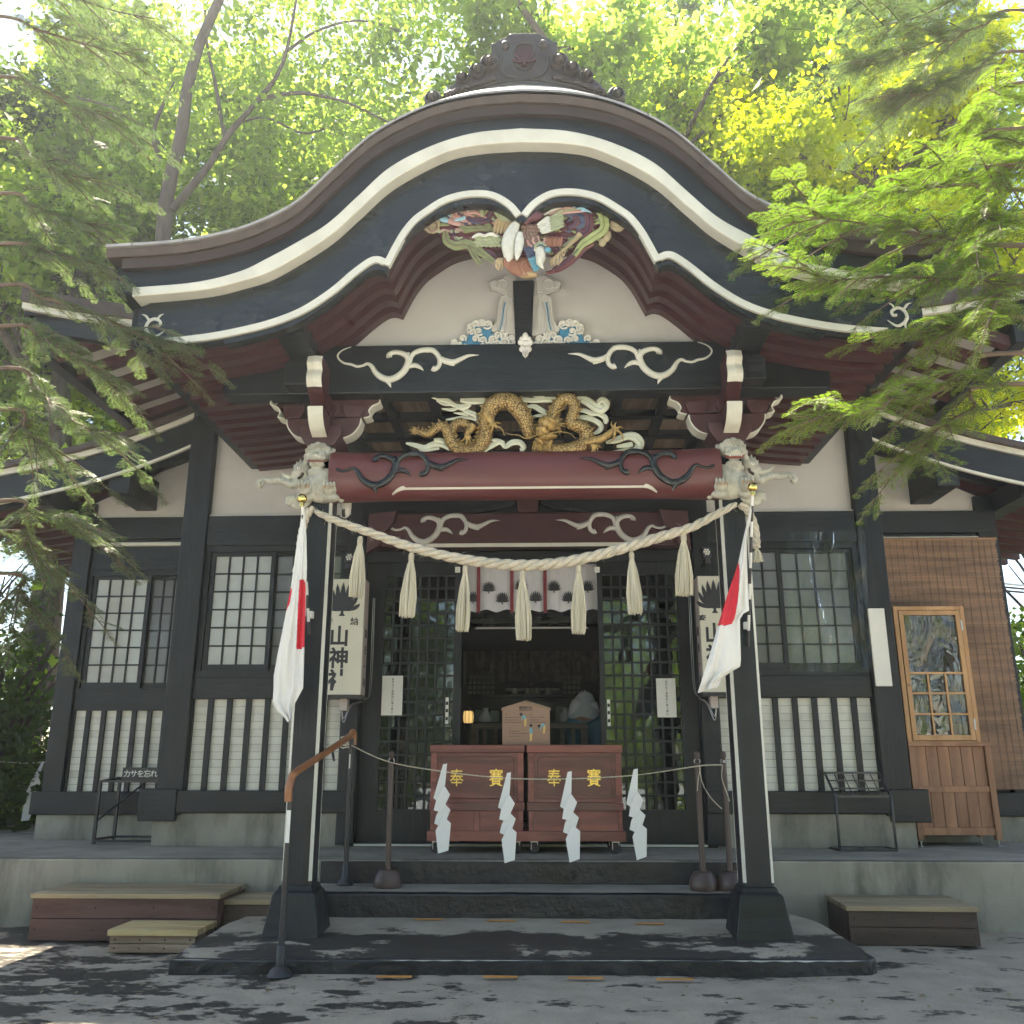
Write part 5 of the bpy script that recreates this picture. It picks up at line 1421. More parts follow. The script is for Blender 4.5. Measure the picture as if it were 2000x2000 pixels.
    obj('tapir_mouth', G().tube([W(p[0], p[1], -105) for p in sp_], 24 * LK, 8), MAT['niche'], Lo, 60)
    if open_mouth:
        for k in range(6):
            x = 560 + 36 * k
            obj('tooth', G().ell(W(x, 410, -345 + 6 * abs(k - 2.5)), (13 * LK, 10 * LK, 18 * LK), None, 8, 6), MAT['white'], Lo, 60)
    for px_ in (400, 815):
        for k in range(4):
            x = px_ - 84 + 54 * k; y = 880 if px_ == 400 else 860
            obj('toe', G().ell(W(x, y - 40, -315), (26 * LK, 30 * LK, 62 * LK), None, 10, 8), MAT['lion'], Lo, 60)
            obj('claw', G().tube([W(x, y - 20, -345), W(x + 4, y + 10, -352), W(x + 6, y + 55, -340)], [13 * LK, 12 * LK, 2 * LK], 7), MAT['amber'], Lo, 60)
lion(1, True); lion(-1, False)
# ================================================================ LETTERING HELPER
GLYPHS = {}
def glyph_mesh(ch, bold=0.0, depth=0.01):
    """one character as a mesh; a stroke weight whose outline closes cleanly is picked near the one asked for"""
    def make(off):
        cu = bpy.data.curves.new('lettering', 'FONT')
        cu.body = ch; cu.size = 1.0; cu.extrude = depth; cu.offset = off; cu.resolution_u = 2
        o = bpy.data.objects.new('lettering', cu)
        me = bpy.data.meshes.new_from_object(o)
        bpy.data.objects.remove(o); bpy.data.curves.remove(cu)
        return me, sum(p.area for p in me.polygons if abs(p.normal.z) > 0.9)
    if not bold:
        return make(0.0)[0]
    a0 = make(0.0)[1]
    if (ch, bold) in GLYPHS:
        return make(GLYPHS[(ch, bold)])[0]
    for f in (1, 1.12, 0.88, 1.25, 0.75, 0.6, 0.45, 0.3):
        me, a = make(bold * f)
        if a > a0 * (1 + 7 * bold * f):
            GLYPHS[(ch, bold)] = bold * f
            return me
    GLYPHS[(ch, bold)] = 0.0
    return make(0.0)[0]
def letter(ch, c, size, mat, parent, bold=0.0, depth=0.004, rz=0.0, sx=1.0, rx=PI / 2, name='letter', squash=None):
    """one character centred on c, facing the viewer (-Y) when rz = 0"""
    me = glyph_mesh(ch, bold, depth / max(size, 1e-6))
    xs_ = [v.co.x for v in me.vertices]; ys_ = [v.co.y for v in me.vertices]
    mx, my = (min(xs_) + max(xs_)) / 2, (min(ys_) + max(ys_)) / 2
    for v in me.vertices:
        v.co.x = (v.co.x - mx) * size * sx; v.co.y = (v.co.y - my) * size; v.co.z *= size
    me.materials.clear(); me.materials.append(mat)
    o = bpy.data.objects.new(name, me)
    link(o, parent)
    o.matrix_basis = Matrix.Translation(Vector(c)) @ Matrix.Rotation(rz, 4, 'Z') @ Matrix.Rotation(rx, 4, 'X')
    return o

MAT['straw'] = M('rice_straw', (0.60, 0.55, 0.42), rough=0.75, var=0.2, vscale=30, bump=0.3, bscale=120, stretch=(1, 1, 0.1))
MAT['rope'] = M('twisted_straw_rope', (0.53, 0.475, 0.375), rough=0.8, var=0.2, vscale=25, bump=0.6, bscale=90)
MAT['flagwhite'] = M('flag_cloth', (0.74, 0.73, 0.70), rough=0.85, var=0.03, bump=0.08, bscale=200)
MAT['flagred'] = M('flag_red', (0.62, 0.03, 0.05), rough=0.8, var=0.04, bump=0.08, bscale=200)
MAT['brass'] = M('polished_brass', (0.80, 0.60, 0.20), rough=0.15, metal=1.0, var=0.05, bump=0.02)
MAT['boxwood'] = wood('red_brown_keyaki', (0.11, 0.025, 0.023), (0.195, 0.048, 0.042), rough=0.38, axis='x', scale=4, bump=0.15, dist=4, coat=0.3)
MAT['boxwood_l'] = wood('light_red_brown_keyaki', (0.155, 0.038, 0.032), (0.25, 0.07, 0.054), rough=0.4, axis='x', scale=5, bump=0.15, dist=3, coat=0.2)
MAT['goldletter'] = M('gold_leaf', (0.85, 0.60, 0.16), rough=0.3, metal=0.8, var=0.1, bump=0.1)
MAT['steel'] = M('galvanised_steel', (0.42, 0.42, 0.43), rough=0.35, metal=0.9, var=0.15, bump=0.1)
MAT['rubber'] = M('black_rubber', (0.02, 0.02, 0.022), rough=0.7, var=0.2)
MAT['brownpole'] = M('brown_steel_tube', (0.072, 0.048, 0.042), rough=0.4, var=0.12, bump=0.05)
MAT['railbrown'] = wood('handrail_resin_wood', (0.30, 0.12, 0.05), (0.42, 0.19, 0.085), rough=0.4, axis='y', scale=6, bump=0.05, dist=2)
MAT['blackmetal'] = M('black_powder_coat', (0.022, 0.022, 0.025), rough=0.45, var=0.15, bump=0.1, bscale=120)
MAT['signcream'] = M('light_box_acrylic', (0.62, 0.60, 0.50), rough=0.35, var=0.03, bump=0.03)
MAT['signside'] = M('light_box_side', (0.42, 0.36, 0.34), rough=0.4, var=0.1)
MAT['ink'] = M('black_ink', (0.018, 0.02, 0.026), rough=0.5, var=0.2)
MAT['boardwood'] = wood('ema_board_wood', (0.30, 0.185, 0.13), (0.37, 0.235, 0.165), rough=0.6, axis='x', scale=4, bump=0.05, dist=2)
MAT['plywood'] = wood('weathered_deck_board', (0.22, 0.17, 0.10), (0.33, 0.26, 0.16), rough=0.75, axis='x', scale=4, bump=0.3, dist=3)
MAT['darkbox'] = wood('stained_brown_board', (0.055, 0.034, 0.026), (0.085, 0.055, 0.043), rough=0.7, axis='x', scale=4, bump=0.25, dist=3)
MAT['maroonbox'] = wood('stained_maroon_board', (0.075, 0.035, 0.03), (0.12, 0.06, 0.05), rough=0.7, axis='x', scale=4, bump=0.25, dist=3)
MAT['newboard'] = wood('new_cedar_board', (0.38, 0.27, 0.12), (0.52, 0.40, 0.20), rough=0.7, axis='x', scale=5, bump=0.2, dist=3)
MAT['stepside'] = wood('pale_cedar_side', (0.22, 0.15, 0.10), (0.34, 0.25, 0.17), rough=0.75, axis='x', scale=5, bump=0.2, dist=4)
MAT['cabwood'] = wood('brown_cabinet_wood', (0.23, 0.108, 0.058), (0.345, 0.175, 0.098), rough=0.5, axis='z', scale=5, bump=0.15, dist=3)
MAT['cablight'] = wood('orange_door_frame', (0.44, 0.235, 0.10), (0.56, 0.32, 0.15), rough=0.45, axis='z', scale=5, bump=0.1, dist=2)
MAT['bamboo'] = M('split_bamboo', (0.255, 0.15, 0.092), rough=0.6, var=0.35, vscale=20, bump=0.2, stretch=(0.1, 1, 1))

# ================================================================ SACRED ROPE
pc = [(618, 1000), (650, 1015), (722, 1040), (795, 1066), (867, 1085), (940, 1098), (1020, 1104), (1090, 1100), (1157, 1087), (1230, 1067), (1302, 1045), (1350, 1030), (1400, 1004), (1437, 985)]
rp = []
for i, (x, y) in enumerate(pc):
    t = i / (len(pc) - 1)
    rp.append(at(x, y, 5.30 - 0.09 * math.sin(PI * t) ** 0.5))
rsp = spline(rp, 22)
ROPE = thing('straw_rope', 'thick twisted straw rope sagging between the porch posts, hung with tassels', 'rope', (0, 5.25, 2.13))
nR = len(rsp)
lens = [0]
for i in range(1, nR): lens.append(lens[-1] + (rsp[i] - rsp[i - 1]).length)
for s_ in range(3):
    pts = []; rs = []
    for i in range(nR):
        t = (rsp[min(i + 1, nR - 1)] - rsp[max(i - 1, 0)]).normalized()
        a = t.cross(Vector((0, 1, 0))).normalized(); b_ = t.cross(a)
        ph = -lens[i] / 0.235 * 2 * PI + s_ * 2 * PI / 3
        thick = interp(i / nR, [0, 0.06, 0.25, 0.5, 0.75, 0.94, 1], [0.5, 0.7, 0.92, 1.05, 0.95, 0.72, 0.5])
        pts.append(rsp[i] + (a * math.cos(ph) + b_ * math.sin(ph)) * 0.0162 * thick); rs.append(0.0180 * thick)
    obj('strand', G().tube(pts, rs, 10), MAT['rope'], ROPE, 80)
gf = G()
for k in range(170):
    i = random.randint(2, nR - 3); a = random.uniform(0, 2 * PI)
    dv = Vector((random.uniform(-.6, .6), math.cos(a), math.sin(a))).normalized()
    p0 = rsp[i] + dv * 0.022; ln = random.uniform(0.012, 0.035)
    gf.tube([p0, p0 + dv * ln * .6 + Vector((random.uniform(-.01, .01), 0, 0)), p0 + dv * ln + Vector((random.uniform(-.02, .02), 0, -0.006))], [0.0011, 0.0009, 0.0005], 3)
obj('loose_fibres', gf, MAT['straw'], ROPE, kind='stuff')
def tassel_mesh(seed):
    rnd = random.Random(seed); g = G()
    for k in range(85):
        a = rnd.uniform(0, 2 * PI); q = math.sqrt(rnd.random())
        r0 = 0.012 * q; r1 = 0.030 * q + 0.004; r2 = 0.050 * q + 0.004
        ln = 0.375 + rnd.uniform(-0.012, 0.012); j = rnd.uniform(-0.006, 0.006)
        p = [(r0 * math.cos(a), r0 * math.sin(a), 0), (r0 * 0.9 * math.cos(a), r0 * 0.9 * math.sin(a), -0.035), (r1 * math.cos(a), r1 * math.sin(a), -0.12), (r2 * math.cos(a) + j * .5, r2 * math.sin(a), -0.26), ((r2 - 0.004) * math.cos(a) + j, (r2 - .004) * math.sin(a), -ln)]
        g.tube(p, [0.0026, 0.0026, 0.0034, 0.0036, 0.0032], 4)
    return g.mesh('tassel', MAT['straw'], 80)
def neck_mesh():
    g = G()
    for k in range(5):
        g.tube([(0.0155 * math.cos(i * PI / 6), 0.0155 * math.sin(i * PI / 6), -0.012 - 0.007 * k + 0.001 * math.sin(i + k)) for i in range(13)], 0.0042, 6)
    return g.mesh('tassel_binding', MAT['rope'], 80)
tm = [tassel_mesh(3), tassel_mesh(4), tassel_mesh(5)]; nm_ = neck_mesh()
for k, (x, y) in enumerate([(704, 1048), (804, 1080), (909, 1105), (1020, 1115), (1130, 1104), (1233, 1078), (1335, 1043)]):
    p = at(x, y, interp(abs(x - 1022), [0, 330], [5.20, 5.235]))
    o = inst('tassel', tm[k % 3], p, ROPE, (random.uniform(-.03, .03), random.uniform(-.04, .04), random.uniform(0, 6)), (random.uniform(.78, .94), random.uniform(.8, .95), (1.02 if k in (2, 3, 4) else 0.97) * random.uniform(.97, 1.04)))
    inst('tassel_binding', nm_, (0, 0, 0), None) if False else None
    b_ = bpy.data.objects.new('tassel_binding', nm_); C.objects.link(b_); b_.parent = o
# tails of the rope behind the posts
for sgn, px in ((1, [(1446, 985), (1462, 1000), (1474, 1030), (1478, 1070)]), (-1, [(612, 992), (598, 1010), (588, 1050), (584, 1090)])):
    q = spline([at(x, y, 5.33) for x, y in px], 10)
    for s_ in range(3):
        pts = []; L_ = 0
        for i in range(len(q)):
            if i: L_ += (q[i] - q[i - 1]).length
            t = (q[min(i + 1, len(q) - 1)] - q[max(i - 1, 0)]).normalized(); a = t.cross(Vector((0, 1, 0))).normalized(); bb = t.cross(a); ph = -L_ / 0.13 * 2 * PI + s_ * 2.1
            pts.append(q[i] + (a * math.cos(ph) + bb * math.sin(ph)) * 0.012)
        obj('rope_tail', G().tube(pts, 0.0135, 8), MAT['rope'], ROPE, 80)
    g = G()
    for k in range(34):
        a = random.uniform(0, 2 * PI); rr = random.uniform(0.2, 1)
        e = q[-1]
        g.tube([e, e + Vector((0.022 * rr * math.cos(a), 0.022 * rr * math.sin(a), -0.03)), e + Vector((0.036 * rr * math.cos(a), 0.036 * rr * math.sin(a), -0.085))], [0.003, 0.003, 0.002], 4)
    obj('frayed_end', g, MAT['straw'], ROPE, kind='stuff')

# ================================================================ NATIONAL FLAGS
def flag(sgn, rows, redpoly, base_y, label, conv, poly_pole):
    top, bottom = poly_pole
    T = at(*top, 5.10); Bm = at(*bottom, 5.315)
    F = thing('flag', label, 'flag', tuple(Bm))
    n = 10
    for k in range(n):      # striped pole
        a = T.lerp(Bm, k / n); b_ = T.lerp(Bm, (k + 1) / n)
        obj('pole_band', G().tube([a, b_], 0.0085, 10), MAT['blackmetal'] if k % 2 else MAT['white'], F, 60)
    obj('gold_ball', G().ell(T + Vector((0, 0, 0.02)), 0.029, None, 20, 14), MAT['brass'], F, True)
    obj('finial_neck', G().lathe([(0.012, -0.03), (0.014, -0.012), (0.009, 0.0)], T, 12), MAT['brass'], F, 60)
    obj('pole_clip', G().box(Bm.x - 0.016, Bm.x + 0.016, Bm.y - 0.012, 5.338, Bm.z + 0.10, Bm.z + 0.14), MAT['white'], F)
    NU, NV = 70, 150
    vs_ = np.linspace(0, 1, len(rows))
    pts = {}
    grid = []; pxg = []
    for j in range(NV + 1):
        v = j / NV
        lx = interp(v, vs_, [r[0] for r in rows]); ly = interp(v, vs_, [r[1] for r in rows]); rx = interp(v, vs_, [r[2] for r in rows]); ry = interp(v, vs_, [r[3] for r in rows])
        row = []; prow = []
        for i in range(NU + 1):
            u = i / NU
            px, py = lerp(lx, rx, u), lerp(ly, ry, u)
            w = min(1, v * 2.2)
            fold = base_y(u, v) + 0.012 * math.sin(9 * u + 5 * v) * w + 0.005 * math.sin(23 * u - 9 * v + 1) * w
            P_ = at(*conv(px, py), lerp(5.12, 5.16, v) + fold)
            row.append(P_); prow.append((px, py))
        grid.append(row); pxg.append(prow)
    def inside(x, y, poly):
        c = False; m_ = len(poly)
        for i in range(m_):
            x1, y1 = poly[i]; x2, y2 = poly[(i + 1) % m_]
            if (y1 > y) != (y2 > y) and x < (x2 - x1) * (y - y1) / (y2 - y1) + x1: c = not c
        return c
    gw, gr = G(), G()
    flat = [p for r in grid for p in r]
    for g_, want in ((gw, False), (gr, True)):
        used = {}; vs2 = []; fs2 = []
        for j in range(NV):
            for i in range(NU):
                cx = (pxg[j][i][0] + pxg[j + 1][i + 1][0]) / 2; cyy = (pxg[j][i][1] + pxg[j + 1][i + 1][1]) / 2
                if any(inside(cx, cyy, pl_) for pl_ in redpoly) != want: continue
                ids = [j * (NU + 1) + i, j * (NU + 1) + i + 1, (j + 1) * (NU + 1) + i + 1, (j + 1) * (NU + 1) + i]
                f = []
                for d in ids:
                    if d not in used:
                        used[d] = len(vs2); vs2.append(flat[d])
                    f.append(used[d])
                fs2.append(tuple(f))
        g_.add(vs2, fs2)
    for nm, g_, mt in (('cloth', gw, 'flagwhite'), ('red_disc', gr, 'flagred')):
        o = obj(nm, g_, MAT[mt], F, 180)
        sd = o.modifiers.new('thickness', 'SOLIDIFY'); sd.thickness = 0.0012
    return F
cA = crop(520, 1050, 820, 1450, 1449)
rowsA = [(340, -330, 360, -330), (320, -120, 372, -120), (298, 0, 380, 0), (262, 250, 384, 250), (230, 480, 378, 480), (188, 700, 372, 700), (150, 900, 362, 900), (108, 1100, 358, 1100), (72, 1300, 352, 1300), (70, 1420, 348, 1420), (60, 1550, 300, 1510), (110, 1640, 262, 1580), (175, 1700, 242, 1640), (205, 1745, 236, 1700)]
def foldA(u, v):      # front fold crossing, turned corner low down
    f = -0.035 * math.exp(-((u - 0.62) / 0.10) ** 2) * min(1, v * 3)
    f += -0.03 * (u < 0.55) * max(0, (v - 0.72)) * 3.3 * math.sin(PI * min(1, u / 0.55))
    return f
flag(-1, rowsA, [[(315, 405), (345, 398), (368, 415), (374, 470), (370, 700), (360, 1000), (362, 1030), (330, 1048), (282, 1060), (290, 860), (300, 640)], [(238, 470), (244, 500), (222, 620), (195, 680), (180, 680), (200, 560)]], foldA, 'limp white flag with red disc on the left porch post', cA, ((590, 980), (604, 1240)))
cB = crop(1280, 1050, 1580, 1450, 1449)
rowsB = [(905, -330, 915, -330), (868, -160, 900, -160), (830, 0, 862, 0), (780, 240, 866, 240), (742, 360, 870, 360), (700, 480, 874, 500), (650, 640, 884, 690), (606, 780, 830, 715), (590, 830, 796, 770), (545, 1000, 800, 960), (490, 1180, 806, 1150), (452, 1290, 800, 1215), (425, 1380, 700, 1275), (405, 1440, 625, 1330), (398, 1467, 600, 1405)]
def foldB(u, v):
    return -0.03 * math.exp(-((u - 0.55) / 0.12) ** 2) * min(1, v * 3) + 0.02 * (v > 0.7) * (v - 0.7) * 3 * math.sin(PI * u)
flag(1, rowsB, [[(770, 236), (790, 250), (797, 330), (790, 480), (775, 620), (745, 770), (728, 802), (690, 822), (575, 836), (600, 770), (690, 470)]], foldB, 'limp white flag with red disc on the right porch post', cB, ((1470, 958), (1461, 1262)))

# ================================================================ LIGHT-BOX SIGNS BESIDE THE DOOR
def light_box(sgn, x0p, x1p, yt, yb, label):
    Y0 = 6.72
    a = at(x0p, yt, Y0); b_ = at(x1p, yb, Y0)
    X0, X1 = sorted((a.x, b_.x)) ; Z1, Z0 = a.z, b_.z
    Bx = thing('light_box_sign', label, 'sign', ((X0 + X1) / 2, Y0 + 0.07, Z0), 'light-box signs flanking the doors')
    obj('case', G().box(X0, X1, Y0 + 0.004, Y0 + 0.16, Z0, Z1), MAT['signside'], Bx, bevel=0.012)
    obj('face', G().box(X0 + 0.006, X1 - 0.006, Y0, Y0 + 0.006, Z0 + 0.006, Z1 - 0.006), MAT['signcream'], Bx, bevel=0.002)
    obj('bottom_trim', G().box(X0 - 0.004, X1 + 0.004, Y0 - 0.004, Y0 + 0.165, Z0 - 0.02, Z0 + 0.003), MAT['blackmetal'], Bx)
    cx = (X0 + X1) / 2; H = Z1 - Z0; yy = Y0 - 0.0015
    crest(cx, Z1 - 0.185 * H, 0.30 * H, yy + 0.001, MAT['ink'], Bx, n=9)
    letter('奉', (cx - 0.095, yy, Z1 - 0.375 * H), 0.062, MAT['ink'], Bx, 0.02, 0.0008)
    letter('納', (cx + 0.095, yy, Z1 - 0.375 * H), 0.062, MAT['ink'], Bx, 0.02, 0.0008)
    for k, ch in enumerate('山神社'):
        letter(ch, (cx - 0.012, yy, Z1 - (0.50 + 0.185 * k) * H), 0.158, MAT['ink'], Bx, 0.03, 0.0008, sx=0.95)
    side = X1 if sgn < 0 else X0
    for k, ch in enumerate('講社一同'):
        letter(ch, (side + (0.0015 if sgn < 0 else -0.0015), Y0 + 0.08, Z1 - (0.47 + 0.14 * k) * H), 0.07, MAT['ink'], Bx, 0.02, 0.0008, rz=(PI / 2 if sgn < 0 else -PI / 2))
    obj('bracket', G().box(cx - 0.02, cx + 0.02, Y0 + 0.16, HY, Z0 + 0.3, Z0 + 0.36), MAT['blackmetal'], Bx)
    # junction box and loops of cable underneath
    jx = cx + sgn * -0.03
    obj('junction_box', G().box(jx - 0.028, jx + 0.028, Y0 + 0.06, Y0 + 0.14, Z0 - 0.105, Z0 - 0.02), MAT['signside'], Bx, bevel=0.004)
    inn = X1 if sgn < 0 else X0
    for dd, rr in ((0.0, 0.06), (0.012, 0.09)):
        q = spline([(inn - sgn * 0.03 + dd * -sgn, Y0 + 0.17, Z0 + 0.75), (inn - sgn * 0.03 + dd * -sgn, Y0 + 0.17, Z0 + 0.1), (inn - sgn * 0.01, Y0 + 0.15, Z0 - 0.02), (jx - sgn * 0.05, Y0 + 0.10, Z0 - 0.06 - dd), (jx, Y0 + 0.10, Z0 - 0.10 - rr), (jx + sgn * 0.02, Y0 + 0.10, Z0 - 0.08)], 6)
        obj('cable', G().tube(q, 0.0035, 6), MAT['steel'], Bx, 60)
light_box(-1, 628, 705, 1130, 1358, 'cream light-box sign lettered in black, left of the doors')
light_box(1, 1361, 1438, 1124, 1353, 'cream light-box sign lettered in black, right of the doors')

# ================================================================ OFFERTORY BOXES
def offertory(xa, xb, label):
    Y0 = 6.53
    X0, X1 = at(xa, 1560, Y0).x, at(xb, 1560, Y0).x
    Z1 = at(1025, 1455, Y0).z; Z0 = at(1025, 1643, Y0).z
    Bx = thing('offertory_box', label, 'offertory box', ((X0 + X1) / 2, Y0 + 0.2, DZ), 'offertory boxes before the doors')
    H = Z1 - Z0; W_ = X1 - X0
    f = lambda t: Z1 - t * H
    D = 0.42
    obj('carcass', G().box(X0 + 0.018, X1 - 0.018, Y0 + 0.018, Y0 + D, Z0 + 0.01, f(0.07)), MAT['boxwood'], Bx)
    obj('lid', G().box(X0, X1, Y0 - 0.012, Y0 + D + 0.01, f(0.082), Z1), MAT['boxwood_l'], Bx, bevel=0.004)
    obj('stile', G().box(X0 + 0.008, X0 + 0.05, Y0, Y0 + 0.02, f(0.60), f(0.084)), MAT['boxwood_l'], Bx, bevel=0.003)
    obj('stile', G().box(X1 - 0.05, X1 - 0.008, Y0, Y0 + 0.02, f(0.60), f(0.084)), MAT['boxwood_l'], Bx, bevel=0.003)
    pn = obj('front_panel', G().box(X0 + 0.052, X1 - 0.052, Y0 + 0.010, Y0 + 0.02, f(0.60), f(0.084)), MAT['boxwood'], Bx)
    # sunk moulding line around the panel
    a0, a1, c0, c1 = X0 + 0.075, X1 - 0.075, f(0.565), f(0.125)
    k_ = 0.018
    ring = [(a0 + k_, c0), (a1 - k_, c0), (a1, c0 + k_), (a1, c1 - k_), (a1 - k_, c1), (a0 + k_, c1), (a0, c1 - k_), (a0, c0 + k_), (a0 + k_, c0)]
    obj('panel_moulding', G().tube([(x, Y0 + 0.010, z) for x, z in ring], 0.0035, 6), MAT['boxwood'], pn, 60)
    obj('mid_rail', G().box(X0 + 0.002, X1 - 0.002, Y0 - 0.006, Y0 + 0.02, f(0.69), f(0.602)), MAT['boxwood'], Bx, bevel=0.003)
    for s0, s1 in ((X0 + 0.012, X0 + 0.04), ((X0 + X1) / 2 - 0.02, (X0 + X1) / 2 + 0.02), (X1 - 0.04, X1 - 0.012)):
        obj('lower_stile', G().box(s0, s1, Y0 + 0.002, Y0 + 0.02, f(0.895), f(0.692)), MAT['boxwood_l'], Bx, bevel=0.002)
    for s0, s1 in ((X0 + 0.042, (X0 + X1) / 2 - 0.022), ((X0 + X1) / 2 + 0.022, X1 - 0.042)):
        obj('lower_panel', G().box(s0, s1, Y0 + 0.008, Y0 + 0.02, f(0.895), f(0.692)), MAT['boxwood_l'], Bx)
    obj('base_board', G().box(X0 - 0.008, X1 + 0.008, Y0 - 0.012, Y0 + D, Z0, f(0.897)), MAT['boxwood_l'], Bx, bevel=0.003)
    letter('奉', (X0 + W_ * 0.285, Y0 + 0.008, f(0.345)), 0.125, MAT['goldletter'], Bx, 0.008, 0.006, sx=0.8)
    letter('賽', (X0 + W_ * 0.70, Y0 + 0.008, f(0.345)), 0.125, MAT['goldletter'], Bx, 0.008, 0.006, sx=0.8)
    for x in (X0 + 0.05, X1 - 0.06):
        for y in (Y0 + 0.05, Y0 + D - 0.06):
            g = G().lathe([(0.03, -0.014), (0.036, -0.008), (0.036, 0.008), (0.03, 0.014)], (0, 0, 0), 18); g.xf(Matrix.Translation((x, y, DZ + 0.040)) @ Matrix.Rotation(R(70), 4, 'Z') @ Matrix.Rotation(PI / 2, 4, 'Y'))
            w = obj('caster', g, MAT['rubber'], Bx, 40)
            obj('caster_fork', G().box(x - 0.024, x - 0.019, y - 0.02, y + 0.02, DZ + 0.03, Z0).box(x + 0.019, x + 0.024, y - 0.02, y + 0.02, DZ + 0.03, Z0 - .001).box(x - 0.026, x + 0.026, y - 0.024, y + 0.024, Z0 - 0.01, Z0 - .0015), MAT['steel'], w)
    return X0, X1, Z0, Z1, Y0
BL = offertory(838, 1025, 'red-brown wooden offertory box on casters with gold characters, the left one')
offertory(1029, 1218, 'red-brown wooden offertory box on casters with gold characters, the right one')

# etiquette board on the boxes
def ema():
    Y0 = 6.66
    zb = BL[3] + 0.002
    x0, x1 = at(981, 1420, Y0).x, at(1074, 1420, Y0).x; zt = at(1025, 1384, Y0).z; zp = at(1026, 1371, Y0).z; xc = (x0 + x1) / 2
    E_ = thing('etiquette_board', 'house-shaped wooden board with three bowing figures on the offertory boxes', 'sign', (xc, Y0, zb))
    obj('board', G().prism([(x0, zb), (x1, zb), (x1, zt), (xc, zp), (x0, zt)], Y0, Y0 + 0.018), MAT['boardwood'], E_, bevel=0.002)
    for sg in (-1, 1):
        xe = x0 - 0.008 if sg < 0 else x1 + 0.008
        obj('roof_batten', G().prism([(xe, zt - 0.014), (xc, zp - 0.004), (xc, zp + 0.012), (xe, zt + 0.004)], Y0 - 0.008, Y0 + 0.024), MAT['boardwood'], E_)
    w = x1 - x0; h = zp - zb
    P_ = lambda u, v: Vector((x0 + u * w, Y0 - 0.001, zp - v * h))
    ce_ = crop(890, 1330, 1190, 1480, 1932)
    Q = lambda x, y: at(*ce_(x, y), Y0 - 0.001)
    for k, ch in enumerate('参拝作法'):
        letter(ch, Q(818 + 42 * k, 340), 0.030, MAT['ink'], E_, 0.01, 0.0006)
    for ch, x, y in (('1', 630, 425), ('3', 945, 425), ('2', 685, 598)):
        letter(ch, Q(x, y), 0.02, MAT['ink'], E_, 0, 0.0005)
    def fig(hx, hy, body, leg, foot):
        obj('figure_head', G().ell(Q(hx, hy), (0.011, 0.002, 0.011), None, 10, 6), MAT['ink'], E_)
        obj('figure_shirt', G().tube([Q(*p) for p in body], [0.009, 0.012, 0.011], 8, 0.2), MAT['figblue'], E_)
        obj('figure_arm', G().tube([Q(body[0][0], body[0][1] + 8), Q(body[0][0] - 5, body[0][1] + 50)], 0.004, 6, 0.3), MAT['figblue'], E_)
        obj('figure_trousers', G().tube([Q(*p) for p in leg], [0.010, 0.008, 0.007], 8, 0.2), MAT['figyellow'], E_)
    MAT['figblue'] = M('printed_blue', (0.20, 0.42, 0.50), rough=0.6); MAT['figyellow'] = M('printed_yellow', (0.70, 0.48, 0.16), rough=0.6)
    fig(822, 420, [(840, 440), (860, 452), (875, 475)], [(875, 475), (876, 530), (872, 570)], 0)
    fig(946, 560, [(945, 590), (947, 630), (948, 660)], [(948, 655), (946, 710), (944, 755)], 0)
    fig(1048, 566, [(1075, 560), (1100, 552), (1115, 570)], [(1115, 565), (1113, 610), (1108, 660)], 0)
    g = G()
    for (x, y, l) in ((622, 458, 190), (622, 490, 170), (622, 520, 210), (940, 455, 170), (940, 490, 110), (940, 518, 200), (675, 632, 130), (675, 660, 250), (675, 694, 150), (800, 372, 155)):
        xx = x
        while xx < x + l:
            ww = random.uniform(5, 16)
            a, b_ = Q(xx, y - 3), Q(xx + ww, y + 4)
            g.box(a.x, b_.x, Y0 - 0.0012, Y0, b_.z, a.z); xx += ww + random.uniform(3, 8)
    obj('small_print', g, MAT['ink'], E_, kind='stuff')
ema()

# ================================================================ STANCHIONS, CORD, PAPER STREAMERS
def stanchion(x, y, top_z, label):
    T = thing('rope_stanchion', label, 'stanchion', (x, y, SZ), 'stanchions on the upper step')
    obj('base', G().lathe([(0.082, 0.003), (0.086, 0.02), (0.086, 0.04), (0.076, 0.075), (0.058, 0.10), (0.052, 0.108), (0.02, 0.110)], (x, y, SZ), 28), MAT['brownpole'], T, 50)
    obj('pole', G().tube([(x, y, SZ + 0.10), (x, y, top_z - 0.07)], 0.0175, 16), MAT['brownpole'], T, 60)
    obj('eye', G().tube([(x + 0.018 * math.cos(a), y, top_z - 0.062 + 0.018 * math.sin(a)) for a in np.linspace(0, 2 * PI, 13)], 0.004, 6), MAT['steel'], T, 60)
    obj('finial', G().lathe([(0.010, -0.055), (0.012, -0.045), (0.017, -0.035), (0.018, -0.018), (0.014, -0.006), (0.003, 0.0)], (x, y, top_z), 16), MAT['brownpole'], T, 60)
YS = 5.99
sL = at(757, 1600, YS); zt = at(757, 1466, YS).z
stanchion(at(757, 1715, YS).x, YS, zt, 'brown stanchion on the step left of the offertory boxes')
YR = 5.92
stanchion(at(1374, 1725, YR).x, YR, at(1366, 1467, YR).z, 'brown stanchion right of the boxes, nearer to the doors')
stanchion(at(1428, 1725, YR).x, YR + 0.01, at(1411, 1467, YR).z, 'brown stanchion half hidden behind the right porch post')
cord = [at(674, 1450, 6.10), at(757, 1487, YS - 0.02), at(867, 1507, 5.98), at(992, 1520, 5.97), at(1112, 1521, 5.96), at(1241, 1514, 5.95), at(1366, 1496, YR - 0.022), at(1411, 1494, YR - 0.02)]
CO = thing('barrier_cord', 'thin straw cord strung across the steps from handrail to stanchions', 'cord', tuple(cord[3]))
cs_ = spline(cord, 40)
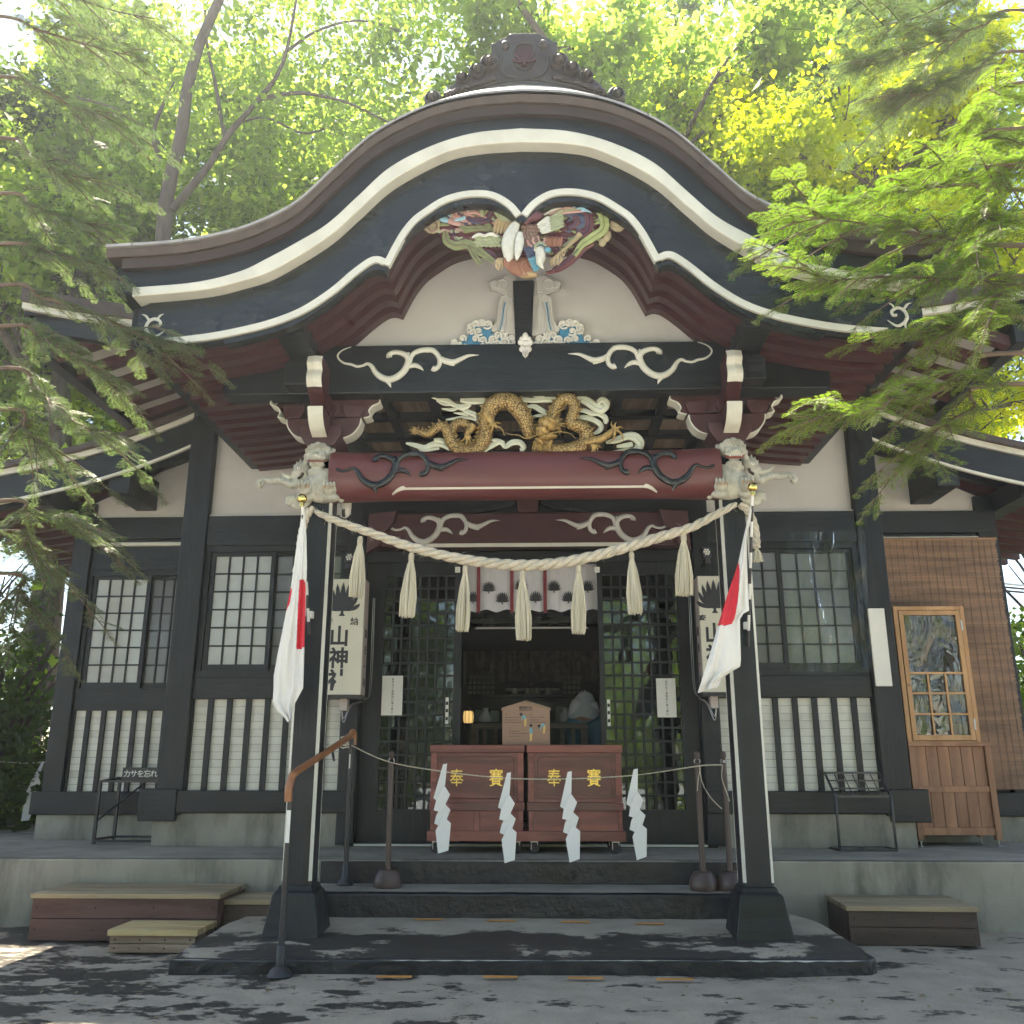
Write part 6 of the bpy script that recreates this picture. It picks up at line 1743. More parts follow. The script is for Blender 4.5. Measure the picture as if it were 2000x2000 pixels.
for s_ in range(2):
    L_ = 0; pts = []
    for i in range(len(cs_)):
        if i: L_ += (cs_[i] - cs_[i - 1]).length
        pts.append(cs_[i] + Vector((0, math.cos(L_ / 0.03 * 2 * PI + s_ * PI), math.sin(L_ / 0.03 * 2 * PI + s_ * PI))) * 0.0022)
    obj('cord_strand', G().tube(pts, 0.0028, 5), MAT['rope'], CO, 80)
for px in ([(1366, 1496), (1372, 1530), (1390, 1560), (1410, 1580)], [(1368, 1500), (1364, 1520), (1362, 1545)], [(1411, 1494), (1410, 1520), (1420, 1550), (1425, 1565)]):
    obj('loose_end', G().tube(spline([at(x, y, YR - 0.025) for x, y in px], 6), 0.0028, 5), MAT['rope'], CO, 80)
g = G()
for k in range(5):
    c = at(674, 1440 + 5 * k, 6.085); g.tube([c + Vector((0.028 * math.cos(a), 0.028 * math.sin(a), 0.004 * math.sin(3 * a + k))) for a in np.linspace(0, 2 * PI, 12)], 0.004, 5)
obj('knot', g, MAT['rope'], CO, 80, kind='stuff')
def shide(top, tilt, rnd, label):
    """folded paper streamer of four stepped leaves"""
    T = top
    Sd = thing('paper_streamer', label, 'paper streamer', tuple(T), 'paper streamers on the cord')
    a = Vector((math.sin(tilt), 0, -math.cos(tilt)))
    sd = Vector((math.cos(tilt), 0, math.sin(tilt)))
    seg = [  # leaves in (side, down) metres, each stepping across the one above
        [(-0.010, -0.022), (0.016, -0.028), (0.010, 0.10), (-0.030, 0.205), (-0.062, 0.185)],
        [(-0.040, 0.195), (0.006, 0.105), (0.044, 0.160), (-0.004, 0.268), (-0.052, 0.255)],
        [(-0.036, 0.285), (0.004, 0.205), (0.052, 0.250), (0.012, 0.360), (-0.048, 0.335)],
        [(-0.034, 0.375), (0.010, 0.290), (0.058, 0.330), (0.050, 0.490), (-0.012, 0.510)]]
    for k, q in enumerate(seg):
        g = G()
        fr = [T + sd * x + a * z + Vector((0, (-0.010 if k % 2 else 0.0) - 0.003 * k + 0.22 * x * (1 if k % 2 else -1), 0)) for x, z in q]
        bk = [p + Vector((0, 0.0015, 0)) for p in fr]
        n_ = len(fr)
        g.add(fr + bk, [tuple(range(n_)), tuple(range(2 * n_ - 1, n_ - 1, -1))] + [(i, n_ + i, n_ + (i + 1) % n_, (i + 1) % n_) for i in range(n_)])
        obj('paper_leaf', g, MAT['whitepaper'], Sd)
MAT['whitepaper'] = M('white_shide_paper', (0.80, 0.80, 0.78), rough=0.85, var=0.02, bump=0.05)
for x, y, tl, yy, lab in ((868, 1500, -0.03, 5.965, 'leftmost'), (993, 1517, -0.02, 5.955, 'second from left'), (1112, 1515, 0.01, 5.945, 'third from left'), (1241, 1510, 0.0, 5.935, 'rightmost')):
    shide(at(x, y, yy), tl, x, 'zigzag white paper streamer hanging on the cord, %s of four' % lab)

# ================================================================ HANDRAIL
def handrail():
    x0 = -1.185; yf, yb_ = 4.795, 6.09
    H_ = thing('handrail', 'black handrail with brown grip beside the left porch post', 'handrail', (x0, yf, 0))
    zl = at(566, 1530, yf).z; zu = at(672, 1436, yb_).z
    xb_ = -1.150
    obj('foot', G().lathe([(0.056, 0.0), (0.06, 0.008), (0.05, 0.03), (0.03, 0.045), (0.022, 0.05), (0.022, 0.14), (0.016, 0.145)], (x0, yf, 0), 24), MAT['blackmetal'], H_, 50)
    obj('post', G().tube([(x0, yf, 0.10), (x0, yf, zl - 0.005)], 0.0155, 14), MAT['blackmetal'], H_, 60)
    obj('foot', G().lathe([(0.05, 0.0), (0.053, 0.008), (0.045, 0.025), (0.026, 0.04), (0.02, 0.12), (0.016, 0.13)], (xb_, yb_, SZ), 24), MAT['blackmetal'], H_, 50)
    obj('post', G().tube([(xb_, yb_, SZ + 0.1), (xb_, yb_, zu - 0.02)], 0.0155, 14), MAT['blackmetal'], H_, 60)
    gp = [Vector((x0 - 0.002, yf - 0.035, zl - 0.085)), Vector((x0 - 0.002, yf - 0.04, zl - 0.03)), Vector((x0, yf - 0.01, zl + 0.015)), Vector((x0, yf + 0.08, zl + 0.055)), Vector((lerp(x0, xb_, .5), lerp(yf, yb_, .5), lerp(zl + 0.02, zu + 0.01, .52))), Vector((xb_, yb_ - 0.08, zu - 0.01)), Vector((xb_, yb_ + 0.02, zu + 0.022)), Vector((xb_ + 0.004, yb_ + 0.05, zu - 0.01)), Vector((xb_ + 0.004, yb_ + 0.05, zu - 0.06))]
    obj('grip', G().tube(spline(gp, 8), 0.0195, 14), MAT['railbrown'], H_, 60)
    obj('bracket', G().bar((x0, yf, zl - 0.03), (x0, yf + 0.04, zl + 0.025), 0.02), MAT['blackmetal'], H_)
    obj('warning_label', G().box(x0 - 0.010, x0 + 0.010, yf - 0.018, yf - 0.0145, zl - 0.285, zl - 0.13), MAT['paper'], H_)
    obj('white_sleeve', G().tube([(xb_ - 0.002, yb_ - 0.02, zu - 0.21), (xb_ - 0.002, yb_ - 0.02, zu - 0.12)], 0.004, 8), MAT['paper'], H_)
    zm = lerp(zl, zu, 0.66); ym = lerp(yf, yb_, 0.62); xm = lerp(x0, xb_, .62)
    obj('post_bracket', G().tube([(xm, ym, zm - 0.01), (xm + 0.01, ym, zm - 0.06), (xm + 0.035, ym - 0.1, zm - 0.065)], 0.008, 8), MAT['blackmetal'], H_, 60)
handrail()

# ================================================================ WOODEN STEP BOXES
def step_box(name, label, x0, x1, y0, y1, z1, side, topm, planks, over=0.012, tt=0.028, rot=0.0):
    cx, cyy = (x0 + x1) / 2, (y0 + y1) / 2
    B_ = thing(name, label, 'step', (cx, cyy, 0))
    w, d = x1 - x0, y1 - y0
    mt = Matrix.Translation((cx, cyy, 0)) @ Matrix.Rotation(rot, 4, 'Z')
    def add(nm, g, m):
        g.xf(mt); obj(nm, g, m, B_, bevel=0.003)
    hs = (z1 - tt) * 0.52
    add('front_board', G().box(-w / 2, w / 2, -d / 2, -d / 2 + 0.02, 0.0, hs - 0.0015), side)
    add('front_board', G().box(-w / 2, w / 2, -d / 2 + 0.002, -d / 2 + 0.02, hs + 0.0015, z1 - tt), side)
    for nx in np.linspace(-w / 2 + 0.03, w / 2 - 0.03, 4):
        for nz in (hs * 0.5, hs * 1.5):
            gg = G().ell((nx, -d / 2 - 0.0005, nz), (0.005, 0.003, 0.005), None, 8, 5); gg.xf(mt); obj('nail_head', gg, MAT['rubber'], B_)
    add('back_board', G().box(-w / 2, w / 2, d / 2 - 0.02, d / 2, 0.0, z1 - tt), side)
    for sg in (-1, 1):
        a, b_ = sorted((sg * w / 2, sg * (w / 2 - 0.02)))
        add('side_board', G().box(a + 0.0005, b_ - 0.0005, -d / 2 + 0.0205, d / 2 - 0.0205, 0.0, z1 - tt - .001), side)
    pw = (d + over) / planks
    for k in range(planks):
        add('tread_plank', G().box(-w / 2 - over, w / 2 + over, -d / 2 - over + k * pw + 0.003, -d / 2 - over + (k + 1) * pw - 0.003, z1 - tt, z1 - random.uniform(0, .002)), topm)
    return B_
z_bl = at(240, 1745, 5.68).z
step_box('step_box', 'long brown wooden step box against the deck, left of the porch', at(58, 1800, 5.68).x, at(423, 1800, 5.68).x, 5.68, 6.17, z_bl, MAT['maroonbox'], MAT['plywood'], 4)
step_box('step_box', 'short dark step box between the long box and the left post', at(432, 1800, 5.80).x, at(548, 1800, 5.80).x, 5.80, 6.17, at(480, 1757, 5.80).z, MAT['darkbox'], MAT['plywood'], 3)
step_box('step_box', 'low pale cedar step in front of the long step box', at(213, 1840, 5.35).x, at(381, 1840, 5.35).x, 5.35, 5.66, at(300, 1815, 5.35).z, MAT['stepside'], MAT['newboard'], 3, tt=0.034)
step_box('step_box', 'dark brown wooden step box against the deck, right of the porch', at(1664, 1810, 5.69).x, at(1913, 1810, 5.69).x, 5.69, 6.16, at(1780, 1770, 5.69).z, MAT['darkbox'], MAT['plywood'], 4, rot=-0.04)

# ================================================================ UMBRELLA RACKS
def rack_right():
    yb_, yf = 7.0, 6.80
    R_ = thing('umbrella_rack', 'grey metal umbrella rack with slanted grid on the right deck', 'umbrella rack', (2.36, 6.9, DZ))
    x0, x1 = 2.17, 2.56
    zk = at(1687, 1559, yf).z; zt = zk + 0.17
    m = MAT['rackmetal']
    for x in (x0, x1):
        obj('side_frame', G().tube([(x, yb_, DZ + 0.012), (x, yf, DZ + 0.012), (x, yf, DZ + 0.02), (x, yf, zk), (x, yf + 0.02, zk + 0.03), (x, yb_, zt)], 0.010, 8), m, R_, 50)
    for y in (yf, yb_): obj('base_bar', G().bar((x0, y, DZ + 0.012), (x1, y, DZ + 0.012), 0.02), m, R_)
    obj('base_bar', G().bar((lerp(x0, x1, .5), yf, DZ + 0.012), (lerp(x0, x1, .5), yb_, DZ + 0.012), 0.014), m, R_)
    obj('drip_tray', G().box(x0 + 0.012, x1 - 0.012, yf + 0.012, yb_ - 0.012, DZ + 0.006, DZ + 0.014), MAT['steel'], R_)
    for k in range(4):
        t = k / 3
        obj('grid_bar', G().bar((x0, lerp(yf + .01, yb_, t), lerp(zk + 0.012, zt, t)), (x1, lerp(yf + .01, yb_, t), lerp(zk + 0.012, zt, t)), 0.016 if k in (0, 3) else 0.011), m, R_)
    for k in range(1, 6):
        x = lerp(x0, x1, k / 6); obj('grid_wire', G().bar((x, yf + 0.01, zk + 0.012), (x, yb_, zt), 0.005), m, R_)
MAT['rackmetal'] = M('grey_rack_paint', (0.05, 0.05, 0.055), rough=0.35, var=0.15, metal=0.4)
rack_right()
def rack_left():
    R_ = thing('umbrella_rack', 'dark umbrella rack with a lettered sign on the left deck', 'umbrella rack', (-3.2, 7.3, DZ))
    m = MAT['blackmetal']; yf, yb_ = 7.17, 7.46
    xl = at(182, 1650, yf).x; xr = at(330, 1650, yf).x
    zt = at(192, 1526, yf).z
    for x in (xl, xr):
        obj('front_leg', G().bar((x, yf, DZ + 0.008), (x, yf, zt), 0.022), m, R_)
        obj('back_leg', G().bar((x + 0.02, yb_, DZ + 0.008), (x + 0.02, yb_, zt + 0.02), 0.022), m, R_)
        obj('side_bar', G().bar((x, yf, DZ + 0.04), (x + 0.02, yb_, DZ + 0.04), 0.018), m, R_)
        obj('top_bar', G().bar((x, yf, zt), (x + 0.02, yb_, zt + 0.02), 0.018), m, R_)
    for y, z in ((yf, zt), (yb_, zt + 0.02), (yf, DZ + 0.03), (yb_, DZ + 0.04)):
        obj('cross_bar', G().bar((xl, y, z), (xr, y, z), 0.018), m, R_)
    obj('brace', G().bar((xl, yf, DZ + 0.17), (lerp(xl, xr, .42), yb_, zt), 0.012), m, R_)
    a = at(240, 1499, yb_ - 0.03); b_ = at(330, 1526, yb_ - 0.03)
    sg = obj('sign_plate', G().box(a.x, b_.x + 0.12, yb_ - 0.03, yb_ - 0.02, b_.z, a.z), MAT['blackmetal'], R_, bevel=0.002)
    for k, ch in enumerate('カサを忘れ'):
        c = at(248 + 13.2 * k, 1511, yb_ - 0.032); letter(ch, c, 0.060, MAT['white'], R_, 0.012, 0.001)
rack_left()

# ================================================================ RIGHT WING: BLIND, CABINET, PLANK, FILM
def blind():
    x0, x1 = 2.93, 3.90; z0, z1 = 0.80, 2.80; y = WY - 0.10
    Bd = thing('bamboo_blind', 'brown split-bamboo blind hanging over the right wing wall', 'blind', (3.4, y, z1))
    g = G(); n = 250
    for k in range(n):
        z = lerp(z1, z0, k / n); h = (z1 - z0) / n
        dx = random.uniform(-0.008, 0.008); t = random.uniform(-0.0015, 0.0015)
        g.add([(x0 + dx, y + t, z), (x1 + dx, y + t, z + random.uniform(-.001, .001)), (x1 + dx, y + t, z - h * .8), (x0 + dx, y + t, z - h * .8 + random.uniform(-.001, .001)), (x0 + dx, y + t + .003, z), (x1 + dx, y + t + .003, z), (x1 + dx, y + t + .003, z - h * .8), (x0 + dx, y + t + .003, z - h * .8)],
              [(0, 3, 2, 1), (4, 5, 6, 7), (0, 1, 5, 4), (1, 2, 6, 5), (2, 3, 7, 6), (3, 0, 4, 7)])
    obj('slats', g, MAT['bamboo'], Bd, kind='stuff')
    for k in range(16):
        x = lerp(x0 + 0.03, x1 - 0.03, k / 15) + random.uniform(-.01, .01); obj('cord', G().bar((x, y - 0.003, z0), (x + random.uniform(-.006, .006), y - 0.003, z1), 0.0018), MAT['ink'], Bd)
    obj('head_rail', G().tube([(x0 - 0.01, y, z1 + 0.01), (x1 + 0.01, y, z1 + 0.01)], 0.012, 8), MAT['bamboo'], Bd, 60)
blind()
def film_mat(name, clear, bscale, strength, rough=0.06):
    m, nt, b = nodes(name); N = nt.nodes; L = nt.links; N.remove(b)
    tr = N.new('ShaderNodeBsdfTransparent'); tr.inputs['Color'].default_value = (0.93, 0.95, 0.95, 1)
    gl = N.new('ShaderNodeBsdfGlossy'); gl.inputs['Roughness'].default_value = rough
    tc = N.new('ShaderNodeTexCoord'); mp = N.new('ShaderNodeMapping'); mp.inputs['Scale'].default_value = (1.0, 1, 0.45); mp.inputs['Rotation'].default_value = (0, R(25), 0)
    L.new(tc.outputs['Object'], mp.inputs[0])
    n1 = N.new('ShaderNodeTexNoise'); n1.inputs['Scale'].default_value = bscale; n1.inputs['Detail'].default_value = 4; n1.inputs['Distortion'].default_value = 1.6
    L.new(mp.outputs[0], n1.inputs['Vector'])
    bp = N.new('ShaderNodeBump'); bp.inputs['Strength'].default_value = strength; bp.inputs['Distance'].default_value = 0.05
    L.new(n1.outputs['Fac'], bp.inputs['Height']); L.new(bp.outputs[0], gl.inputs['Normal'])
    fr = N.new('ShaderNodeFresnel'); fr.inputs['IOR'].default_value = 1.45; L.new(bp.outputs[0], fr.inputs['Normal'])
    ad = N.new('ShaderNodeMath'); ad.operation = 'ADD'; ad.inputs[1].default_value = clear; ad.use_clamp = True; L.new(fr.outputs[0], ad.inputs[0])
    mx = N.new('ShaderNodeMixShader'); L.new(ad.outputs[0], mx.inputs[0]); L.new(tr.outputs[0], mx.inputs[1]); L.new(gl.outputs[0], mx.inputs[2])
    L.new(mx.outputs[0], N['Material Output'].inputs['Surface'])
    return m
MAT['film'] = film_mat('clear_plastic_film', 0.0, 3.2, 0.8)
MAT['film2'] = film_mat('crumpled_window_film', 0.05, 2.6, 0.9)
def cabinet():
    y0 = 7.20
    cf = crop(1690, 1150, 2000, 1700, 1089)
    Q = lambda x, y, Y=y0: at(*cf(x, y), Y)
    x0 = (Q(190, 120).x + Q(300, 1070).x) / 2; x1 = (Q(670, 120).x + Q(795, 1070).x) / 2
    z1 = Q(400, 120).z; z0 = Q(500, 1072).z
    Cb = thing('display_cabinet', 'brown wooden cabinet with glazed door on a boarded stand, right deck', 'cabinet', ((x0 + x1) / 2, y0, DZ))
    d = 0.24
    obj('case', G().box(x0, x0 + 0.02, y0 + 0.02, y0 + d, z0, z1).box(x1 - 0.02, x1, y0 + 0.02, y0 + d, z0, z1).box(x0 + .02, x1 - .02, y0 + 0.02, y0 + d, z1 - 0.02, z1 - .0005).box(x0 + .02, x1 - .02, y0 + 0.02, y0 + d, z0 + .0005, z0 + 0.02), MAT['cabwood'], Cb)
    obj('case_back', G().box(x0 + 0.02, x1 - 0.02, y0 + d - 0.02, y0 + d - 0.005, z0 + 0.02, z1 - 0.02), MAT['darkbox'], Cb)
    f = 0.03
    obj('face_frame', G().box(x0 - .004, x0 + f, y0, y0 + 0.02, z0, z1).box(x1 - f, x1 + .004, y0, y0 + 0.02, z0, z1).box(x0 + f, x1 - f, y0 + .001, y0 + 0.019, z1 - f, z1).box(x0 + f, x1 - f, y0 + .001, y0 + 0.019, z0, z0 + f), MAT['cablight'], Cb, bevel=0.002)
    a0, a1, c0, c1 = x0 + f + 0.004, x1 - f - 0.004, z0 + f + 0.004, z1 - f - 0.004
    s_ = 0.036
    Dr = obj('glazed_door', G().box(a0, a0 + s_, y0 - 0.006, y0 + 0.014, c0, c1).box(a1 - s_, a1, y0 - 0.006, y0 + 0.014, c0, c1).box(a0 + s_, a1 - s_, y0 - 0.005, y0 + 0.013, c1 - s_, c1).box(a0 + s_, a1 - s_, y0 - 0.005, y0 + 0.013, c0, c0 + s_ * 1.1), MAT['cablight'], Cb, bevel=0.002)
    zm = Q(480, 578).z
    g0, g1, h0 = a0 + s_, a1 - s_, c0 + s_ * 1.1
    zs = [h0, lerp(h0, zm, 0.335), lerp(h0, zm, 0.67), zm]
    for k in (1, 2, 3): obj('glazing_bar', G().box(g0, g1, y0 - 0.004, y0 + 0.010, zs[k] - 0.008, zs[k] + 0.008), MAT['cablight'], Dr)
    for k in (1, 2):
        x = lerp(g0, g1, k / 3); obj('glazing_bar', G().box(x - 0.007, x + 0.007, y0 - 0.003, y0 + 0.009, h0, zm), MAT['cablight'], Dr)
    obj('pane', G().box(g0, g1, y0 + 0.011, y0 + 0.013, zm, c1 - s_), MAT['film2'], Dr)
    for i in range(3):
        for j in range(3):
            obj('pane', G().box(lerp(g0, g1, i / 3), lerp(g0, g1, (i + 1) / 3), y0 + 0.011, y0 + 0.013, zs[j], zs[j + 1]), MAT['film2'], Dr)
    for zz in (lerp(c0, c1, 0.12), lerp(c0, c1, 0.88)): obj('hinge', G().box(a1 - 0.004, a1 + 0.01, y0 - 0.010, y0 - 0.002, zz - 0.04, zz + 0.04), MAT['steel'], Dr)
    obj('knob', G().ell((a0 + 0.018, y0 - 0.014, lerp(c0, c1, 0.42)), 0.009, None, 10, 8), MAT['steel'], Dr, 60)
    # stand of boards
    x0b, x1b = (Q(290, 1080).x + Q(365, 1770).x) / 2, (Q(860, 1080).x + Q(935, 1770).x) / 2
    zt = Q(570, 1080).z; zb = DZ + 0.05; zr = Q(600, 1375).z; zl_ = Q(640, 1690).z; zl2 = Q(640, 1640).z
    w = 0.045
    for x in (x0b, x1b - w):
        obj('stand_leg', G().box(x, x + w, y0 - 0.02, y0 + 0.03, zb, zt), MAT['cabwood'], Cb, bevel=0.003)
        obj('stand_leg', G().box(x, x + w, y0 + 0.26, y0 + 0.31, zb, zt), MAT['cabwood'], Cb, bevel=0.003)
        for yy in (y0 + 0.005, y0 + 0.285): obj('levelling_foot', G().lathe([(0.018, 0.0), (0.018, 0.006), (0.006, 0.012), (0.006, 0.055)], (x + w / 2, yy, DZ + 0.004), 12), MAT['steel'], Cb, 40)
    obj('stand_rail', G().box(x0b - .002, x1b + .002, y0 - 0.022, y0 + 0.31, zt, zt + 0.03), MAT['cabwood'], Cb, bevel=0.003)
    for za, zc in ((zr - 0.022, zr + 0.022), (zl_, zl2)): obj('stand_rail', G().box(x0b + w, x1b - w, y0 - 0.012, y0 + 0.02, za, zc), MAT['cabwood'], Cb, bevel=0.003)
    n = 6
    for k in range(n):
        a = lerp(x0b + w, x1b - w, k / n); b_ = lerp(x0b + w, x1b - w, (k + 1) / n)
        obj('plank', G().box(a + 0.0015, b_ - 0.0015, y0 + random.uniform(0, .002), y0 + 0.016, zl2, zt - .001), MAT['cabwood'], Cb, bevel=0.002)
    obj('side_panel', G().box(x0b + 0.01, x0b + 0.022, y0 + 0.03, y0 + 0.26, zl_, zt), MAT['cabwood'], Cb)
    obj('side_panel', G().box(x1b - 0.022, x1b - 0.01, y0 + 0.03, y0 + 0.26, zl_, zt), MAT['cabwood'], Cb)
cabinet()
a = at(1697, 1188, 6.96); b_ = at(1743, 1340, 6.96)
xm = (at(1711, 1188, 6.96).x + at(1728, 1339, 6.96).x) / 2
o = obj('white_plank', G().box(xm - 0.062, xm + 0.062, 6.965, 6.985, b_.z, a.z), MAT['white'], bevel=0.003)
tag(o, 'white painted plank fixed to the dark corner post', 'plank')
def film_sheet():
    y = 6.985
    c = [at(1531, 1040, y), at(1688, 1038, y), at(1704, 1312, y), at(1545, 1312, y)]
    rows = []
    for j in range(41):
        v = j / 40; row = []
        for i in range(27):
            u = i / 26
            p = c[0].lerp(c[1], u).lerp(c[3].lerp(c[2], u), v)
            k = 0.010 * noise.noise(Vector((u * 3, v * 4, 1))) + 0.006 * noise.noise(Vector((u * 9 + v * 6, v * 5, 4)))
            row.append(p + Vector((0, -0.006 + k, 0)))
        rows.append(row)
    o = obj('plastic_sheet', G().grid(rows), MAT['film'], smooth=180)
    tag(o, 'crumpled clear plastic sheet taped over the right window', 'plastic sheet')
film_sheet()

# ================================================================ LAMPS, CAMERA, NOTICES
def camera_dome():
    c = at(674, 985, 5.55)
    K = thing('dome_camera', 'white dome security camera under the red beam', 'camera', tuple(c))
    obj('housing', G().lathe([(0.03, 0.03), (0.042, 0.025), (0.042, -0.025), (0.040, -0.032)], c, 24), MAT['signcream'], K, 50)
    obj('dome', G().lathe([(0.0395, -0.030), (0.038, -0.055), (0.030, -0.075), (0.016, -0.088), (0.001, -0.092)], c, 24), MAT['white'], K, 60)
    obj('lens_slot', G().tube([c + Vector((0, -0.037, -0.04)), c + Vector((0, -0.03, -0.07)), c + Vector((0, -0.016, -0.085))], 0.011, 8), MAT['ink'], K, 60)
    obj('lens', G().ell(c + Vector((0.0, -0.042, -0.045)), 0.006, None, 10, 8), MAT['steel'], K, 60)
    obj('mount', G().box(c.x - 0.03, c.x + 0.03, c.y - 0.12, c.y + 0.02, c.z + 0.028, c.z + 0.045), MAT['signcream'], K)
camera_dome()
def floodlight(px, py, label, rz):
    c = at(px, py, 6.78)
    K = thing('floodlight', label, 'floodlight', tuple(c), 'floodlights above the sign boxes')
    m = Matrix.Translation(c) @ Matrix.Rotation(rz, 4, 'Z') @ Matrix.Rotation(R(-12), 4, 'X')
    obj('case', G().box(-0.035, 0.035, 0, 0.05, -0.045, 0.045, m), MAT['blackmetal'], K, bevel=0.006)
    for k in range(7):
        a = k * PI / 3; r = 0 if k == 6 else 0.02
        obj('lamp', G().ell(m @ Vector((r * math.cos(a), -0.001, r * math.sin(a))), 0.0085, None, 10, 8), MAT['white'], K, 60)
    obj('arm', G().bar(c + Vector((0, 0.03, -0.03)), c + Vector((0, 0.24, -0.06)), 0.02), MAT['blackmetal'], K)
    obj('sensor', G().box(-0.022, 0.022, 0.0, 0.04, -0.095, -0.05, m), MAT['blackmetal'], K, bevel=0.005)
floodlight(682, 1088, 'small black floodlight above the left light-box sign', R(-15))
floodlight(1380, 1078, 'small black floodlight above the right light-box sign', R(15))
def notice(px0, py0, px1, py1, label, tilt):
    y = 7.083
    a, b_ = at(px0, py0, y), at(px1, py1, y)
    c = (a + b_) / 2; w = b_.x - a.x; h = a.z - b_.z
    N_ = thing('paper_notice', label, 'notice', tuple(c), 'paper notices on the doors')
    obj('sheet', G().box(a.x, b_.x, y - 0.002, y, b_.z, a.z), MAT['paper'], N_)
    for k, ch in enumerate('許可なく拝殿内に進入禁止'):
        letter(ch, (c.x + 0.004, y - 0.0028, a.z - h * (0.09 + 0.075 * k)), 0.019, MAT['ink'], N_, 0.01, 0.0004)
notice(747, 1320, 785, 1397, 'white paper notice on the left lattice door', 0)
notice(1281, 1325, 1322, 1401, 'white paper notice on the right lattice door', 0)
for px, nm in ((894, 'left'), (1166, 'right')):
    c = at(px, 1113, 7.06)
    T_ = obj('door_tag', G().box(c.x - 0.02, c.x + 0.02, 7.05, 7.058, c.z - 0.022, c.z + 0.022), MAT['paper'])
    tag(T_, 'tiny white tag on the door head, %s of the curtain' % nm, 'tag', 'tags on the door head')
    letter('十八' if False else '二', (c.x, 7.0494, c.z), 0.018, MAT['ink'], T_, 0, 0.0004)

# ================================================================ INSIDE THE HALL
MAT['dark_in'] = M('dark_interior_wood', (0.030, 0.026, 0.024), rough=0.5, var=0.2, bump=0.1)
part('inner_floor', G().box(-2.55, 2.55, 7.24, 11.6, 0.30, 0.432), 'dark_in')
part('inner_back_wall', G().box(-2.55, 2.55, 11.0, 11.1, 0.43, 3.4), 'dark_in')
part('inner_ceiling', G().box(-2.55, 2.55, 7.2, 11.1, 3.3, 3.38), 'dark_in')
part('inner_beam', G().box(-1.3, 1.3, 7.62, 7.78, 2.13, 2.32), 'black_gloss', bevel=0.01)
part('inner_beam_line', G().prism([(-0.46, 2.085), (-0.44, 2.10), (0.48, 2.10), (0.50, 2.085)], 7.60, 7.612), 'grey_carve')
# crested curtain with red straps
def curtain():
    y = 7.215
    a, b_ = at(898, 1098, y), at(1177, 1192, y)
    Cn = thing('crested_curtain', 'white curtain with dark leaf crests and red straps above the door opening', 'curtain', ((a.x + b_.x) / 2, y, a.z))
    rows = []
    for j in range(9):
        rows.append([(lerp(a.x, b_.x, i / 60), y + 0.010 * math.sin(i * 0.9) * (j / 8) + 0.004 * math.sin(i * 2.1), lerp(a.z, b_.z + 0.010 * math.sin(i * 0.7), j / 8)) for i in range(61)])
    o = obj('cloth', G().grid(rows), MAT['curtain'], Cn, 180)
    cg = crop(700, 1050, 1300, 1650, 1932)
    for (x, py) in ((820, 312), (905, 380), (1025, 300), (1115, 373), (1230, 307), (1320, 374), (1440, 307), (722, 376)):
        c = at(*cg(x, py), y - 0.016)
        crest(c.x, c.z, 0.105, y - 0.016, MAT['ink'], Cn, n=9, thick=0.001)
    for x in (757, 965, 1172):
        c0, c1 = at(*cg(x, 170), y - 0.02), at(*cg(x, 472), y - 0.02)
        obj('red_strap', G().box(c0.x - 0.014, c0.x + 0.014, y - 0.024, y - 0.019, c1.z, c0.z), MAT['strapred'], Cn)
MAT['curtain'] = M('white_curtain_cloth', (0.58, 0.57, 0.60), rough=0.9, var=0.05, bump=0.1, bscale=60)
MAT['strapred'] = M('red_strap_cloth', (0.20, 0.035, 0.045), rough=0.8, var=0.1)
curtain()
ci = crop(890, 1330, 1190, 1480, 1932)
def paper_lantern():
    y = 7.75
    c = at(*ci(160, 455), y)
    K = thing('paper_lantern', 'small lit paper lantern on a dark stand inside the doorway', 'lantern', (c.x, y, 0.43))
    m, nt, b = nodes('lit_lantern_paper'); b.inputs['Base Color'].default_value = (0.8, 0.6, 0.3, 1); b.inputs['Emission Color'].default_value = (1.0, 0.66, 0.25, 1); b.inputs['Emission Strength'].default_value = 0.16
    obj('shade', G().lathe([(0.030, -0.05), (0.040, -0.04), (0.043, 0.0), (0.040, 0.04), (0.030, 0.05)], c, 16), m, K, 60)
    for k in range(8):
        a = k * PI / 4 + 0.2; obj('rib', G().tube([(c.x + r * math.cos(a), y + r * math.sin(a), c.z + z) for r, z in ((0.031, -0.052), (0.042, -0.04), (0.0455, 0), (0.042, 0.04), (0.031, 0.052))], 0.0022, 5), MAT['blackmetal'], K)
    obj('cap', G().lathe([(0.045, 0.05), (0.035, 0.06), (0.015, 0.075), (0.004, 0.095)], c, 16), MAT['blackmetal'], K, 40)
    obj('stand', G().lathe([(0.07, 0.43 - c.z), (0.075, 0.45 - c.z), (0.03, 0.62 - c.z), (0.016, 0.75 - c.z), (0.014, -0.14), (0.03, -0.09), (0.036, -0.05)], c, 16), MAT['blackmetal'], K, 40)
paper_lantern()
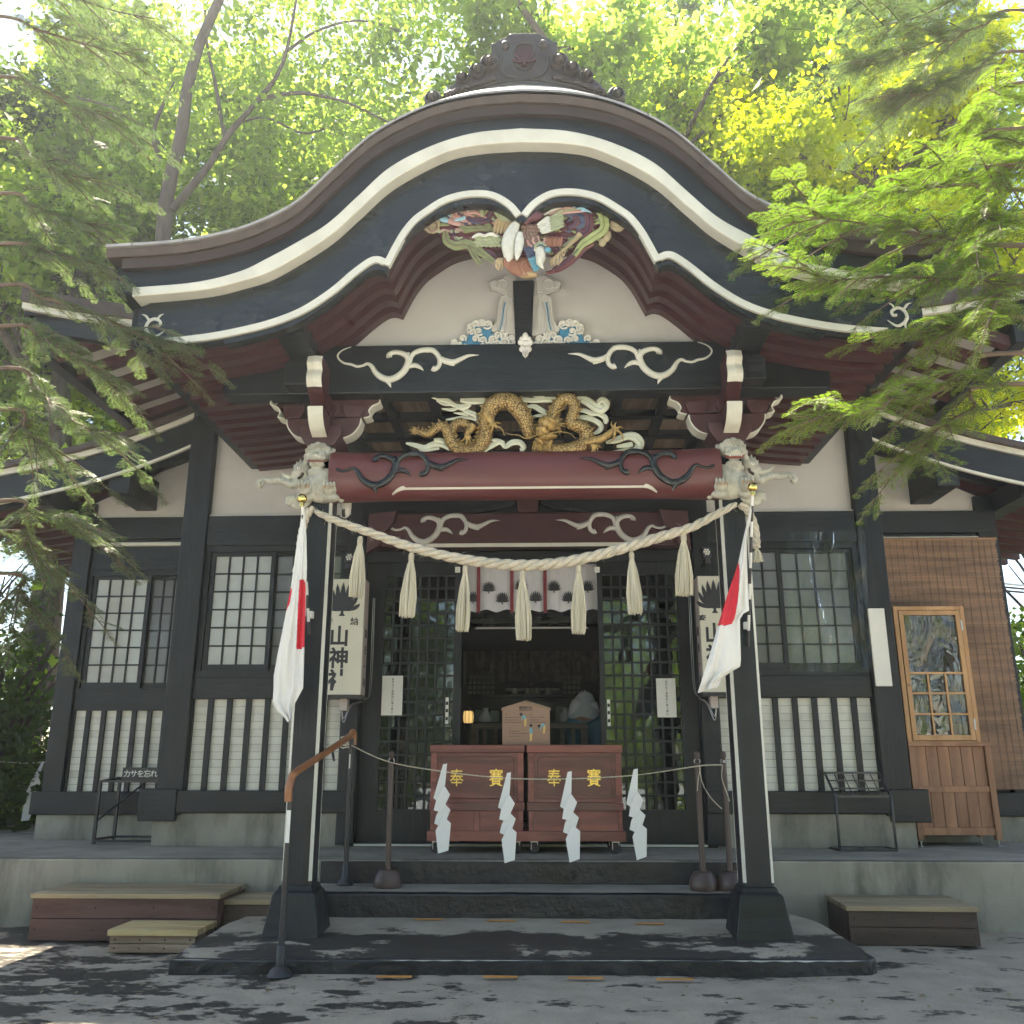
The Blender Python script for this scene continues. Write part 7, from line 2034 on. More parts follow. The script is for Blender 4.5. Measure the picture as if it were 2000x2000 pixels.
def railing():
    y = 8.05
    zt = at(*ci(400, 535), y).z; x0, x1 = at(*ci(225, 560), y).x, at(*ci(1615, 560), y).x
    K = thing('inner_railing', 'low brown wooden railing inside the hall behind the boxes', 'railing', ((x0 + x1) / 2, y, 0.43))
    m = MAT['railin']
    obj('top_rail', G().box(x0 - 0.03, x1 + 0.03, y - 0.03, y + 0.03, zt - 0.045, zt), m, K, bevel=0.004)
    obj('mid_rail', G().box(x0, x1, y - 0.015, y + 0.015, zt - 0.21, zt - 0.175), m, K)
    obj('low_rail', G().box(x0, x1, y - 0.02, y + 0.02, 0.46, 0.52), m, K)
    for x in (x0, x1): obj('post', G().box(x - 0.03, x + 0.03, y - 0.032, y + 0.032, 0.432, zt - 0.046), m, K)
    for k in range(1, 10):
        x = lerp(x0, x1, k / 10); obj('baluster', G().box(x - 0.016, x + 0.016, y - 0.012, y + 0.012, 0.52, zt - 0.046), m, K)
MAT['railin'] = wood('old_rail_wood', (0.06, 0.042, 0.032), (0.10, 0.07, 0.052), rough=0.5, axis='x', scale=5)
railing()
# valance, altar shelf with vessels, lattice screens at the back
def altar():
    y = 10.2
    K = thing('altar', 'dim altar with brocade valance, lattice screens and pale vessels', 'altar', (0.05, y, 0.432))
    a, b_ = at(905, 1272, y), at(1170, 1338, y)
    rows = [[(lerp(a.x, b_.x, i / 60), y + 0.02 * math.sin(i * 1.3), lerp(a.z, b_.z, j / 5) + (0.05 * abs(math.sin(i * PI / 15)) if j == 5 else 0)) for i in range(61)] for j in range(6)]
    obj('valance', G().grid(rows), M('brocade_valance', (0.12, 0.10, 0.085), rough=0.7, var=0.35, vscale=14), K, 180)
    za = at(1025, 1346, y).z; x0, x1 = at(988, 1346, y).x, at(1092, 1346, y).x
    obj('shelf', G().box(x0, x1, y - 0.1, y + 0.3, za - 0.02, za), MAT['grey_carve'], K)
    zs = at(1025, 1357, y - .2).z
    obj('lower_shelf', G().box(x0 - 0.2, x1 + 0.2, y - 0.35, y - 0.05, zs - 0.03, zs), MAT['dark_in'], K)
    for px in (1005, 1030, 1040, 1048, 1070):
        c = at(px, 1357, y - 0.2); obj('vessel', G().lathe([(0.02, 0), (0.035, 0.01), (0.03, 0.03), (0.012, 0.055), (0.014, 0.07)], (c.x, y - 0.2, zs + 0.001), 12), MAT['white'], K, 50)
    obj('altar_body', G().box(-0.9, 1.0, y - 0.3, y + 0.5, 0.434, zs - 0.04), MAT['dark_in'], K)
    for px in (940, 1125):
        c = at(px, 1335, y - 0.15)
        for i in range(6):
            for j in range(4):
                if px == 1125 and i > 3: continue
                obj('screen_square', G().box(c.x - 0.14 + i * 0.05, c.x - 0.105 + i * 0.05, y - 0.16, y - 0.15, c.z + 0.05 - j * 0.055, c.z + 0.085 - j * 0.055), MAT['screen'], K)
    for px in (960, 1000, 1020, 1040, 1060, 1090, 1130):
        c = at(px, 1312, y - .3); obj('hanging_ornament', G().lathe([(0.003, 0.12), (0.02, 0.1), (0.024, 0.05), (0.012, 0.02), (0.02, 0.0)], c, 10), MAT['screen'], K, 50)
MAT['screen'] = M('dim_gilt_paper', (0.16, 0.15, 0.12), rough=0.6, var=0.3)
altar()
# parcels on the table behind the railing
def parcel(px, py, w, h, mat, nm, label, y=8.6, cat='box'):
    c = at(*ci(px, py), y)
    o = obj(nm, G().box(c.x - w / 2, c.x + w / 2, y, y + 0.2, c.z - h, c.z), mat, bevel=0.004); tag(o, label, cat)
MAT['greycard'] = M('pale_grey_card', (0.22, 0.23, 0.22), rough=0.8, var=0.15)
tb = at(*ci(400, 525), 8.7)
Tb = thing('side_table', 'dark table inside the hall behind the railing', 'table', (0, 8.7, 0.432))
obj('table_top', G().box(at(*ci(210, 525), 8.7).x, at(*ci(1480, 525), 8.7).x, 8.5, 9.0, tb.z - 0.03, tb.z), MAT['dark_in'], Tb)
for x in (at(*ci(230, 525), 8.7).x, at(*ci(1460, 525), 8.7).x): obj('leg', G().box(x - 0.03, x + 0.03, 8.55, 8.95, 0.433, tb.z - 0.031), MAT['dark_in'], Tb)
def on_table(px0, py0, px1, nm, label, mat, cat='box'):
    y = 8.62
    a = at(*ci(px0, py0), y); b_ = at(*ci(px1, py0), y)
    o = obj(nm, G().box(a.x, b_.x, y, y + 0.18, tb.z + 0.001, a.z), mat, bevel=0.005); tag(o, label, cat)
on_table(235, 365, 370, 'paper_parcel', 'pale grey parcel on the table beside the lit lantern', MAT['greycard'])
on_table(432, 370, 540, 'paper_parcel', 'pale grey parcel with a lid on the table left of the wooden board', MAT['greycard'])
on_table(1255, 320, 1390, 'grey_machine', 'grey boxy device on the table beside the bending person', MAT['greycard'], 'device')
for px, lb in ((375, 'white plastic bag on the table between the two parcels'), (1375, 'white plastic bag held beside the bending person')):
    c = at(*ci(px, 500), 8.55)
    g = G().lathe([(0.05, 0.0), (0.06, 0.03), (0.045, 0.07), (0.018, 0.10), (0.03, 0.125)], (c.x, 8.56, tb.z + 0.001), 14)
    g.v = [tuple(Vector(v) + Vector((0.012 * noise.noise(Vector(v) * 40), 0.012 * noise.noise(Vector(v) * 37), 0))) for v in g.v]
    tag(obj('plastic_bag', g, MAT['curtain'], smooth=60), lb, 'bag')

# ================================================================ THE PERSON BENDING OVER INSIDE
def skin_chain(name, verts, edges, radii, mat, parent, root=0, sub=2):
    me = bpy.data.meshes.new(name); me.from_pydata([tuple(v) for v in verts], edges, []); me.materials.append(mat)
    o = bpy.data.objects.new(name, me); link(o, parent)
    bm_ = bmesh.new(); bm_.from_mesh(me); bm_.verts.layers.skin.verify()
    sl = bm_.verts.layers.skin.active
    bm_.verts.ensure_lookup_table()
    for i, v in enumerate(bm_.verts):
        r = radii[i]; v[sl].radius = r if isinstance(r, tuple) else (r, r); v[sl].use_root = (i == root)
    bm_.to_mesh(me); bm_.free()
    md = o.modifiers.new('skin', 'SKIN'); md.use_smooth_shade = True; md.branch_smoothing = 0.4
    sd = o.modifiers.new('subd', 'SUBSURF'); sd.levels = sub; sd.render_levels = sub
    return o
def person():
    hip = at(1143, 1394, 8.22)
    X, Y, Z = hip.x, 8.24, 0.432
    Hh = hip.z
    Pn = thing('person', 'person in a pale shirt and blue trousers bending over inside the hall', 'person', (X, Y, Z))
    skin = M('skin', (0.45, 0.28, 0.20), rough=0.55); shirt = M('pale_shirt', (0.62, 0.62, 0.66), rough=0.9, var=0.06, bump=0.5, bscale=9, bdist=0.02); jean = M('blue_denim', (0.10, 0.23, 0.33), rough=0.85, var=0.2, bump=0.3, bscale=60); hair = M('dark_hair', (0.02, 0.016, 0.014), rough=0.5)
    B_ = lambda dx, dy, z: Vector((X + dx, Y + dy, z))
    top = at(1140, 1352, 8.4).z
    # body: pelvis, spine bent away from us, neck, head, arms, legs (one mesh)
    v = [B_(0, 0.02, Hh), B_(0.0, 0.10, Hh + 0.05), B_(0.0, 0.18, top - 0.12), B_(0.0, 0.27, top - 0.10), B_(0.0, 0.38, top - 0.16), B_(0.0, 0.46, top - 0.25),
         at(1128, 1375, 8.34), at(1121, 1392, 8.30), at(1119, 1408, 8.36), at(1118, 1413, 8.40),
         at(1155, 1377, 8.34), at(1160, 1392, 8.32), at(1158, 1410, 8.40), at(1157, 1415, 8.43),
         B_(-0.09, 0.0, Hh - 0.08), B_(-0.095, 0.03, Z + 0.48), B_(-0.10, -0.03, Z + 0.09), B_(-0.105, 0.10, Z + 0.03),
         B_(0.09, 0.0, Hh - 0.08), B_(0.095, 0.03, Z + 0.48), B_(0.10, -0.03, Z + 0.09), B_(0.105, 0.10, Z + 0.03)]
    e = [(0, 1), (1, 2), (2, 3), (3, 4), (4, 5), (2, 6), (6, 7), (7, 8), (8, 9), (2, 10), (10, 11), (11, 12), (12, 13), (0, 14), (14, 15), (15, 16), (16, 17), (0, 18), (18, 19), (19, 20), (20, 21)]
    r = [0.06, 0.055, 0.05, 0.035, 0.085, 0.07, 0.03, 0.03, 0.026, 0.026, 0.03, 0.03, 0.026, 0.026, 0.06, 0.055, 0.042, 0.035, 0.06, 0.06, 0.042, 0.035]
    body = skin_chain('body', v, e, r, skin, Pn)
    obj('hair', G().ell(B_(0.0, 0.42, top - 0.20), (0.088, 0.10, 0.10), None, 14, 10), hair, Pn, 60)
    # five fingers on each hand, curled towards the table
    for hx, hv in ((v[9], -1), (v[13], 1)):
        for k in range(5):
            dx = (k - 2) * 0.017
            f = [hx + Vector((dx * .7, 0.01, -0.01)), hx + Vector((dx, 0.05 - 0.008 * abs(k - 2), -0.035)), hx + Vector((dx, 0.055 - 0.008 * abs(k - 2), -0.07))]
            if k == 0: f = [hx, hx + Vector((0.04 * -hv, 0.01, -0.02)), hx + Vector((0.05 * -hv, 0.03, -0.05))]
            obj('finger', G().tube(f, [0.010, 0.009, 0.007], 8), skin, Pn, 60)
    # loose shirt: rings from hem to collar over the bent back, then the sleeves
    rings = [(1143, 1402, .112, 0.0), (1143, 1395, .116, .02), (1143, 1386, .114, .06), (1142.5, 1376, .108, .11), (1142, 1367, .092, .16), (1141.5, 1359, .074, .20), (1141, 1353, .044, .23), (1141, 1350, .016, .24)]
    rows = []
    for px, py, hw, dy in rings:
        c_ = at(px, py, 8.12 + dy)
        rows.append([(c_.x + hw * math.cos(t) * (1 + 0.05 * math.sin(5 * t + py * .2)), c_.y + 0.75 * hw * (1 + math.sin(t)), c_.z + 0.012 * math.sin(3 * t + py)) for t in np.linspace(0, 2 * PI, 29)])
    obj('shirt', G().grid(rows), shirt, Pn, 180)
    for q, r_ in (([(1127, 1373, 8.26), (1121, 1386, 8.24), (1119, 1398, 8.28), (1119, 1408, 8.34)], [0.05, 0.047, 0.042, 0.036]), ([(1156, 1375, 8.28), (1161, 1388, 8.28), (1161, 1400, 8.32), (1158, 1410, 8.38)], [0.05, 0.046, 0.04, 0.036])):
        sp_ = spline([at(*p) for p in q], 4)
        obj('sleeve', G().tube(sp_, [interp(i / (len(sp_) - 1), [0, .33, .66, 1], r_) for i in range(len(sp_))], 12), shirt, Pn, 80)
    tv = [B_(0, 0.01, Hh + 0.03), B_(-0.085, 0.0, Hh - 0.10), B_(-0.095, 0.02, Z + 0.48), B_(-0.10, -0.02, Z + 0.10), B_(0.085, 0.0, Hh - 0.10), B_(0.095, 0.02, Z + 0.48), B_(0.10, -0.02, Z + 0.10)]
    skin_chain('trousers', tv, [(0, 1), (1, 2), (2, 3), (0, 4), (4, 5), (5, 6)], [0.118, 0.098, 0.078, 0.066, 0.098, 0.078, 0.066], jean, Pn)
    for sg in (-1, 1):
        obj('sock', G().ell(B_(sg * 0.10, 0.06, Z + 0.04), (0.048, 0.13, 0.04), None, 12, 8), hair, Pn, 60)
person()

# cord with one streamer strung to the trees far left
cl = [at(-60, 1483, 8.6), at(40, 1490, 8.6), at(80, 1489, 8.6), at(140, 1484, 8.4)]
o = obj('boundary_cord', G().tube(spline(cl, 6), 0.006, 6), MAT['rope'], smooth=60); tag(o, 'thin cord strung from the left wing towards the trees', 'cord')
shide(at(82, 1493, 8.58), -0.2, 3, 'white paper streamer on the cord left of the building')

# overhead cables beside the right wing
for k in range(3):
    q = spline([at(1946, 1138 + 7 * k, 8.2), at(1975, 1141 + 7 * k, 8.6), at(2060, 1150 + 6 * k, 9.5)], 6)
    o = obj('overhead_cable', G().tube(q, 0.010, 6), MAT['rubber'] if k else MAT['steel'], smooth=60)
    tag(o, 'overhead cable right of the wing eave, %s of three' % ['uppermost', 'middle', 'lowest'][k], 'cable', 'cables right of the wing')
# ================================================================ TREES
def leaf_mat(name, c1, c2, trans=0.45, tcol=None, rough=0.5):
    """thin leaf: reflects on one side, glows when lit from behind; colour differs from leaf to leaf"""
    m, nt, b = nodes(name); N = nt.nodes; L = nt.links
    geo = N.new('ShaderNodeNewGeometry')
    ramp = N.new('ShaderNodeValToRGB')
    ramp.color_ramp.elements[0].color = (*c1, 1); ramp.color_ramp.elements[1].color = (*c2, 1)
    tc = N.new('ShaderNodeTexCoord'); nz = N.new('ShaderNodeTexNoise'); nz.inputs['Scale'].default_value = 1.1; nz.inputs['Detail'].default_value = 2
    L.new(tc.outputs['Object'], nz.inputs['Vector'])
    mr = N.new('ShaderNodeMapRange'); mr.inputs['From Min'].default_value = 0.3; mr.inputs['From Max'].default_value = 0.7; mr.inputs['To Min'].default_value = -0.1; mr.inputs['To Max'].default_value = 0.85
    L.new(nz.outputs['Fac'], mr.inputs['Value'])
    ma = N.new('ShaderNodeMath'); ma.operation = 'MULTIPLY_ADD'; ma.inputs[1].default_value = 0.5; ma.use_clamp = True
    L.new(geo.outputs['Random Per Island'], ma.inputs[0]); L.new(mr.outputs[0], ma.inputs[2]); L.new(ma.outputs[0], ramp.inputs['Fac'])
    L.new(ramp.outputs[0], b.inputs['Base Color'])
    b.inputs['Roughness'].default_value = rough; b.inputs['Specular IOR Level'].default_value = 0.35
    tl = N.new('ShaderNodeBsdfTranslucent')
    mu = N.new('ShaderNodeMixRGB'); mu.blend_type = 'MULTIPLY'; mu.inputs['Fac'].default_value = 1.0
    mu.inputs['Color2'].default_value = (*(tcol or (1.5, 1.55, 0.6)), 1)
    L.new(ramp.outputs[0], mu.inputs['Color1']); L.new(mu.outputs[0], tl.inputs['Color'])
    mx = N.new('ShaderNodeMixShader'); mx.inputs[0].default_value = trans
    L.new(b.outputs[0], mx.inputs[1]); L.new(tl.outputs[0], mx.inputs[2])
    L.new(mx.outputs[0], N['Material Output'].inputs['Surface'])
    return m
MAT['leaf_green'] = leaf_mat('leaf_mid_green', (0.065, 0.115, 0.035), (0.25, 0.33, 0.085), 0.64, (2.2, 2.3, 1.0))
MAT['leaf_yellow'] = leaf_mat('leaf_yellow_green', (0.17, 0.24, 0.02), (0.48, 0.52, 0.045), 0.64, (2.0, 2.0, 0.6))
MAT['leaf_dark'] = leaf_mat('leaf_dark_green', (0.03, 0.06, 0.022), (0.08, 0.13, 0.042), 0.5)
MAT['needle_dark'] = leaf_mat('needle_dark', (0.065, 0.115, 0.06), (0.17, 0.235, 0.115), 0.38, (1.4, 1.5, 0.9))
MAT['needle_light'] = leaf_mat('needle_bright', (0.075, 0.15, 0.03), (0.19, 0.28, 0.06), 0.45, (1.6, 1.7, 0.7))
MAT['leaf_dry'] = leaf_mat('dry_leaf', (0.10, 0.075, 0.04), (0.34, 0.27, 0.15), 0.2, (1, 1, 0.8))
MAT['bark'] = M('grey_brown_bark', (0.085, 0.068, 0.058), rough=0.9, var=0.35, vscale=12, bump=0.9, bscale=30, stretch=(1, 1, 0.25), bdist=0.02)
MAT['twig'] = M('brown_twig', (0.13, 0.09, 0.065), rough=0.85, var=0.3, bump=0.4)

def quads_mesh(name, P, mat):
    """P: (n, 4, 3) array of separate quads -> mesh"""
    n = len(P)
    me = bpy.data.meshes.new(name)
    me.vertices.add(n * 4); me.loops.add(n * 4); me.polygons.add(n)
    me.vertices.foreach_set('co', P.reshape(-1).astype(np.float32))
    me.loops.foreach_set('vertex_index', np.arange(n * 4, dtype=np.int32))
    me.polygons.foreach_set('loop_start', np.arange(0, n * 4, 4, dtype=np.int32))
    me.polygons.foreach_set('loop_total', np.full(n, 4, dtype=np.int32))
    me.update(calc_edges=True)
    me.materials.append(mat)
    return me
def leaf_quads(centres, size, rng, up=0.35, aspect=0.62):
    """one pointed leaf (a folded rhombus) at each centre, loosely facing up"""
    n = len(centres)
    nrm = rng.normal(size=(n, 3)); nrm[:, 2] += up * 3
    nrm /= np.linalg.norm(nrm, axis=1)[:, None]
    t = rng.normal(size=(n, 3)); t -= (t * nrm).sum(1)[:, None] * nrm
    t /= np.linalg.norm(t, axis=1)[:, None]
    b = np.cross(nrm, t)
    s = size * np.exp(rng.normal(0, 0.38, size=(n, 1)))
    P = np.empty((n, 4, 3))
    P[:, 0] = centres - t * s * 0.5
    P[:, 1] = centres + b * s * aspect * 0.5 + nrm * s * 0.08 - t * s * 0.05
    P[:, 2] = centres + t * s * 0.55 - nrm * s * 0.06
    P[:, 3] = centres - b * s * aspect * 0.5 + nrm * s * 0.08 - t * s * 0.05
    return P
def limb_tree(rng, height, spread, crown_base, levels=3):
    """trunk + limbs as tubes; returns (G, list of twig tips)"""
    g = G(); tips = []
    def grow(p, d, ln, r, lev):
        n = 5; pts = [Vector(p)]; rs = [r]
        dd = Vector(d)
        for i in range(n):
            dd = (dd + Vector(rng.normal(size=3)) * 0.13 + Vector((0, 0, 0.05 if lev else 0.02))).normalized()
            pts.append(pts[-1] + dd * ln / n); rs.append(lerp(r, r * 0.45, (i + 1) / n))
        g.tube(pts, rs, 8 if lev == 0 else (6 if lev == 1 else 5), cap=(lev == 0))
        if lev >= 2: tips.extend([pts[-1], pts[-2], pts[-3]])
        if lev < levels:
            k = 7 if lev == 0 else 5
            for i in range(k):
                t = rng.uniform(0.35 if lev == 0 else 0.25, 1.0)
                if lev == 0: t = lerp(crown_base / height, 0.98, (i + 0.5) / k)
                idx = min(n - 1, int(t * n)); q = pts[idx].lerp(pts[idx + 1], t * n - idx)
                a = rng.uniform(0, 2 * PI) if lev else i * 2.4 + rng.uniform(-.4, .4)
                el = rng.uniform(0.15, 0.9) if lev == 0 else rng.uniform(-0.2, 0.8)
                nd = Vector((math.cos(a) * math.cos(el), math.sin(a) * math.cos(el), math.sin(el)))
                nd = (nd + dd * 0.35).normalized()
                l2 = (spread * (1.15 - 0.45 * t) if lev == 0 else ln * rng.uniform(0.42, 0.62))
                grow(q, nd, l2, rs[idx] * (0.55 if lev == 0 else 0.6), lev + 1)
    grow((0, 0, 0), (0, 0, 1), height, 0.02 * height, 0)
    return g, tips
def crown_mesh(name, tips, per, blob, size, mat, rng, flat=0.42, drop=0.06):
    T = np.array([tuple(t) for t in tips])
    keep = rng.random(len(T)) > drop
    T = T[keep]
    k = rng.integers(int(per * 0.5), int(per * 1.5), size=len(T))
    C_ = np.repeat(T, k, axis=0)
    off = rng.normal(size=C_.shape) * blob * np.repeat(rng.uniform(0.6, 1.25, size=len(T)), k)[:, None]
    off[:, 2] *= flat
    return quads_mesh(name, leaf_quads(C_ + off, size, rng), mat)
PROTO = []
for i, (hgt, spr, cb, per, blob, size) in enumerate([(13.0, 4.2, 3.5, 105, 0.33, 0.125), (14.5, 4.0, 4.5, 105, 0.33, 0.125), (12.0, 4.6, 2.5, 110, 0.32, 0.115), (12.5, 4.4, 2.6, 150, 0.30, 0.088)]):
    rng = np.random.default_rng(20 + i)
    g, tips = limb_tree(rng, hgt, spr, cb)
    tm_ = g.mesh('trunk', MAT['bark'], 80)
    cms = {mt: None for mt in ()}
    PROTO.append((tm_, crown_mesh('crown', tips, per, blob, size, MAT['leaf_green'], rng)))
def with_mat(me, mat):
    m2 = me.copy(); m2.materials.clear(); m2.materials.append(mat); return m2
CROWN = {}
def tree(k, mat, loc, rz, sc, label, group='trees behind the shrine'):
    T = thing('broadleaf_tree', label, 'tree', loc, group)
    for nm, me in (('trunk', PROTO[k][0]), ('crown', PROTO[k][1])):
        o = bpy.data.objects.new(nm, me); C.objects.link(o); o.parent = T
    o.material_slots[0].link = 'OBJECT'; o.material_slots[0].material = MAT[mat]
    T.rotation_euler = (0, 0, rz); T.scale = (sc, sc, sc)
TREES = [
    (0, 'leaf_green', (-7.5, 13.5), 0.3, 0.95, 'leafy green tree behind the left wing'),
    (1, 'leaf_green', (-3.6, 14.5), 1.3, 0.95, 'leafy green tree behind the shrine left of the ridge ornament'),
    (2, 'leaf_green', (0.2, 14.0), 2.2, 0.95, 'light green tree directly behind the ridge ornament'),
    (3, 'leaf_yellow', (3.3, 13.0), 3.9, 0.86, 'bright yellow-green tree just right of the ridge ornament'),
    (3, 'leaf_yellow', (5.6, 14.5), 0.9, 0.92, 'yellow-green maple behind the right slope of the porch roof'),
    (1, 'leaf_green', (8.3, 16.5), 2.9, 0.9, 'green tree behind the right wing'),
    (1, 'leaf_green', (1.9, 16.2), 5.2, 1.12, 'tall green tree filling the top of the view right of the ornament'),
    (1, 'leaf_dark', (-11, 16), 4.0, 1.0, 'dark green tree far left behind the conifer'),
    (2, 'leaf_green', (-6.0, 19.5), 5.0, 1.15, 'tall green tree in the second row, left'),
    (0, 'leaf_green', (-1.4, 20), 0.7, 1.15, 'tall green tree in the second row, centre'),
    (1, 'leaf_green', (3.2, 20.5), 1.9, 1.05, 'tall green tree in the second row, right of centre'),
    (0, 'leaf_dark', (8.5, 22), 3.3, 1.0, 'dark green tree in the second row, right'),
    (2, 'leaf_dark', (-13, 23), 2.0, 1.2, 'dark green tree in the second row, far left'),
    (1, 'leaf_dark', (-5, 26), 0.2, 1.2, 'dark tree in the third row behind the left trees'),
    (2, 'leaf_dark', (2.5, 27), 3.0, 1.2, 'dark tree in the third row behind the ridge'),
]
for k, mt, (x, y), rz, sc, lab in TREES:
    tree(k, mt, (x, y, 0), rz, sc, lab)
# trees across the forecourt, mirrored in the door glass
for k, mt, (x, y), rz, sc, lab in [(0, 'leaf_green', (5.5, -13), 1.0, 0.8, 'green tree across the forecourt, mirrored in the right door'), (2, 'leaf_green', (-5, -14), 2.0, 0.85, 'green tree across the forecourt, mirrored in the left door'), (1, 'leaf_dark', (0.5, -19), 0.4, 0.9, 'dark tree far across the forecourt opposite the doors'), (0, 'leaf_dark', (11, -16), 0.4, 0.9, 'dark tree far across the forecourt on the right'), (1, 'leaf_dark', (-11, -17), 2.4, 0.9, 'dark tree far across the forecourt on the left')]:
    tree(k, mt, (x, y, 0), rz, sc, lab, 'trees across the forecourt')

# forked tree whose dark limbs show behind the left roof end
def forked_tree():
    y = 11.0
    T = thing('forked_tree', 'forked tree with dark bare limbs behind the left roof end', 'tree', (at(318, 900, y).x, y, 0))
    b0 = at(318, 520, y)
    path = [Vector((b0.x - 0.05, y, 0)), Vector((b0.x - 0.02, y, 2.5)), at(318, 470, y), at(320, 420, y), at(335, 340, y), at(355, 260, y), at(365, 180, y), at(385, 100, y), at(410, 40, y), at(440, -30, y), at(470, -130, y)]
    obj('trunk', G().tube(spline(path, 5), taper(len(spline(path, 5)), 0.115, 0.06), 12), MAT['bark'], T, 80)
    limbs = [[(335, 410), (370, 370), (410, 320), (445, 265), (500, 200), (540, 150), (562, 90), (575, 20), (590, -60)], [(505, 195), (545, 185), (590, 182), (640, 190), (690, 205), (760, 240)], [(440, 268), (430, 220), (420, 160), (405, 90), (400, 20)],
             [(330, 350), (300, 270), (320, 200), (340, 160)], [(330, 300), (290, 260), (230, 215), (150, 190)], [(445, 265), (470, 240), (520, 230), (590, 260), (640, 250)], [(560, 100), (620, 60), (700, 40), (780, 60)]]
    for i, l in enumerate(limbs):
        q = spline([at(px, py, y + 0.1 * i) for px, py in l], 5)
        obj('limb', G().tube(q, taper(len(q), [0.06, 0.035, 0.036, 0.042, 0.024, 0.024, 0.024][i], 0.015), 8), MAT['bark'], T, 80)
    rng = np.random.default_rng(5)
    cs = []
    for i in range(340):
        px, py = rng.uniform(120, 900), rng.uniform(-160, 430)
        cs.append(at(px, py, y + rng.uniform(0.4, 3.0)))
    obj('crown', crown_mesh('crown', cs, 70, 0.34, 0.10, MAT['leaf_green'], rng), MAT['leaf_green'], T)
forked_tree()

# ---------------------------------------------------------------- conifers with flat sprays
class Needles:
    def __init__(s): s.q = []; s.tw = G()
    def twig(s, a, d, ln, rng, nl=0.026, up=Vector((0, 0, 1)), droop=0.12, step=0.0092):
        """a shoot with two flat ranks of needles"""
        n = max(4, int(ln / step))
        d = Vector(d).normalized()
        side = d.cross(up)
        if side.length < 0.1: side = d.orthogonal()
        side.normalize(); nrm = side.cross(d).normalized()
        pts = []
        for i in range(n + 1):
            t = i / n
            pts.append(Vector(a) + d * ln * t - Vector((0, 0, droop * ln * t * t)))
        s.tw.tube([pts[0], pts[n // 2], pts[-1]], [0.0022, 0.0016, 0.0008], 3, cap=False)
        for i in range(1, n + 1):
            t = i / n
            l = nl * (0.55 + 0.6 * math.sin(PI * min(1, 0.15 + t * 0.8))) * rng.uniform(0.85, 1.15)
            for sg in (-1, 1):
                dr = (side * sg * 1.0 + d * 0.55 + nrm * rng.uniform(-0.12, 0.22)).normalized()
                p = pts[i]; e = p + dr * l; w = d * 0.0026
                m = p + dr * l * 0.5
                s.q.append((p, m + w + nrm * 0.0008, e, m - w + nrm * 0.0008))
        return pts
    def spray(s, a, d, ln, rng, up=Vector((0, 0, 1)), nl=0.024):
        """leading shoot with side shoots left and right"""
        d = Vector(d).normalized(); side = d.cross(up).normalized()
        pts = s.twig(a, d, ln, rng, nl, up)
        k = max(3, int(ln / 0.040))
        for i in range(k):
            t = (i + 0.6) / k
            for sg in (-1, 1):
                if rng.random() < 0.12: continue
                dr = (d * rng.uniform(0.7, 1.0) + side * sg * rng.uniform(0.7, 1.0) + Vector((0, 0, rng.uniform(-0.2, 0.1)))).normalized()
                l2 = ln * (0.52 - 0.36 * t) * rng.uniform(0.8, 1.25)
                s.twig(pts[min(len(pts) - 1, int(t * (len(pts) - 1)))], dr, max(0.03, l2), rng, nl, up)
    def bough(s, path, rng, r=0.012, sp_len=0.17, dens=0.068, nl=0.024, parent=None, start=0.15, lift=0.0, bark='twig'):
        q = spline(path, 8)
        m_ = len(q)
        obj('bough', G().tube(q, taper(m_, r, 0.0025), 7), MAT[bark], parent, 80)
        L_ = sum((q[i + 1] - q[i]).length for i in range(m_ - 1))
        k = max(4, int(L_ * (1 - start) / dens))
        for i in range(k):
            t = lerp(start, 1.0, (i + 0.5) / k); f = t * (m_ - 1); j = min(m_ - 2, int(f)); p = q[j].lerp(q[j + 1], f - j)
            d = (q[j + 1] - q[j]).normalized(); side = d.cross(Vector((0, 0, 1))).normalized()
            sg = 1 if i % 2 else -1
            dr = (d * rng.uniform(0.5, 0.9) + side * sg * rng.uniform(0.5, 1.0) + Vector((0, 0, rng.uniform(-0.35, 0.25) + lift))).normalized()
            upv = (Vector((0, 0, 1)) + Vector(rng.normal(size=3)) * 0.25).normalized()
            s.spray(p, dr, sp_len * rng.uniform(0.65, 1.3) * (1.1 - 0.35 * t), rng, upv, nl)
        s.spray(q[-1], (q[-1] - q[-3]), sp_len * 0.9, rng, Vector((0, 0, 1)), nl)
    def build(s, mat, parent):
        P = np.array([[tuple(v) for v in f] for f in s.q])
        obj('needles', quads_mesh('needles', P, mat), mat, parent, kind='stuff')
        obj('twigs', s.tw, MAT['twig'], parent, kind='stuff')
def mkpath(px, rng, j=0.0):
    return [at(x, y, Y) for x, y, Y in px]
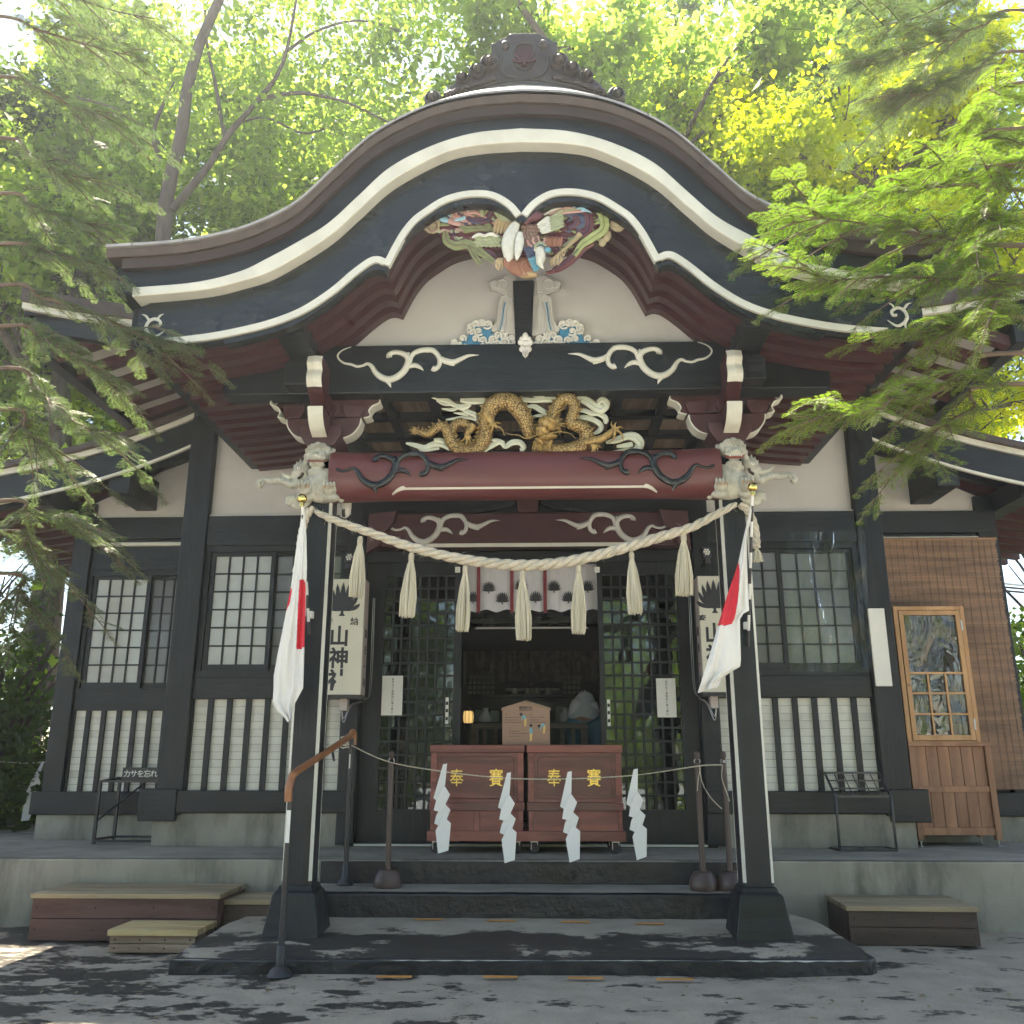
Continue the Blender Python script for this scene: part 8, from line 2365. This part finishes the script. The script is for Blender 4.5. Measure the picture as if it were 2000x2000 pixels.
def conifer(name, label, trunk, boughs, mat, seed, sub, nl=0.024, sp_len=0.17, dens=0.068):
    rng = np.random.default_rng(seed)
    T = thing('conifer', label, 'tree', (trunk[0], trunk[1], 0))
    obj('trunk', G().tube([(trunk[0], trunk[1], -0.05), (trunk[0] + 0.05, trunk[1], 3.0), (trunk[0] + 0.03, trunk[1] + 0.05, 6.5), (trunk[0], trunk[1], 10)], [0.20, 0.16, 0.11, 0.05], 12), MAT['bark'], T, 80)
    Nd = Needles()
    for b in boughs:
        path = mkpath(b['p'], rng)
        root = Vector((trunk[0], trunk[1], path[0].z + b.get('drop', -0.2)))
        Nd.bough([root] + path, rng, b.get('r', 0.016), b.get('s', sp_len), b.get('d', dens), nl, T, b.get('st', 0.3), b.get('lift', 0))
        full = spline([root] + path, 8)
        for k in range(b.get('sub', sub)):            # side boughs
            t = rng.uniform(0.45, 0.95); f = t * (len(full) - 1); i = min(len(full) - 2, int(f)); p = full[i]
            d = (full[i + 1] - full[i]).normalized(); side = d.cross(Vector((0, 0, 1))).normalized() * (1 if k % 2 else -1)
            ln = rng.uniform(0.25, 0.5) * b.get('sl', 1.0)
            e = p + (d * 0.8 + side * rng.uniform(0.4, 0.9) + Vector((0, 0, rng.uniform(-0.5, 0.15)))).normalized() * ln
            Nd.bough([p, p.lerp(e, 0.5) + Vector((0, 0, 0.02)), e], rng, 0.006, b.get('s', sp_len) * 0.85, b.get('d', dens), nl, T, 0.1)
    Nd.build(MAT[mat], T)
conifer('conifer', 'sunlit bright green conifer reaching in from the right edge', (4.9, 4.0), [
    {'p': [(2010, 690, 4.0), (1900, 735, 3.95), (1790, 765, 3.9), (1680, 790, 3.85), (1580, 822, 3.8)], 'sub': 7, 'd': 0.045, 'sl': 0.8},
    {'p': [(2010, 750, 4.0), (1900, 800, 4.0), (1830, 840, 3.95), (1790, 900, 3.9)], 'sub': 4, 'sl': 0.7},
    {'p': [(2010, 480, 4.2), (1880, 470, 4.2), (1760, 450, 4.15), (1640, 430, 4.1), (1520, 420, 4.05)], 'sub': 9},
    {'p': [(2010, 560, 4.1), (1880, 545, 4.1), (1760, 540, 4.05), (1660, 545, 4.0), (1590, 550, 4.0)], 'sub': 7},
    {'p': [(2010, 370, 4.3), (1900, 360, 4.3), (1780, 370, 4.25), (1680, 385, 4.2), (1600, 400, 4.2)], 'sub': 8},
    {'p': [(2010, 250, 4.3), (1930, 270, 4.25), (1850, 310, 4.2), (1770, 350, 4.2)], 'sub': 6},
    {'p': [(2010, 160, 4.4), (1950, 190, 4.3), (1890, 240, 4.3)], 'sub': 5},
    {'p': [(2010, 620, 4.0), (1930, 620, 4.0), (1850, 640, 4.0), (1770, 650, 3.95)], 'sub': 6},
    {'p': [(2010, 420, 3.9), (1950, 440, 3.9), (1880, 500, 3.85)], 'sub': 6},
    {'p': [(2010, 540, 3.8), (1960, 570, 3.8), (1900, 620, 3.8)], 'sub': 5},
    {'p': [(2010, 330, 3.9), (1960, 340, 3.9), (1900, 400, 3.9)], 'sub': 6},
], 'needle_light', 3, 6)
conifer('conifer', 'darker conifer with spreading boughs in the upper right corner', (6.2, 6.5), [
    {'p': [(2010, 20, 6.3), (1920, 50, 6.2), (1830, 80, 6.2), (1730, 120, 6.1), (1660, 110, 6.1)], 'sub': 8, 's': 0.24, 'd': 0.06, 'sl': 1.5},
    {'p': [(2010, 100, 6.3), (1900, 140, 6.2), (1810, 180, 6.1), (1740, 200, 6.1)], 'sub': 5, 's': 0.24, 'd': 0.06, 'sl': 1.4},
    {'p': [(2010, -60, 6.0), (1900, -20, 6.0), (1800, 30, 6.0), (1680, 60, 6.0)], 'sub': 7, 's': 0.24, 'd': 0.06, 'sl': 1.5},
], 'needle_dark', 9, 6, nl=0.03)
conifer('conifer', 'shaded grey-green conifer reaching in from the left edge', (-4.9, 4.9), [
    {'p': [(-20, 560, 4.6), (80, 580, 4.6), (180, 610, 4.6), (270, 650, 4.6), (345, 672, 4.6)], 'sub': 7},
    {'p': [(-20, 640, 4.6), (80, 660, 4.6), (160, 700, 4.6), (240, 745, 4.6)], 'sub': 7},
    {'p': [(-20, 720, 4.7), (70, 760, 4.7), (140, 820, 4.7), (200, 850, 4.7)], 'sub': 6},
    {'p': [(-20, 800, 4.7), (50, 840, 4.7), (100, 880, 4.7)], 'sub': 5},
    {'p': [(-20, 980, 4.7), (50, 1000, 4.7), (110, 1010, 4.7), (170, 1040, 4.7)], 'sub': 6},
    {'p': [(-20, 1040, 4.7), (50, 1070, 4.7), (110, 1120, 4.7)], 'sub': 5},
    {'p': [(-20, 480, 4.7), (80, 490, 4.7), (170, 510, 4.7), (240, 540, 4.7)], 'sub': 7},
    {'p': [(-20, 380, 4.8), (60, 400, 4.8), (140, 430, 4.8), (220, 440, 4.8)], 'sub': 7},
    {'p': [(-20, 270, 4.9), (60, 300, 4.9), (130, 340, 4.9), (190, 350, 4.9)], 'sub': 6},
    {'p': [(-20, 150, 5.0), (70, 170, 5.0), (150, 210, 5.0), (220, 220, 5.0)], 'sub': 7},
    {'p': [(-20, 30, 5.1), (80, 60, 5.1), (180, 90, 5.1), (260, 110, 5.1)], 'sub': 7},
    {'p': [(-20, -60, 5.2), (100, -20, 5.2), (220, 20, 5.2), (320, 40, 5.2)], 'sub': 7},
    {'p': [(-20, 1120, 4.9), (40, 1160, 4.9), (90, 1220, 4.9)], 'sub': 5},
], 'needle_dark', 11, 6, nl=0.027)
# undergrowth beside the building
def shrub(name, label, c, rad, n, mat, size, seed, cat='shrub'):
    rng = np.random.default_rng(seed)
    T = thing(name, label, cat, (c[0], c[1], 0))
    g = G(); tips = []
    for k in range(16):
        a = rng.uniform(0, 2 * PI); q = rng.uniform(0.3, 1.0)
        e = Vector((c[0] + rad[0] * q * math.cos(a), c[1] + rad[1] * q * math.sin(a), rad[2] * rng.uniform(0.4, 1.0)))
        p = spline([(c[0] + 0.1 * math.cos(a), c[1] + 0.1 * math.sin(a), 0), ((c[0] + e.x) / 2, (c[1] + e.y) / 2, e.z * 0.65), tuple(e)], 4)
        g.tube(p, taper(len(p), 0.035, 0.008), 5); tips += [p[-1], p[-3], p[-5], p[-2]]
    obj('stems', g, MAT['bark'], T, 80, kind='stuff')
    u = rng.normal(size=(n, 3)); u /= np.linalg.norm(u, axis=1)[:, None]; u *= rng.uniform(0.3, 1, size=(n, 1)) ** 0.5
    cs = np.column_stack([c[0] + u[:, 0] * rad[0], c[1] + u[:, 1] * rad[1], np.abs(u[:, 2]) * rad[2] * (0.8 + 0.25 * np.sin(u[:, 0] * 7 + u[:, 1] * 5))])
    obj('foliage', crown_mesh('foliage', cs, 26, 0.14, size, MAT[mat], rng), MAT[mat], T)
SHM = None
for k, (x, y, sc) in enumerate([(-6.5, -11, 1.0), (-3.6, -12, 1.15), (-0.8, -11.5, 0.9), (1.8, -12, 1.1), (4.4, -11, 1.2), (7.2, -11.5, 1.0)]):  # unseen bushes added to fill the reflections in the door glass
    if SHM is None:
        rng = np.random.default_rng(77)
        u = rng.normal(size=(420, 3)); u /= np.linalg.norm(u, axis=1)[:, None]; u *= rng.uniform(0.3, 1, size=(420, 1)) ** 0.5
        SHM = (crown_mesh('foliage', np.column_stack([u[:, 0] * 1.9, u[:, 1] * 1.2, np.abs(u[:, 2]) * 5.0 + 0.2]), 26, 0.2, 0.10, MAT['leaf_green'], rng), G().tube([(0, 0, 0), (0.1, 0, 2), (0, 0.1, 4.4)], [0.12, 0.08, 0.03], 8).mesh('stem', MAT['bark'], 60))
    T = thing('mirror_bush', 'added bush to be mirrored in the doors, %s of six in a row' % ['first', 'second', 'third', 'fourth', 'fifth', 'sixth'][k], 'bush', (x, y, 0), 'bushes added for the door reflections')
    for nm, me in (('foliage', SHM[0]), ('stem', SHM[1])):
        o = bpy.data.objects.new(nm, me); C.objects.link(o); o.parent = T
    T.rotation_euler = (0, 0, k * 1.3); T.scale = (sc, sc, sc)
    if x < 0:  # darker leaves so that the left door mirrors less green
        T.children[0].material_slots[0].link = 'OBJECT'; T.children[0].material_slots[0].material = MAT['leaf_dark']
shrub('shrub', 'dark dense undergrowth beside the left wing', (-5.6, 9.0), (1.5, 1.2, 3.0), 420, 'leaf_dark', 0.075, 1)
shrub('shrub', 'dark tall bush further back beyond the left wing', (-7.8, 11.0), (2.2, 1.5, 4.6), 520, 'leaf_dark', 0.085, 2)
shrub('shrub', 'light green bush beyond the right wing', (6.3, 11.0), (1.6, 1.2, 3.2), 420, 'leaf_green', 0.08, 3)
shrub('shrub', 'tall green bush behind the right wing eave', (8.0, 12.5), (2.2, 1.5, 5.2), 520, 'leaf_green', 0.09, 4)

# fallen leaves and grit on the forecourt
rng = np.random.default_rng(44)
pts = np.column_stack([rng.uniform(-3.2, 3.2, 150), rng.uniform(3.7, 4.8, 150), np.full(150, 0.012)])
lv = obj('fallen_leaves', quads_mesh('fallen_leaves', leaf_quads(pts, 0.026, rng, up=2.5), MAT['leaf_dry']), MAT['leaf_dry'])
lv['kind'] = 'stuff'; lv['label'] = 'small dry leaves and grit scattered over the asphalt'

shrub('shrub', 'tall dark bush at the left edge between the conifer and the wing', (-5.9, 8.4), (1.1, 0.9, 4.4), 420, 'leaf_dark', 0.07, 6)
shrub('shrub', 'broad green bush under the left eave behind the conifer', (-7.4, 10.2), (1.8, 1.2, 6.0), 520, 'leaf_green', 0.08, 7)
# ================================================================ THIN HAZE, added to stand in for lens glare and lift the blacks
HAZE_D = 0.0019
hz = obj('glare_haze', G().box(-34, 34, -36, 44, -1.2, 24), None)
hz['kind'] = 'stuff'
m = bpy.data.materials.new('pale_glare_haze'); m.use_nodes = True
nt = m.node_tree; nt.nodes.clear()
pv = nt.nodes.new('ShaderNodeVolumePrincipled'); om = nt.nodes.new('ShaderNodeOutputMaterial')
pv.inputs['Color'].default_value = (0.86, 0.93, 1.0, 1); pv.inputs['Density'].default_value = HAZE_D; pv.inputs['Anisotropy'].default_value = 0.55
nt.links.new(pv.outputs[0], om.inputs['Volume'])
hz.data.materials.clear(); hz.data.materials.append(m)
